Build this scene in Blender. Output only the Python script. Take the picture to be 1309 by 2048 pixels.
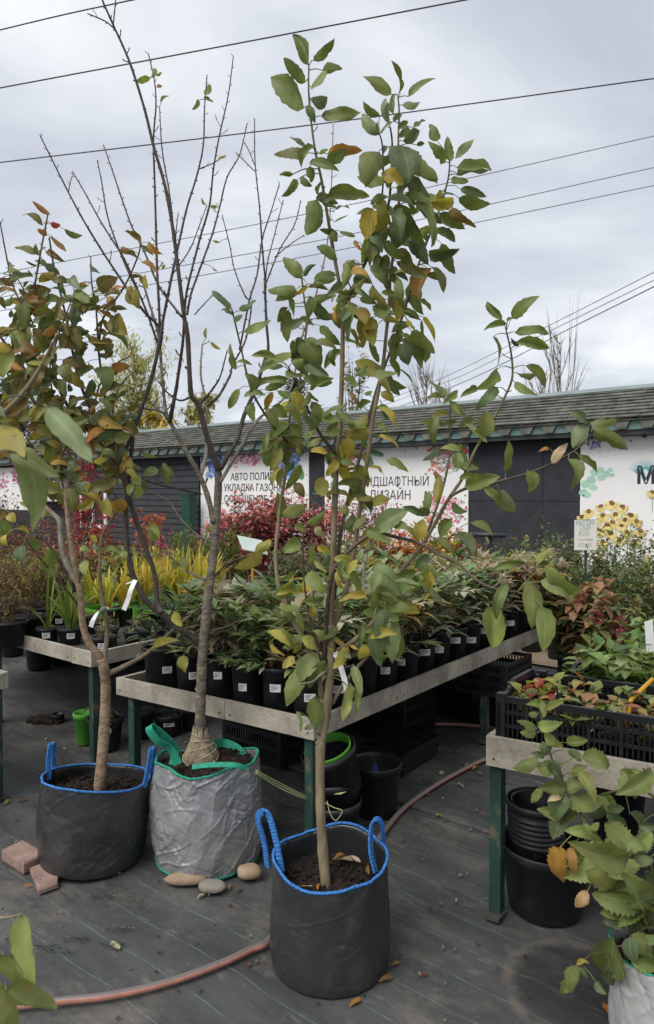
import bpy, math, random
from mathutils import Vector, Matrix, noise as mnoise
R = math.radians
rnd = random.Random(7)
for o in list(bpy.data.objects): bpy.data.objects.remove(o)
scene = bpy.context.scene
col = scene.collection
# ------------------------------------------------------------------ camera
FPX, CX, CY, CAMZ = 1366.0, 654.5, 1024.0, 1.5
PITCH = math.atan2(39.0, FPX)
cam = bpy.data.cameras.new('camera'); camo = bpy.data.objects.new('camera', cam); col.objects.link(camo)
camo.location = (0, 0, CAMZ); camo.rotation_euler = (math.pi/2 - PITCH, 0, 0)
cam.sensor_fit = 'VERTICAL'; cam.sensor_height = 36.0; cam.lens = 36.0*FPX/2048.0
cam.clip_start = 0.05; cam.clip_end = 3000
cam.dof.use_dof = True; cam.dof.focus_distance = 2.9; cam.dof.aperture_fstop = 7.5
scene.camera = camo
# ------------------------------------------------------------------ sky
w = bpy.data.worlds.new('World'); scene.world = w; w.use_nodes = True
nt = w.node_tree; N = nt.nodes; L = nt.links
N.clear()
outw = N.new('ShaderNodeOutputWorld'); bg = N.new('ShaderNodeBackground'); bg.inputs[1].default_value = 0.1
sky = N.new('ShaderNodeTexSky'); sky.sky_type = 'NISHITA'; sky.sun_disc = False
tc = N.new('ShaderNodeTexCoord'); sep = N.new('ShaderNodeSeparateXYZ'); L.new(tc.outputs['Generated'], sep.inputs[0])
ad = N.new('ShaderNodeMath'); ad.operation = 'MAXIMUM'; ad.inputs[1].default_value = 0.0; L.new(sep.outputs['Z'], ad.inputs[0])
ad2 = N.new('ShaderNodeMath'); ad2.operation = 'ADD'; ad2.inputs[1].default_value = 0.22; L.new(ad.outputs[0], ad2.inputs[0])
dv = N.new('ShaderNodeVectorMath'); dv.operation = 'DIVIDE'; L.new(tc.outputs['Generated'], dv.inputs[0])
cmb = N.new('ShaderNodeCombineXYZ')
for i in range(3): L.new(ad2.outputs[0], cmb.inputs[i])
L.new(cmb.outputs[0], dv.inputs[1])
mp = N.new('ShaderNodeMapping'); mp.inputs['Location'].default_value = (3.1, 1.7, 0.4); mp.inputs['Scale'].default_value = (0.75, 1.0, 0.6)
mp.inputs['Rotation'].default_value = (0, 0, R(25))
L.new(dv.outputs[0], mp.inputs['Vector'])
nz = N.new('ShaderNodeTexNoise'); nz.inputs['Scale'].default_value = 1.9; nz.inputs['Detail'].default_value = 7; nz.inputs['Roughness'].default_value = 0.52
nz.inputs['Distortion'].default_value = 0.35
L.new(mp.outputs[0], nz.inputs['Vector'])
rmp = N.new('ShaderNodeValToRGB'); e = rmp.color_ramp.elements
e[0].position = 0.33; e[0].color = (0.280, 0.300, 0.342, 1)
e[1].position = 0.68; e[1].color = (0.50, 0.51, 0.522, 1)
m_ = e.new(0.5); m_.color = (0.360, 0.382, 0.415, 1)
L.new(nz.outputs['Fac'], rmp.inputs[0])
sc = N.new('ShaderNodeVectorMath'); sc.operation = 'SCALE'; sc.inputs['Scale'].default_value = 10.0; L.new(rmp.outputs[0], sc.inputs[0])
mx = N.new('ShaderNodeMix'); mx.data_type = 'RGBA'; mx.inputs[0].default_value = 0.95
L.new(sky.outputs[0], mx.inputs[6]); L.new(sc.outputs[0], mx.inputs[7]); L.new(mx.outputs[2], bg.inputs[0]); L.new(bg.outputs[0], outw.inputs[0])
# ------------------------------------------------------------------ sun (overcast)
sl = bpy.data.lights.new('sun', 'SUN'); sl.energy = 1.5; sl.angle = R(40); sl.color = (1.0, 0.97, 0.92)
slo = bpy.data.objects.new('sun', sl); col.objects.link(slo)
sd = Vector((-0.45, -0.42, 0.80)).normalized()
slo.rotation_euler = sd.to_track_quat('Z', 'Y').to_euler(); slo.location = (0, 0, 30)
sky.sun_elevation = math.asin(sd.z); sky.sun_rotation = math.atan2(sd.x, sd.y)
vs = scene.view_settings; vs.view_transform = 'Standard'; vs.look = 'None'; vs.gamma = 1; vs.exposure = 1.0; vs.use_curve_mapping = False

# ------------------------------------------------------------------ pixel helpers (directions only; distances are chosen per thing)
_cp, _sp = math.cos(PITCH), math.sin(PITCH)
def ray(px, py):
    a = (px-CX)/FPX; b = -(py-CY)/FPX
    return Vector((a, _cp + b*_sp, b*_cp - _sp))
def P(px, py, d):
    r = ray(px, py); return Vector((0, 0, CAMZ)) + r*(d/r.y)
def Zp(px, py, z):
    r = ray(px, py); return Vector((0, 0, CAMZ)) + r*((z-CAMZ)/r.z)
def G(px, py): return Zp(px, py, 0.0)
def zat(py, d): return P(654, py, d).z

# ------------------------------------------------------------------ materials
def S(c): return tuple(c)+(1.0,) if len(c) == 3 else tuple(c)
def mat(name, c1, c2=None, rough=0.7, nscale=8.0, detail=5, bump=0.0, bscale=None, spec=0.3, stretch=(1,1,1), coord='Object', metallic=0.0, lo=0.35, hi=0.65):
    m = bpy.data.materials.new(name); m.use_nodes = True; t = m.node_tree; n = t.nodes; l = t.links
    b = n['Principled BSDF']; b.inputs['Roughness'].default_value = rough; b.inputs['Specular IOR Level'].default_value = spec; b.inputs['Metallic'].default_value = metallic
    if c2 is None: c2 = tuple(x*0.8 for x in c1)
    tcn = n.new('ShaderNodeTexCoord'); mpn = n.new('ShaderNodeMapping'); mpn.inputs['Scale'].default_value = stretch
    l.new(tcn.outputs[coord], mpn.inputs[0])
    nzn = n.new('ShaderNodeTexNoise'); nzn.inputs['Scale'].default_value = nscale; nzn.inputs['Detail'].default_value = detail
    l.new(mpn.outputs[0], nzn.inputs['Vector'])
    rp = n.new('ShaderNodeValToRGB'); rp.color_ramp.elements[0].position = lo; rp.color_ramp.elements[1].position = hi
    rp.color_ramp.elements[0].color = S(c2); rp.color_ramp.elements[1].color = S(c1)
    l.new(nzn.outputs['Fac'], rp.inputs[0]); l.new(rp.outputs[0], b.inputs['Base Color'])
    if bump > 0:
        n2 = n.new('ShaderNodeTexNoise'); n2.inputs['Scale'].default_value = bscale or nscale*4; n2.inputs['Detail'].default_value = 4
        l.new(mpn.outputs[0], n2.inputs['Vector'])
        bp = n.new('ShaderNodeBump'); bp.inputs['Strength'].default_value = bump; bp.inputs['Distance'].default_value = 0.01
        l.new(n2.outputs['Fac'], bp.inputs['Height']); l.new(bp.outputs[0], b.inputs['Normal'])
    m['ramp'] = rp.name
    return m
def overlay(m, c, scale, lo, hi, amount=1.0, stretch=(1,1,1), coord='Object'):
    """second noise mixes another colour (stains, dust, lichen) over the base"""
    t = m.node_tree; n = t.nodes; l = t.links; b = n['Principled BSDF']
    src = b.inputs['Base Color'].links[0].from_socket
    tcn = n.new('ShaderNodeTexCoord'); mpn = n.new('ShaderNodeMapping'); mpn.inputs['Scale'].default_value = stretch; mpn.inputs['Location'].default_value = (scale, 3.3, 1.1)
    l.new(tcn.outputs[coord], mpn.inputs[0])
    q = n.new('ShaderNodeTexNoise'); q.inputs['Scale'].default_value = scale; q.inputs['Detail'].default_value = 6; q.inputs['Roughness'].default_value = 0.65
    l.new(mpn.outputs[0], q.inputs['Vector'])
    r = n.new('ShaderNodeMapRange'); r.inputs[1].default_value = lo; r.inputs[2].default_value = hi; r.inputs[4].default_value = amount
    l.new(q.outputs['Fac'], r.inputs[0])
    x = n.new('ShaderNodeMix'); x.data_type = 'RGBA'; x.inputs[7].default_value = S(c)
    l.new(r.outputs[0], x.inputs[0]); l.new(src, x.inputs[6]); l.new(x.outputs[2], b.inputs['Base Color'])
    return m
def foliage_mat(name, mode, rough=0.5, trans=0.28):
    """mode 'object': colour from the object's own colour; 'attr': colour per leaf from attribute Col"""
    m = bpy.data.materials.new(name); m.use_nodes = True; t = m.node_tree; n = t.nodes; l = t.links
    b = n['Principled BSDF']; out = n['Material Output']; b.inputs['Roughness'].default_value = rough; b.inputs['Specular IOR Level'].default_value = 0.35
    if mode == 'object': s = n.new('ShaderNodeObjectInfo').outputs['Color']
    else:
        a = n.new('ShaderNodeAttribute'); a.attribute_name = 'Col'; s = a.outputs['Color']
    tcn = n.new('ShaderNodeTexCoord')
    q = n.new('ShaderNodeTexNoise'); q.inputs['Scale'].default_value = 22 if mode == 'object' else 9; q.inputs['Detail'].default_value = 4
    l.new(tcn.outputs['Object'], q.inputs['Vector'])
    r = n.new('ShaderNodeMapRange'); r.inputs[1].default_value = 0.3; r.inputs[2].default_value = 0.7; r.inputs[3].default_value = 0.72; r.inputs[4].default_value = 1.22
    l.new(q.outputs['Fac'], r.inputs[0])
    v = n.new('ShaderNodeVectorMath'); v.operation = 'SCALE'; l.new(s, v.inputs[0]); l.new(r.outputs[0], v.inputs['Scale'])
    c = v.outputs[0]
    if mode == 'object':
        # autumn spots
        q2 = n.new('ShaderNodeTexNoise'); q2.inputs['Scale'].default_value = 34; q2.inputs['Detail'].default_value = 3; l.new(tcn.outputs['Object'], q2.inputs['Vector'])
        r2 = n.new('ShaderNodeMapRange'); r2.inputs[1].default_value = 0.62; r2.inputs[2].default_value = 0.72; r2.inputs[4].default_value = 0.55; l.new(q2.outputs['Fac'], r2.inputs[0])
        x = n.new('ShaderNodeMix'); x.data_type = 'RGBA'; x.inputs[7].default_value = (0.20, 0.13, 0.03, 1); l.new(r2.outputs[0], x.inputs[0]); l.new(c, x.inputs[6]); c = x.outputs[2]
        # veins from the leaf's own u (across) and v (along)
        uv = n.new('ShaderNodeUVMap'); sp = n.new('ShaderNodeSeparateXYZ'); l.new(uv.outputs[0], sp.inputs[0])
        def M(op, a, b2=None):
            k = n.new('ShaderNodeMath'); k.operation = op
            for i, z in enumerate((a, b2)):
                if z is None: continue
                if isinstance(z, (int, float)): k.inputs[i].default_value = z
                else: l.new(z, k.inputs[i])
            return k.outputs[0]
        au = M('ABSOLUTE', M('SUBTRACT', sp.outputs['X'], 0.5))
        mid = M('LESS_THAN', au, 0.022)
        side = M('GREATER_THAN', M('SINE', M('MULTIPLY', M('SUBTRACT', sp.outputs['Y'], M('MULTIPLY', au, 0.55)), 48.0)), 0.93)
        ve = M('MAXIMUM', mid, M('MULTIPLY', side, 0.45))
        x2 = n.new('ShaderNodeMix'); x2.data_type = 'RGBA'; x2.inputs[7].default_value = (0.30, 0.33, 0.13, 1)
        l.new(M('MULTIPLY', ve, 0.42), x2.inputs[0]); l.new(c, x2.inputs[6]); c = x2.outputs[2]
        q3 = n.new('ShaderNodeTexNoise'); q3.inputs['Scale'].default_value = 140; q3.inputs['Detail'].default_value = 2; l.new(tcn.outputs['Object'], q3.inputs['Vector'])
        edge = M('GREATER_THAN', M('ADD', M('MULTIPLY', au, 2.0), M('MULTIPLY', q3.outputs['Fac'], .35)), 1.12); x4 = n.new('ShaderNodeMix'); x4.data_type = 'RGBA'; x4.inputs[7].default_value = (0.16, 0.09, 0.03, 1); l.new(M('MULTIPLY', edge, .6), x4.inputs[0]); l.new(c, x4.inputs[6]); c = x4.outputs[2]
        gm = n.new('ShaderNodeNewGeometry'); x3 = n.new('ShaderNodeMix'); x3.data_type = 'RGBA'; x3.inputs[7].default_value = (0.27, 0.31, 0.19, 1)   # downy pale underside
        l.new(M('MULTIPLY', gm.outputs['Backfacing'], 0.5), x3.inputs[0]); l.new(c, x3.inputs[6]); c = x3.outputs[2]
        bp = n.new('ShaderNodeBump'); bp.inputs['Strength'].default_value = 0.5; bp.inputs['Distance'].default_value = 0.003; bp.invert = True
        l.new(ve, bp.inputs['Height']); l.new(bp.outputs[0], b.inputs['Normal'])
    l.new(c, b.inputs['Base Color'])
    tr = n.new('ShaderNodeBsdfTranslucent'); tv = n.new('ShaderNodeVectorMath'); tv.operation = 'MULTIPLY'; tv.inputs[1].default_value = (1.35, 1.45, 0.7)
    l.new(c, tv.inputs[0]); l.new(tv.outputs[0], tr.inputs['Color'])
    ms = n.new('ShaderNodeMixShader'); ms.inputs[0].default_value = trans
    l.new(b.outputs[0], ms.inputs[1]); l.new(tr.outputs[0], ms.inputs[2]); l.new(ms.outputs[0], out.inputs['Surface'])
    return m
def attr_mat(name, rough=0.6, spec=0.2):
    m = bpy.data.materials.new(name); m.use_nodes = True; t = m.node_tree; n = t.nodes
    a = n.new('ShaderNodeAttribute'); a.attribute_name = 'Col'
    b = n['Principled BSDF']; b.inputs['Roughness'].default_value = rough; b.inputs['Specular IOR Level'].default_value = spec
    t.links.new(a.outputs['Color'], b.inputs['Base Color']); return m

M = {}
M['leaf'] = foliage_mat('leaf_blade', 'object'); M['fol'] = foliage_mat('foliage', 'attr', 0.55, 0.33)
M['print'] = attr_mat('printed_ink', 0.45, 0.3)
M['bark'] = mat('apple_bark', (0.25, 0.20, 0.125), (0.15, 0.115, 0.07), 0.75, 30, bump=0.5, bscale=60, stretch=(1,1,0.35))
M['bark_twig'] = mat('apple_twig_bark', (0.12, 0.085, 0.06), (0.07, 0.05, 0.04), 0.6, 30, bump=0.3)
M['bark_grey'] = mat('grey_bark', (0.23, 0.19, 0.14), (0.10, 0.085, 0.07), 0.8, 26, bump=0.7, bscale=50, stretch=(1,1,1.6))
M['bark_dark'] = mat('dark_twig_bark', (0.10, 0.075, 0.06), (0.055, 0.042, 0.038), 0.6, 24, bump=0.4)
M['bark_pale'] = mat('pale_bark', (0.30, 0.27, 0.22), (0.17, 0.14, 0.115), 0.75, 24, bump=0.4)
M['bark_tan'] = mat('tan_bark', (0.33, 0.235, 0.155), (0.19, 0.13, 0.085), 0.8, 26, bump=0.6, bscale=60, stretch=(1,1,1.6))
M['soil'] = mat('potting_soil', (0.035, 0.023, 0.016), (0.012, 0.008, 0.006), 0.95, 60, bump=1.0, bscale=120)
M['pot'] = mat('black_pot_plastic', (0.017, 0.018, 0.021), (0.011, 0.012, 0.014), 0.42, 14, spec=0.4, bump=0.05, bscale=60); overlay(M['pot'], (0.10, 0.09, 0.08), 9, 0.56, 0.8, 0.45)
M['crate'] = mat('black_crate_plastic', (0.014, 0.015, 0.018), (0.008, 0.009, 0.011), 0.38, 20, spec=0.4)
M['lime'] = mat('lime_plastic', (0.13, 0.40, 0.05), (0.09, 0.32, 0.04), 0.45, 8)
M['blue_plastic'] = mat('blue_plastic', (0.03, 0.09, 0.34), (0.02, 0.07, 0.28), 0.4, 8)
M['green_paint'] = mat('green_post_paint', (0.026, 0.066, 0.050), (0.016, 0.040, 0.032), 0.55, 12, bump=0.2, stretch=(1,1,0.3)); overlay(M['green_paint'], (0.16, 0.12, 0.08), 22, 0.55, 0.68, 0.85, (1,1,0.5))
M['board'] = mat('weathered_board', (0.42, 0.38, 0.31), (0.28, 0.25, 0.20), 0.85, 7, bump=0.35, bscale=70); overlay(M['board'], (0.14, 0.115, 0.085), 6, 0.47, 0.68, 0.75, (1,1,.6)); overlay(M['board'], (0.50, 0.47, 0.40), 19, 0.55, 0.75, 0.6); overlay(M['board'], (0.10, 0.085, 0.06), 55, 0.58, 0.7, 0.6)
M['deck'] = mat('bench_deck', (0.09, 0.08, 0.07), (0.05, 0.045, 0.04), 0.9, 12)
M['paper'] = mat('white_paper', (0.80, 0.80, 0.79), (0.72, 0.72, 0.71), 0.5, 6)
M['ink'] = mat('grey_ink', (0.05, 0.05, 0.055), None, 0.6, 5)
M['faint_ink'] = mat('faint_ink', (0.50, 0.53, 0.48), None, 0.6, 5)
M['teal_ink'] = mat('teal_ink', (0.36, 0.52, 0.48), None, 0.6, 5)
M['stem_g'] = mat('green_stem', (0.12, 0.13, 0.05), (0.08, 0.09, 0.04), 0.6, 20)
M['stem_r'] = mat('brown_stem', (0.13, 0.075, 0.05), (0.08, 0.05, 0.035), 0.7, 20)
M['burlap'] = mat('burlap', (0.36, 0.30, 0.21), (0.22, 0.18, 0.12), 0.95, 40, bump=1.0, bscale=150)
M['twine'] = mat('pale_twine', (0.50, 0.42, 0.29), (0.42, 0.34, 0.22), 0.9, 30)
M['twine_green'] = mat('green_twine', (0.45, 0.55, 0.25), (0.36, 0.45, 0.18), 0.8, 30)
M['stone'] = mat('river_stone', (0.30, 0.28, 0.23), (0.20, 0.18, 0.15), 0.7, 14, bump=0.2)
M['stone2'] = mat('ochre_stone', (0.42, 0.32, 0.20), (0.25, 0.18, 0.12), 0.65, 10, bump=0.2)
M['brick'] = mat('paver_brick', (0.31, 0.21, 0.175), (0.21, 0.14, 0.115), 0.9, 16, bump=0.5, bscale=90)
M['metal_black'] = mat('black_metal', (0.03, 0.035, 0.04), None, 0.4, 6, spec=0.5)
M['wire'] = mat('wire_rubber', (0.035, 0.035, 0.045), None, 0.6, 4)
M['green_bin'] = mat('green_bin', (0.012, 0.06, 0.035), None, 0.5, 6)
M['yellow_paint'] = mat('yellow_plastic', (0.62, 0.36, 0.02), (0.52, 0.29, 0.02), 0.5, 8)
M['red'] = mat('red_print', (0.55, 0.06, 0.05), None, 0.5, 8)

# ------------------------------------------------------------------ mesh helpers
def tag(o, label=None, cat=None, group=None, kind=None):
    if label: o['label'] = label
    if cat: o['category'] = cat
    if group: o['group'] = group
    if kind: o['kind'] = kind
    return o
def thing(name, label, cat, loc=(0,0,0), group=None, rz=0):
    o = bpy.data.objects.new(name, None); o.empty_display_size = 0.1; o.location = loc; o.rotation_euler = (0, 0, rz); col.objects.link(o)
    return tag(o, label, cat, group)
def mesh(name, v, f, smooth=False, cols=None, uvs=None):
    me = bpy.data.meshes.new(name); me.from_pydata([tuple(p) for p in v], [], f); me.update()
    if cols is not None:
        a = me.attributes.new('Col', 'FLOAT_COLOR', 'POINT'); a.data.foreach_set('color', [x for c in cols for x in S(c)])
    if uvs is not None:
        ul = me.uv_layers.new(name='UVMap')
        idx = [0]*len(me.loops); me.loops.foreach_get('vertex_index', idx)
        ul.data.foreach_set('uv', [x for i in idx for x in uvs[i]])
    if smooth: me.polygons.foreach_set('use_smooth', [True]*len(me.polygons))
    return me
def O(name, v, f, m, parent=None, smooth=False, cols=None, uvs=None, world=True, label=None, cat=None, group=None, kind=None):
    me = mesh(name, v, f, smooth, cols, uvs); me.materials.append(M[m] if isinstance(m, str) else m)
    o = bpy.data.objects.new(name, me); col.objects.link(o)
    if parent is not None:
        o.parent = parent
        if world and parent.type == 'EMPTY': o.matrix_parent_inverse = (Matrix.Translation(parent.location) @ parent.rotation_euler.to_matrix().to_4x4()).inverted()
        elif world and parent.parent is not None: pass
    return tag(o, label, cat, group, kind)
class MB:
    """collects shapes for one mesh object"""
    def __init__(s): s.v = []; s.f = []; s.c = []; s.cur = (1,1,1)
    def add(s, v, f, c=None):
        n = len(s.v); s.v += [Vector(p) for p in v]; s.f += [tuple(i+n for i in q) for q in f]; s.c += [c or s.cur]*len(v)
    def box(s, c, ax, ay, az, col=None):
        c = Vector(c); ax = Vector(ax); ay = Vector(ay); az = Vector(az)
        v = [c+ax*i+ay*j+az*k for k in (-1,1) for j in (-1,1) for i in (-1,1)]
        s.add(v, [(0,2,3,1),(4,5,7,6),(0,1,5,4),(2,6,7,3),(0,4,6,2),(1,3,7,5)], col)
    def bx(s, x0, x1, y0, y1, z0, z1, col=None):
        s.box(((x0+x1)/2,(y0+y1)/2,(z0+z1)/2), ((x1-x0)/2,0,0), (0,(y1-y0)/2,0), (0,0,(z1-z0)/2), col)
    def tube(s, pts, rad, n=8, cap=True, col=None, flat=None):
        v, f, _ = tube(pts, rad, n, cap); s.add(v, f, col)
    def lathe(s, prof, n=24, c=(0,0,0), col=None, fn=None):
        v = []; f = []
        for (r, z) in prof:
            for i in range(n):
                a = 2*math.pi*i/n; p = Vector((r*math.cos(a), r*math.sin(a), z))
                if fn: p = fn(p, a, r, z)
                v.append(p+Vector(c))
        for j in range(len(prof)-1):
            for i in range(n):
                k = (i+1) % n; f.append((j*n+i, j*n+k, (j+1)*n+k, (j+1)*n+i))
        s.add(v, f, col)
    def disc(s, r, z, n=24, c=(0,0,0), col=None):
        c = Vector(c); v = [c+Vector((0,0,z))]+[c+Vector((r*math.cos(2*math.pi*i/n), r*math.sin(2*math.pi*i/n), z)) for i in range(n)]
        s.add(v, [(0, i+1, (i+1) % n+1) for i in range(n)], col)
    def build(s, name, m, parent=None, smooth=False, cols=False, **k):
        return O(name, s.v, s.f, m, parent, smooth, s.c if cols else None, **k)
def tube(pts, rad, n=8, cap=True):
    pts = [Vector(p) for p in pts]; k = len(pts)
    if not isinstance(rad, (list, tuple)): rad = [rad]*k
    elif len(rad) == 2 and k != 2: rad = [rad[0]+(rad[1]-rad[0])*i/(k-1) for i in range(k)]
    v = []; f = []; uv = []; u = None; dist = 0
    for i in range(k):
        t = (pts[min(i+1, k-1)]-pts[max(i-1, 0)])
        if t.length < 1e-9: t = Vector((0,0,1))
        t.normalize()
        if u is None:
            u = t.orthogonal().normalized()
        else:
            u = (u-t*u.dot(t)); u = u.normalized() if u.length > 1e-6 else t.orthogonal().normalized()
            dist += (pts[i]-pts[i-1]).length
        b = t.cross(u)
        for j in range(n):
            a = 2*math.pi*j/n; v.append(pts[i]+(u*math.cos(a)+b*math.sin(a))*rad[i]); uv.append((j/n, dist))
    for i in range(k-1):
        for j in range(n):
            q = (j+1) % n; f.append((i*n+j, i*n+q, (i+1)*n+q, (i+1)*n+j))
    if cap: f.append(tuple(range(n-1, -1, -1))); f.append(tuple((k-1)*n+j for j in range(n)))
    return v, f, uv
def smooth_path(pts, per=6):
    pts = [Vector(p) for p in pts]; out = []
    for i in range(len(pts)-1):
        p0 = pts[max(i-1,0)]; p1 = pts[i]; p2 = pts[i+1]; p3 = pts[min(i+2, len(pts)-1)]
        for s in range(per):
            t = s/per; t2 = t*t; t3 = t2*t
            out.append(0.5*((2*p1)+(p2-p0)*t+(2*p0-5*p1+4*p2-p3)*t2+(3*p1-p0-3*p2+p3)*t3))
    out.append(pts[-1]); return out
def jit(c, a=0.15, r=None):
    r = r or rnd; k = 1+r.uniform(-a, a); return tuple(max(0.003, x*k*(1+r.uniform(-a*0.5, a*0.5))) for x in c[:3])
def pick(cs, r=None): return (r or rnd).choice(cs)

def copy_thing(root, loc, rz=0, label=None, group=None, scale=1.0):
    r = root.copy(); col.objects.link(r); r.location = loc; r.rotation_euler = (0, 0, rz); r.scale = (scale,)*3
    if label: r['label'] = label
    if group: r['group'] = group
    for ch in root.children:
        c = ch.copy(); col.objects.link(c); c.parent = r
        for g in ch.children:
            d = g.copy(); col.objects.link(d); d.parent = c
    return r
# ================================================================== the setting
VD = Vector((-0.787, 0.617, 0)); UD = Vector((0.617, 0.787, 0))      # the two directions of the yard: VD along the shop wall, UD away from the camera
def fabric():
    m = bpy.data.materials.new('ground_fabric'); m.use_nodes = True; t = m.node_tree; n = t.nodes; l = t.links; b = n['Principled BSDF']
    b.inputs['Specular IOR Level'].default_value = 0.35
    tcn = n.new('ShaderNodeTexCoord')
    def Mt(op, a, b2=None, c=None):
        k = n.new('ShaderNodeMath'); k.operation = op
        for i, z in enumerate((a, b2, c)):
            if z is None: continue
            if isinstance(z, (int, float)): k.inputs[i].default_value = z
            else: l.new(z, k.inputs[i])
        return k.outputs[0]
    def rot_scale(scl):      # x = along the cloth (VD), y = across it
        q = n.new('ShaderNodeMapping'); q.vector_type = 'TEXTURE'; q.inputs['Rotation'].default_value = (0, 0, math.atan2(VD.y, VD.x))
        l.new(tcn.outputs['Object'], q.inputs[0])
        q2 = n.new('ShaderNodeVectorMath'); q2.operation = 'MULTIPLY'; q2.inputs[1].default_value = scl; l.new(q.outputs[0], q2.inputs[0]); return q2.outputs[0]
    def nz(vec, sc, det=5, rough=0.6):
        q = n.new('ShaderNodeTexNoise'); q.inputs['Scale'].default_value = sc; q.inputs['Detail'].default_value = det; q.inputs['Roughness'].default_value = rough; l.new(vec, q.inputs['Vector']); return q.outputs['Fac']
    def mr(x, a, b2, c=0.0, d=1.0):
        q = n.new('ShaderNodeMapRange'); q.inputs[1].default_value = a; q.inputs[2].default_value = b2; q.inputs[3].default_value = c; q.inputs[4].default_value = d; l.new(x, q.inputs[0]); return q.outputs[0]
    def mixc(f, a, c):
        q = n.new('ShaderNodeMix'); q.data_type = 'RGBA'
        l.new(f, q.inputs[0])
        for i, z in ((6, a), (7, c)):
            if isinstance(z, tuple): q.inputs[i].default_value = S(z)
            else: l.new(z, q.inputs[i])
        return q.outputs[2]
    streak = nz(rot_scale((1.4, 4.0, 1)), 1.6, 7, .62)
    c = mixc(mr(streak, 0.35, 0.68), (0.046, 0.047, 0.047), (0.080, 0.081, 0.080))
    fine = nz(rot_scale((9, 22, 1)), 9, 5, 0.75)
    c = mixc(mr(fine, 0.52, 0.72, 0, 0.55), c, (0.024, 0.025, 0.027))
    c = mixc(mr(nz(rot_scale((14, 20, 1)), 8, 5, 0.8), 0.62, 0.74, 0, 0.5), c, (0.20, 0.185, 0.16))
    dust = nz(rot_scale((1.2, 1.7, 1)), 1.9, 8, 0.74)
    c = mixc(mr(dust, 0.50, 0.66, 0, 0.7), c, (0.155, 0.138, 0.115))
    d2 = nz(rot_scale((2.2, 5.0, 1)), 2.6, 8, 0.78)
    c = mixc(mr(d2, 0.55, 0.70, 0, 0.6), c, (0.20, 0.18, 0.15))
    c = mixc(mr(nz(rot_scale((1.0, 7.0, 1)), 3.1, 6, 0.7), 0.56, 0.68, 0, 0.55), c, (0.026, 0.027, 0.028))
    blot = nz(rot_scale((1.2, 2.4, 1)), 5.5, 6, 0.7)
    c = mixc(mr(blot, 0.60, 0.75, 0, 0.5), c, (0.022, 0.022, 0.023))
    # woven guide lines, one every 14 cm, slightly wavering
    sp = n.new('ShaderNodeSeparateXYZ'); l.new(rot_scale((1, 1, 1)), sp.inputs[0])
    wob = mr(nz(rot_scale((1.0, 0.5, 1)), 1.6, 2), 0.2, 0.8, -0.022, 0.022)
    y = Mt('ADD', sp.outputs['Y'], wob)
    fr = Mt('ABSOLUTE', Mt('SUBTRACT', Mt('FRACT', Mt('DIVIDE', y, 0.14)), 0.5))
    line = Mt('LESS_THAN', fr, 0.0105)
    worn = mr(nz(rot_scale((3, 12, 1)), 3, 4), 0.40, 0.62, 0.08, 0.55)
    c = mixc(Mt('MULTIPLY', line, worn), c, (0.16, 0.30, 0.27))
    # the ring a standing tub left, dry rim round a damp disc
    cpt = G(1165, 1975)
    ds = n.new('ShaderNodeVectorMath'); ds.operation = 'DISTANCE'; ds.inputs[1].default_value = (cpt.x, cpt.y, 0); l.new(tcn.outputs['Object'], ds.inputs[0])
    dd = Mt('ADD', ds.outputs['Value'], mr(nz(tcn.outputs['Object'], 9, 4), 0.2, 0.8, -0.02, 0.02))
    ringm = Mt('MULTIPLY', mr(dd, 0.195, 0.215), mr(dd, 0.245, 0.225))
    c = mixc(Mt('MULTIPLY', ringm, mr(nz(tcn.outputs['Object'], 14, 4), 0.35, 0.6, 0.1, 0.8)), c, (0.15, 0.125, 0.10))
    damp = mr(dd, 0.235, 0.17, 0, 0.62)
    c = mixc(damp, c, (0.013, 0.013, 0.014))
    l.new(c, b.inputs['Base Color'])
    rg = mr(streak, 0.3, 0.7, 0.5, 0.72); l.new(rg, b.inputs['Roughness'])
    wv = n.new('ShaderNodeTexWave'); wv.inputs['Scale'].default_value = 60; wv.inputs['Distortion'].default_value = 2; l.new(rot_scale((0.3, 1, 1)), wv.inputs['Vector'])
    h = Mt('ADD', Mt('MULTIPLY', wv.outputs['Fac'], 0.04), Mt('MULTIPLY', nz(rot_scale((1.2, 2.4, 1)), 3, 6), 0.8))
    bp = n.new('ShaderNodeBump'); bp.inputs['Strength'].default_value = 0.4; bp.inputs['Distance'].default_value = 0.02; l.new(h, bp.inputs['Height']); l.new(bp.outputs[0], b.inputs['Normal'])
    return m
M['fabric'] = fabric()
M['earth'] = mat('earth', (0.16, 0.13, 0.09), (0.09, 0.08, 0.05), 0.95, 0.6)
M['path'] = mat('packed_path', (0.34, 0.26, 0.19), (0.25, 0.19, 0.14), 0.95, 3, bump=0.4)
q = 1500.0
O('ground', [(-q,-q,-0.03),(q,-q,-0.03),(q,q,-0.03),(-q,q,-0.03)], [(0,1,2,3)], 'earth', kind='structure')
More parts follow.
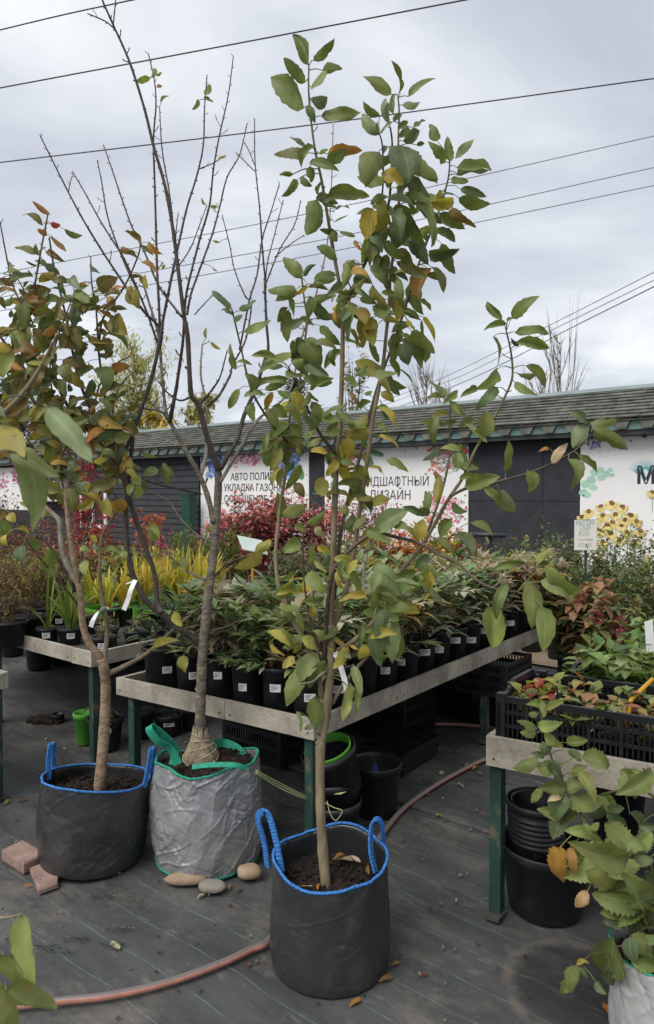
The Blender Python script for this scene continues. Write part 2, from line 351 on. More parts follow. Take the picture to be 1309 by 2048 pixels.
# black weed fabric laid over the yard, gently uneven
gv = []; gf = []; nx, ny = 150, 130
for j in range(ny+1):
    for i in range(nx+1):
        x = -9+18*i/nx; y = -3+18*j/ny
        z = 0.006*mnoise.noise(Vector((x*0.9, y*0.9, 0)))+0.0035*mnoise.noise(Vector((x*3+5, y*3, 1)))-0.008
        gv.append((x, y, z))
for j in range(ny):
    for i in range(nx):
        a = j*(nx+1)+i; gf.append((a, a+1, a+nx+2, a+nx+1))
O('fabric_ground', gv, gf, 'fabric', smooth=True, kind='structure')
pv = []
for (s, t_) in ((5.75, -9), (6.9, -9), (6.9, 9), (5.75, 9)): pv.append(UD*s+VD*t_+Vector((0,0,0.012)))
s0 = G(900,1640).dot(UD)
mb_ = []
for i in range(41):
    t_ = -3.2+6.4*i/40
    for (ds, z_) in ((0, -.004), (.0015, .0042), (.05, .0048), (.16, -.010)): mb_.append(UD*(s0+ds+.004*math.sin(i*.9)+.003*math.sin(i*2.3))+VD*t_+Vector((0,0,z_+.0012*math.sin(i*1.3))))
O('fabric_overlap', mb_, [(i*4+j, i*4+4+j, i*4+5+j, i*4+1+j) for i in range(40) for j in range(3)], 'fabric', smooth=True, kind='structure')
O('path', pv, [(0,1,2,3)], 'path', kind='structure')

# ------------------------------------------------------------------ the shop building
E1 = Vector((4.28, 8.93, 0)); ZE, ZR = 2.5, 3.02
def eave(t, off, z): return E1 + VD*t + UD*off + Vector((0,0,z))     # t to the left along the wall, off away from the camera
WOFF = 0.32
def wall_hit(px, py, off=0.0):
    r = ray(px, py); n_ = UD; p0 = E1 + UD*(WOFF-off)
    k = (p0-Vector((0,0,CAMZ))).dot(n_)/r.dot(n_); return Vector((0,0,CAMZ))+r*k
def wt(px): return (wall_hit(px, 1000)-E1).dot(VD)
M['wall_dark'] = mat('charcoal_wall', (0.036, 0.039, 0.046), (0.025, 0.028, 0.034), 0.8, 5, bump=0.5, bscale=55)
M['siding'] = mat('charcoal_siding', (0.045, 0.047, 0.052), (0.030, 0.032, 0.036), 0.75, 3, bump=0.2, stretch=(1,1,4))
M['panel_white'] = mat('banner_vinyl', (0.80, 0.79, 0.77), (0.75, 0.74, 0.73), 0.45, 2)
M['shingle'] = mat('grey_shingle', (0.17, 0.165, 0.14), (0.075, 0.078, 0.07), 0.95, 5, bump=0.5, bscale=120); overlay(M['shingle'], (0.10, 0.12, 0.085), 1.5, 0.5, 0.7, 0.6)
M['teal'] = mat('teal_fascia', (0.15, 0.24, 0.225), (0.11, 0.19, 0.175), 0.5, 4)
M['ridge'] = mat('ridge_metal', (0.22, 0.265, 0.255), (0.17, 0.21, 0.20), 0.45, 3)
bld = thing('shop_building', 'long low charcoal shop with shingled roof and printed flower banners', 'building', E1+VD*8)
def wbox(mb, t0, t1, z0, z1, o0, o1):
    c = E1+VD*((t0+t1)/2)+UD*((o0+o1)/2)+Vector((0,0,(z0+z1)/2)); mb.box(c, VD*((t1-t0)/2), UD*((o1-o0)/2), Vector((0,0,(z1-z0)/2)))
T0, T1 = -5.0, 24.0
mb = MB(); wbox(mb, T0, T1, 0, 2.62, WOFF+0.03, 2.0); mb.build('wall', 'wall_dark', bld)
# roof: under-plate, then lapped rows of shingles
mb = MB()
mb.add([eave(T0-.2,0.0,ZE-.03), eave(T1,0.0,ZE-.03), eave(T1,1.0,ZR-.03), eave(T0-.2,1.0,ZR-.03), eave(T1,2.2,ZE-.1), eave(T0-.2,2.2,ZE-.1)], [(0,3,2,1),(3,5,4,2),(0,1,4,5),(0,5,3),(1,2,4)])
roof = mb.build('roof', 'shingle', bld)
rows = 9; sm = MB(); rr = random.Random(3)
slope = (eave(0,1.0,ZR)-eave(0,0,ZE)); sl_len = slope.length; sn = slope.normalized(); nrm = VD.cross(sn); nrm = nrm if nrm.z > 0 else -nrm
for k in range(rows):
    t = T0-.2+rr.uniform(0, .2); o0 = sl_len*k/rows
    while t < T1:
        wd = rr.uniform(0.17, 0.30); cc = eave(t+wd/2, 0, ZE)+sn*(o0+0.5*sl_len/rows)+nrm*(0.004+0.001*rr.random())
        sm.box(cc, VD*(wd/2-0.004), sn*(sl_len/rows*0.56)+nrm*(-0.010-.004*rr.random()), nrm*(0.006+0.003*rr.random())); t += wd
sm.build('shingles', 'shingle', bld, kind='stuff')
mb = MB(); mb.box(eave((T0+T1)/2, 0.98, ZR+0.012), VD*((T1-T0)/2), sn*0.075, nrm*0.012); mb.build('ridge_cap', 'ridge', bld)
mb = MB(); wbox(mb, T0, T1, ZE-0.155, ZE-0.035, 0.06, 0.085); mb.build('fascia', 'teal', bld)
mb = MB(); wbox(mb, T0, T1, ZE-0.22, ZE-0.157, 0.09, WOFF+.02); mb.build('soffit', 'metal_black', bld)
# hanging shingle tabs along the eave, trapezoids with gaps that show the teal board
tab = None; t = T0; k = 0
while t < 17:
    wd = 0.30
    if k % 1 == 0:
        a, c_ = eave(t+.02, 0.03, ZE+.005), eave(t+wd-.02, 0.03, ZE+.005); d_, e_ = eave(t+wd-.095, 0.012, ZE-.145), eave(t+.095, 0.012, ZE-.145); bk = UD*0.012
        O('eave_tab', [a,c_,d_,e_,a+bk,c_+bk,d_+bk,e_+bk], [(0,1,2,3),(4,7,6,5),(0,4,5,1),(1,5,6,2),(2,6,7,3),(3,7,4,0)], 'shingle', bld)
    t += 0.33; k += 1
# wall cladding and banners (px limits measured on the photograph, carried to the wall plane)
def wall_piece(name, px0, px1, z0, z1, m, prot, parent=bld, **k):
    mb = MB(); t0, t1 = wt(px1), wt(px0); wbox(mb, t0, t1, z0, z1, WOFF+.03-prot, WOFF+.03-.001); return mb.build(name, m, parent, **k)
ZW = ZE-0.225
ban_a = wall_piece('banner', 401, 617, 0.3, ZW, 'panel_white', 0.014)
ban_b = wall_piece('banner', 649, 936, 0.3, ZW, 'panel_white', 0.014)
ban_c = wall_piece('banner', 1160, 1480, 0.3, ZW, 'panel_white', 0.014)
ban_d = wall_piece('banner', -90, 58, 1.0, ZW-.05, 'panel_white', 0.014)
for (pxa, pxb) in ((401,617),(649,936),(1160,1480)):
    t0, t1 = wt(pxb)+.05, wt(pxa)-.05; k = max(3, int((t1-t0)/.5))
    for i in range(k+1):
        mb = MB(); t_ = t0+(t1-t0)*i/k; wbox(mb, t_-.011, t_+.011, ZW-.075, ZW-.053, WOFF+.010, WOFF+.0155); mb.build('fixing', 'metal_black', bld)
    for i in range(1, 4):
        for t_ in (t0, t1): mb = MB(); z_ = ZW-.06-i*.38; wbox(mb, t_-.011, t_+.011, z_-.011, z_+.011, WOFF+.010, WOFF+.0155); mb.build('fixing', 'metal_black', bld)
for (a, b_) in ((938, 1084), (1086, 1158)):
    zz = 1.5 - 0.13
    wall_piece('wall_panel', a, b_, zz+.004, ZW, 'wall_dark', 0.012); wall_piece('wall_panel', a, b_, 0.1, zz-.004, 'wall_dark', 0.012)
# horizontal siding boards on the left part
z = 0.25
while z < ZW-0.1:
    mb = MB(); t0, t1 = wt(398), wt(60)
    c = E1+VD*((t0+t1)/2)+UD*(WOFF+.014)+Vector((0,0,z+.062)); mb.box(c, VD*((t1-t0)/2), UD*0.007, Vector((0,0,0.060))+UD*0.007); mb.build('siding_board', 'siding', bld); z += 0.135
def text(body, px, py, size_px, m, off, parent, name='lettering', bold=0.0, place=wall_hit, right=-VD, normal=-UD, sx=1.0, wpx=None):
    cu = bpy.data.curves.new('t', 'FONT'); cu.body = body; cu.size = 1.0; cu.align_x = 'CENTER'; cu.align_y = 'CENTER'; cu.offset = bold; cu.extrude = 0.0006; cu.resolution_u = 3
    to = bpy.data.objects.new('t', cu); col.objects.link(to)
    dg = bpy.context.evaluated_depsgraph_get(); me = to.evaluated_get(dg).to_mesh()
    vv = [v.co.copy() for v in me.vertices]; ff = [tuple(p.vertices) for p in me.polygons]
    bpy.data.objects.remove(to)
    c = place(px, py); d = (place(px, py+10)-place(px, py-10)).length/20*size_px/0.70
    up = Vector((0,0,1))
    if wpx: sx = (place(px+wpx/2, py)-place(px-wpx/2, py)).length/((max(p.x for p in vv)-min(p.x for p in vv))*d)
    vv = [c+right*(p.x*d*sx)+up*(p.y*d)+normal*(off+p.z) for p in vv]
    return O(name, vv, ff, m, parent)
M['dark_ink'] = mat('charcoal_ink', (0.035, 0.036, 0.042), None, 0.5, 5)
ko = -0.0135
text('АВТО ПОЛИВ', 503, 954, 14, 'dark_ink', ko, bld, bold=0.012, wpx=86); text('УКЛАДКА ГАЗОНА', 504, 976, 14, 'dark_ink', ko, bld, bold=0.012, wpx=118); text('ОСВЕЩЕНИЕ', 490, 999, 14, 'dark_ink', ko, bld, bold=0.012, wpx=86)
def adv(s_):
    cu = bpy.data.curves.new('t', 'FONT'); cu.body = s_; to = bpy.data.objects.new('t', cu); col.objects.link(to); me = to.evaluated_get(bpy.context.evaluated_depsgraph_get()).to_mesh()
    x_ = [v.co.x for v in me.vertices]; r_ = (min(x_), max(x_)); bpy.data.objects.remove(to); return r_
full = adv('ЛАНДШАОТНЫЙ'); oo = adv('ЛАНДШАО'); o1 = adv('О'); fx = ((oo[1]-(o1[1]-o1[0])/2)-(full[0]+full[1])/2)/(full[1]-full[0])     # where the round letter stands in the word
text('ЛАНДШАОТНЫЙ', 780, 964, 18, 'dark_ink', ko, bld, bold=0.0, wpx=148)
fm = MB(); tc_ = (wall_hit(780, 964)-E1).dot(VD)-fx*(wall_hit(780+74, 964)-wall_hit(780-74, 964)).length; za, zb_ = wall_hit(780, 953).z, wall_hit(780, 974.5).z; wbox(fm, tc_-.011, tc_+.011, zb_, za, WOFF+.0125, WOFF+.0150); fm.build('lettering', 'dark_ink', bld)
text('ДИЗАЙН', 779, 991, 18, 'dark_ink', ko, bld, bold=0.0, wpx=82)
text('МАСТЕРА', 1384, 951, 34, 'dark_ink', ko, bld, bold=0.03, wpx=232)
# printed artwork: flat petals laid on the vinyl
class Print:
    def __init__(s): s.mb = MB(); s.k = 0
    def blob(s, px, py, rx, ry, c, n=7, wob=0.25, ang=0.0):
        s.k += 1; o = wall_hit(px, py, -0.0145+s.k*0.00004); kx = (wall_hit(px+5, py)-wall_hit(px-5, py)).length/10; ky = (wall_hit(px, py+5)-wall_hit(px, py-5)).length/10
        vs_ = []
        for i in range(n):
            a = 2*math.pi*i/n; q_ = 1+rnd.uniform(-wob, wob); x = rx*math.cos(a)*q_; y = ry*math.sin(a)*q_
            x, y = x*math.cos(ang)-y*math.sin(ang), x*math.sin(ang)+y*math.cos(ang)
            vs_.append(o - VD*(x*kx) + Vector((0,0,1))*(-y*ky))
        s.mb.add(vs_, [tuple(range(n))], jit(c, 0.1))
    def petal(s, px, py, ang, ln, wd, c):   # pointed petal from (px,py)
        s.blob(px+math.cos(ang)*ln/2, py+math.sin(ang)*ln/2, ln/2, wd/2, c, 8, 0.04, ang)
    def done(s, name): s.mb.build(name, 'print', bld, cols=True, kind='stuff')
def hydrangea(cx, cy, rx, ry, cs, n=80):
    p = Print()
    for i in range(n):
        a = rnd.uniform(0, 6.28); k = math.sqrt(rnd.random()); x, y = cx+rx*k*math.cos(a), cy+ry*k*math.sin(a)
        sz = rnd.uniform(3.0, 5.2); a0 = rnd.uniform(0, 1.57); c = jit(pick(cs), .15)
        for j in range(4): p.petal(x, y, a0+j*1.57, sz, sz*0.95, c)
    p.done('printed_flower')
def sprinkle(cx, cy, rx, ry, cs, n, s0, s1, name='printed_flower'):
    p = Print()
    for i in range(n):
        a = rnd.uniform(0, 6.28); k = math.sqrt(rnd.random()); p.blob(cx+rx*k*math.cos(a), cy+ry*k*math.sin(a), rnd.uniform(s0, s1), rnd.uniform(s0, s1)*.8, pick(cs), 6, 0.35, rnd.uniform(0, 3))
    p.done(name)
BLU = [(0.08,0.14,0.45),(0.13,0.24,0.60),(0.25,0.36,0.70),(0.05,0.08,0.25)]; PNK = [(0.75,0.22,0.36),(0.80,0.40,0.50),(0.62,0.10,0.22)]; GRN = [(0.10,0.22,0.13),(0.18,0.34,0.22),(0.06,0.12,0.08)]
def leafp(lst, cs=GRN):
    p = Print()
    for (x, y, a, ln, wd) in lst: p.petal(x, y, R(a), ln, wd, pick(cs))
    p.done('printed_leaf')
hydrangea(424, 925, 20, 30, BLU, 70); sprinkle(424, 900, 22, 8, [(0.03,0.05,0.12),(0.05,0.07,0.2)], 30, 2, 5)
leafp([(596,915,-60,30,16),(600,935,80,26,14),(592,900,200,14,10),(610,905,-100,20,10)])
hydrangea(578, 930, 24, 28, [(0.10,0.22,0.58),(0.20,0.36,0.74),(0.34,0.48,0.80)], 80)
sprinkle(500, 908, 26, 24, PNK, 90, 2, 4); sprinkle(490, 898, 28, 10, [(0.20,0.16,0.12),(0.35,0.2,0.2)], 30, 1, 3); sprinkle(470, 920, 10, 16, PNK, 25, 1.5, 3)
# roses on the middle banner
leafp([(690,890,120,26,14),(668,905,160,20,12),(728,905,60,34,17),(735,900,20,36,12),(668,960,100,18,10)])
for (cx, cy, r_) in ((680, 915, 24), (665, 1035, 18)):
    p = Print()
    for i in range(26):
        k = 1-i/26; a = i*2.4; p.petal(cx+math.cos(a)*r_*k*.55, cy+math.sin(a)*r_*k*.55, a, r_*(.35+.4*k), r_*.75*(.3+.6*k), [(0.72,0.24,0.22),(0.80,0.38,0.33),(0.62,0.14,0.14)][i % 3])
    p.done('printed_flower')
sprinkle(895, 910, 36, 36, [(0.32,0.36,0.30),(0.55,0.58,0.52),(0.20,0.22,0.19)], 260, 1.2, 3)
sprinkle(905, 890, 32, 14, [(0.15,0.15,0.14),(0.28,0.29,0.25)], 90, 1.5, 3.5)
sprinkle(893, 902, 40, 34, [(0.70,0.10,0.08),(0.75,0.18,0.13),(0.60,0.06,0.06)], 55, 2.5, 6); sprinkle(872, 938, 14, 16, [(0.75,0.14,0.10)], 14, 2.5, 5)
sprinkle(885, 1022, 50, 34, [(0.20,0.28,0.14),(0.35,0.12,0.12),(0.28,0.34,0.2)], 140, 1.2, 3.2); sprinkle(890, 1020, 44, 30, [(0.80,0.36,0.44),(0.84,0.52,0.58),(0.75,0.22,0.33)], 75, 2.5, 5.5)
leafp([(812,873,150,24,10),(826,875,70,26,7)])
# big right banner: blossoms, eucalyptus, coneflowers, rake emblem
sprinkle(1205, 862, 45, 14, [(0.05,0.04,0.10),(0.12,0.08,0.18)], 120, 1.5, 4); sprinkle(1190, 882, 16, 16, [(0.20,0.18,0.42),(0.32,0.20,0.42),(0.7,0.4,0.5)], 45, 2, 4); sprinkle(1205, 905, 30, 12, [(0.5,0.5,0.48),(0.6,0.45,0.5)], 26, .8, 1.8)
leafp([(1268,845,100,20,12),(1275,845,60,36,17),(1300,850,40,30,14),(1160,870,80,20,12)], [(0.06,0.10,0.07),(0.10,0.15,0.09)])
p = Print()
for (x, y, r_) in ((1167,985,9),(1172,968,10),(1183,960,10),(1190,945,10),(1203,955,9),(1202,940,8),(1213,948,8),(1221,940,6),(1175,990,8),(1187,975,8),(1225,950,5)):
    p.blob(x, y, r_, r_*.8, (0.36,0.56,0.46), 9, 0.08)
p.done('printed_leaf')
p = Print()
flw = [(1178,1024,15),(1202,1014,14),(1224,1008,18),(1206,1032,17),(1245,1016,16),(1262,1032,18),(1226,1046,16),(1232,1030,15),(1250,1042,14),(1215,1052,14),(1255,1066,15),(1222,1068,15),(1188,1048,15),(1274,1044,15),(1282,1064,15),(1243,1052,15),(1200,1062,16),(1165,1036,14),(1240,1080,16),(1205,1085,15),(1270,1085,15),(1305,985,14),(1172,1075,14)]
for (x, y, r_) in flw:
    p.blob(x, y+r_*1.5, 0.8, r_*1.6, (0.25,0.36,0.12), 6, 0.05)
for (x, y, r_) in flw:
    r_ *= .86
    for j in range(11): p.petal(x, y, R(-15+j*21), r_, r_*.30, pick([(0.72,0.58,0.20),(0.78,0.66,0.30),(0.66,0.50,0.16)]))
    for j in range(5): p.blob(x+rnd.uniform(-2,2), y-2+rnd.uniform(-2,2), r_*.3, r_*.26, pick([(0.16,0.09,0.03),(0.24,0.14,0.05)]), 8, 0.15)
p.done('printed_flower')
p = Print(); ex, ey = 1291, 950
for j in range(23):
    a = R(-162+j*6.55); p.blob(ex+math.cos(a)*24, ey+math.sin(a)*20-2, 14, 0.9, (0.30,0.52,0.54), 4, 0.0, a)
p.blob(ex, ey-8, 22, 9, (0.16,0.36,0.38), 12, 0.03); p.petal(ex, ey-12, R(90), 22, 18, (0.26,0.52,0.52)); p.petal(ex, ey-12, R(90), 16, 10, (0.62,0.75,0.74))
p.done('printed_emblem')
sprinkle(38, 948, 14, 20, [(0.5,0.12,0.25),(0.62,0.25,0.38),(0.4,0.06,0.16)], 60, 2, 5); sprinkle(5, 960, 12, 18, [(0.62,0.3,0.4),(0.45,0.2,0.3)], 40, 1.5, 4)
# window frame and wall unit on the left part
win = thing('window', 'white framed window in the dark siding of the shop', 'window', wall_hit(188, 1050)); win['category'] = 'window'
a0, a1 = wt(216), wt(163)
for (s0, s1, z0, z1) in ((a0, a1, zat(975, 16), zat(975, 16)+.09), (a0, a1, 0.6, 0.69), (a0, a0+.1, .69, zat(975, 16)), (a1-.1, a1, .69, zat(975,16)), ((a0+a1)/2-.05, (a0+a1)/2+.05, .69, zat(975,16)), ((a0+a1)/2+.05, a1-.1, 1.12, 1.2)):
    mb = MB(); wbox(mb, s0, s1, z0, z1, WOFF-.05, WOFF-.004); mb.build('frame', 'paper', win)
M['glass'] = mat('dark_glass', (0.02,0.025,0.03), None, 0.1, 4, spec=0.5)
mb = MB(); wbox(mb, a0+.05, a1-.05, .65, zat(975,16)+.02, WOFF-.02, WOFF-.003); mb.build('pane', 'glass', win)
M['ac'] = mat('wall_unit_shell', (0.62,0.60,0.55), (0.52,0.50,0.46), 0.5, 5)
ac = thing('air_conditioner', 'beige outdoor air conditioner unit on the dark shop wall', 'air conditioner', wall_hit(108, 985))
b0, b1 = wt(139), wt(80); zc0, zc1 = zat(1003, 17.5), zat(962, 17.5)
mb = MB(); wbox(mb, b0, b1, zc0, zc1, WOFF-.35, WOFF-.002); mb.build('casing', 'ac', ac)
def ring(mb, c, r, w_, n=24):
    for i in range(n):
        a, b_ = 2*math.pi*i/n, 2*math.pi*(i+1)/n
        mb.add([c+VD*(r*math.cos(x)*k)+Vector((0,0,r*math.sin(x)*k)) for x in (a, b_) for k in (1-w_, 1)], [(0,1,3,2)])
mb = MB(); cc = E1+VD*(b1-.33)+UD*(WOFF-.353)+Vector((0,0,(zc0+zc1)/2)); ring(mb, cc, .21, 1.0); fan = mb.build('fan_opening', 'metal_black', ac)
mb = MB()
for r_ in (.2,.15,.1,.05): ring(mb, cc-UD*.004, r_, .12)
for k in range(3): mb.box(cc-UD*.006, VD*.2*math.cos(k*1.05)+Vector((0,0,.2*math.sin(k*1.05))), UD*.002, (VD*-math.sin(k*1.05)+Vector((0,0,math.cos(k*1.05))))*.008)
mb.build('fan_grille', 'ac', fan)
mb = MB()
for k in range(6):
    c = E1+VD*(b0+.2)+UD*(WOFF-.353)+Vector((0,0,(zc0+zc1)/2))+VD*.06*math.cos(k*1.05)+Vector((0,0,.06*math.sin(k*1.05))); ring(mb, c, .028, 1.0, 8)
mb.build('emblem', 'red', ac)
binn = thing('waste_bin', 'dark green bin against the dark siding', 'bin', wall_hit(378, 1060, .3)*1.0)
bp_ = binn.location.copy(); bp_.z = 0; binn.location = bp_
mb = MB(); mb.box(bp_+Vector((0,0,.7)), VD*.12, UD*.09, Vector((0,0,.7))); mb.build('body', 'green_bin', binn)
mb = MB(); mb.box(bp_+Vector((0,0,1.43)), VD*.135, UD*.1, Vector((0,0,.03))); mb.build('lid', 'green_bin', binn)
# ------------------------------------------------------------------ overhead wires (each its own cable)
def wire(p, ds, rad, lab):
    pts = [P(x, y, d) for (x, y), d in zip(p, ds)]
    a = pts[0]+(pts[0]-pts[1])*0.6; z_ = pts[-1]+(pts[-1]-pts[-2])*0.6
    v, f, _ = tube(smooth_path([a]+pts+[z_], 6), rad, 6); O('overhead_wire', v, f, 'wire', None, True, label=lab, cat='wire', group='overhead wires')
wire([(0,60),(130,29),(265,0)], (14,13.6,13.2), .013, 'topmost thick overhead cable in the grey sky')
wire([(0,176),(480,86),(930,0)], (14,13,12), .013, 'second thick overhead cable below the topmost one')
wire([(0,325),(654,246),(1309,157)], (15,14,13), .012, 'thick overhead cable crossing behind the tall leafy shoots')
wire([(0,547),(600,431),(1309,272)], (24,23,22), .011, 'upper of three thin parallel wires behind the trees')
wire([(0,595),(654,478),(1309,335)], (24,23,22), .011, 'middle of three thin parallel wires behind the trees')
wire([(0,622),(654,505),(1309,371)], (24,23,22), .011, 'lower of three thin parallel wires behind the trees')
wire([(620,853),(840,775),(1070,665),(1309,544)], (46,34,25,19), .011, 'upper wire of the steep bundle rising over the shop roof')
wire([(630,858),(884,768),(1080,672),(1309,560)], (46,34,25,19), .011, 'middle wire of the steep bundle rising over the shop roof')
wire([(640,868),(900,776),(1160,647),(1309,573)], (46,34,25,19), .017, 'thickest lower wire of the steep bundle over the roof')
# ================================================================== benches
def bench(label, A, Bdir, lb, Cdir, lc, ztop, hb, splitb, splitc, legs, name='plant_bench'):
    A = Vector((A.x, A.y, 0)); Bdir = Bdir.normalized(); Cdir = Cdir.normalized()
    t = thing(name, label, 'bench', A, 'weathered plant benches')
    cs = [A, A+Bdir*lb, A+Bdir*lb+Cdir*lc, A+Cdir*lc]
    def plank(p, q_, z0, z1, inward):
        d = (q_-p); ln = d.length; d.normalize()
        mb = MB(); c = (p+q_)/2+inward*.011+Vector((0,0,(z0+z1)/2)); n_ = Vector((-d.y, d.x, 0))
        sk = rnd.uniform(-.002, .002)
        mb.box(c, d*(ln/2-.0015)+Vector((0,0,sk)), n_*.011, Vector((0,0,(z1-z0)/2+rnd.uniform(-.001,.001))))
        o = mb.build('board', 'board', t)
        for s in (-1, 1):
            for zz in (z0+.025,):
                cc = (p+q_)/2+d*s*(ln/2-.03)-inward*.0005+Vector((0,0,zz)); rr_ = .004
                nm = MB(); nm.box(cc, d*rr_, inward*.0012, Vector((0,0,rr_))); nm.build('nail', 'stem_r', o)
    z1 = ztop; z0 = ztop-hb
    for (p, q_, sp, inw) in ((cs[0], cs[1], splitb, Cdir), (cs[3]+Bdir*0, cs[2], splitb, -Cdir), (cs[0]+Cdir*.0225, cs[3]-Cdir*.0225, splitc, Bdir), (cs[1]+Cdir*.0225, cs[2]-Cdir*.0225, splitc, -Bdir)):
        ks = [0]+list(sp)+[1]
        for a, b_ in zip(ks[:-1], ks[1:]): plank(p+(q_-p)*a, p+(q_-p)*b_, z0, z1, inw)
    # deck of slats sitting inside the boards
    ns = int(lc/.11)
    for i in range(ns):
        mb = MB(); c = A+Bdir*lb/2+Cdir*(.03+(lc-.06)*(i+.5)/ns)+Vector((0,0,z0+.015)); mb.box(c, Bdir*(lb/2-.025), Cdir*((lc-.06)/ns/2-.006), Vector((0,0,.008))); mb.build('deck_slat', 'deck', t)
    for (b_, c_) in legs:
        mb = MB(); c = A+Bdir*b_+Cdir*c_; h = z0+.0; mb.box(c+Vector((0,0,h/2+.002)), Bdir*.02, Cdir*.02, Vector((0,0,h/2-.003))); lg = mb.build('leg', 'green_paint', t)
        mb = MB(); mb.box(c+Vector((0,0,.009))-Bdir*.0-Cdir*.012, Bdir*.026, Cdir*.036, Vector((0,0,.006))); mb.build('foot_plate', 'deck', lg)
    return cs
CB_A, CB_B, CB_C = Zp(628,1440,.58), Zp(232,1355,.58), Zp(1145,1230,.58)
cbV, cbU = (CB_B-CB_A), (CB_C-CB_A); cbV.z = cbU.z = 0; LV, LU = cbV.length, cbU.length; cv, cu_ = cbV.normalized(), cbU.normalized()
bench('large plant bench crowded with potted peonies on green posts', CB_A, cv, LV, cu_, LU, .58, .083, (.40,), (.21,.47,.72), [(.045,.045),(LV-.06,.06),(.05,LU*.55),(.05,LU-.08),(LV-.06,LU-.08)])
LB_A = Zp(183,1306,.63)
bench('plant bench of irises and grasses behind the brown leaved tree', LB_A, VD, 2.3, UD, 2.6, .63, .08, (.085,.33,.6), (.12,.35,.6), [(.045,.045),(.045,2.4),(1.15,.05),(2.2,.05)])
FB_A = Zp(17,1344,.63)
bench('plant bench showing only its board end and one green post', FB_A, VD, 1.6, -UD, 1.0, .63, .075, (.5,), (.5,), [(.045,.04),(1.5,.04),(.045,.9),(1.5,.9)])
RB_A, RB_B = Zp(971,1472,.65), Zp(1309,1533,.65); rbd = (RB_B-RB_A); rbd.z = 0; rd = rbd.normalized(); ru = UD
bench('plant bench carrying black slatted crates of seedlings', RB_A, rd, 1.5, ru, 1.5, .65, .1, (.62,), (.5,), [(.026,.045),(1.4,.05),(.05,1.4),(1.4,1.4)])

# ================================================================== pots
def pot_parts(t, r, h, rim=.010, world=False, loc=Vector((0,0,0)), soil=True, ribs=0, m='pot', taper=.82, n=20, name='pot', rimh=.018):
    mb = MB(); rb = r*taper
    prof = [(0,.002),(rb*.6,.002),(rb-.004,0),(rb,.004)]
    if ribs:
        for i in range(ribs):
            z0 = h*(.60+.30*i/ribs); rr_ = rb+(r-rb)*z0/h; prof += [(rr_, z0),(rr_+.005, z0+.004),(rr_+.005, z0+.010),(rr_+.001, z0+.014)]
    prof += [(r-.003, h-rimh-.004),(r+rim*.5, h-rimh),(r+rim*.6, h-.003),(r+rim*.35, h),(r-.002, h-.002),(r-.006, h-.02),(rb-.004, .02),(0,.02)]
    mb.lathe(prof, n, loc); o = mb.build(name, m, t, True, world=world)
    if soil:
        sb = MB(); rs = rb+(r-rb)*.86-.004; k = 14; v = [loc+Vector((0,0,h*.88+.012))]; f = []
        for ring_ in (1, 2):
            for i in range(k):
                a = 6.283*i/k; q_ = rs*ring_/2; v.append(loc+Vector((q_*math.cos(a), q_*math.sin(a), h*.88+rnd.uniform(-.006,.008))))
        for i in range(k):
            j = (i+1) % k; f.append((0, 1+i, 1+j)); f.append((1+i, 1+k+i, 1+k+j, 1+j))
        sb.add(v, f); sb.build('soil', 'soil', t, False, world=world)
    return o
def sticker(t, r, h, az, zc, w_=.048, hh=.034, world=False, loc=Vector((0,0,0)), taper=.82):
    """white price sticker that hugs the pot wall; printed lines, the square code left out"""
    def pt(a, z, o): rr_ = r*taper+(r-r*taper)*z/h+o; return loc+Vector((rr_*math.cos(az+a), rr_*math.sin(az+a), z))
    da = w_/r; v = []; f = []; k = 6
    for i in range(k+1):
        for z in (zc-hh/2, zc+hh/2): v.append(pt(-da/2+da*i/k, z, .0022))
    f = [(2*i, 2*i+2, 2*i+3, 2*i+1) for i in range(k)]
    s = O('sticker', v, f, 'paper', t, world=world)
    mb = MB()
    for j in range(5):
        z = zc+hh*.32-j*hh*.15; e_ = da*(rnd.uniform(-.02,.38) if j < 4 else -.1)
        vv = []
        for i in range(5):
            for zz in (z-.0009, z+.0009): vv.append(pt(-da*.42+(e_+da*.42)*i/4, zz, .0032))
        mb.add(vv, [(2*i, 2*i+2, 2*i+3, 2*i+1) for i in range(4)])
    mb.build('print', 'ink', s, world=world)
# ------------------------------------------------------------------ foliage generators (local coordinates)
def leaflet(mb, p, d, ln, wd, c, up=Vector((0,0,1)), fold=.25, droop=.15):
    d = d.normalized(); s = d.cross(up)
    s = s.normalized() if s.length > 1e-4 else d.orthogonal().normalized()
    n_ = s.cross(d)
    a = p; m1 = p+d*ln*.38+n_*ln*.05; tip = p+d*ln-n_*ln*droop
    l_ = p+d*ln*.42+s*wd*.5+n_*wd*fold; r_ = p+d*ln*.42-s*wd*.5+n_*wd*fold; m2 = p+d*ln*.72-n_*ln*droop*.25
    l2 = p+d*ln*.74+s*wd*.3+n_*(wd*fold*.5-ln*droop*.3); r2 = p+d*ln*.74-s*wd*.3+n_*(wd*fold*.5-ln*droop*.3)
    mb.add([a, l_, r_, m1, l2, r2, m2, tip], [(0,1,3),(0,3,2),(1,4,6,3),(3,6,5,2),(4,7,6),(6,7,5)], c)
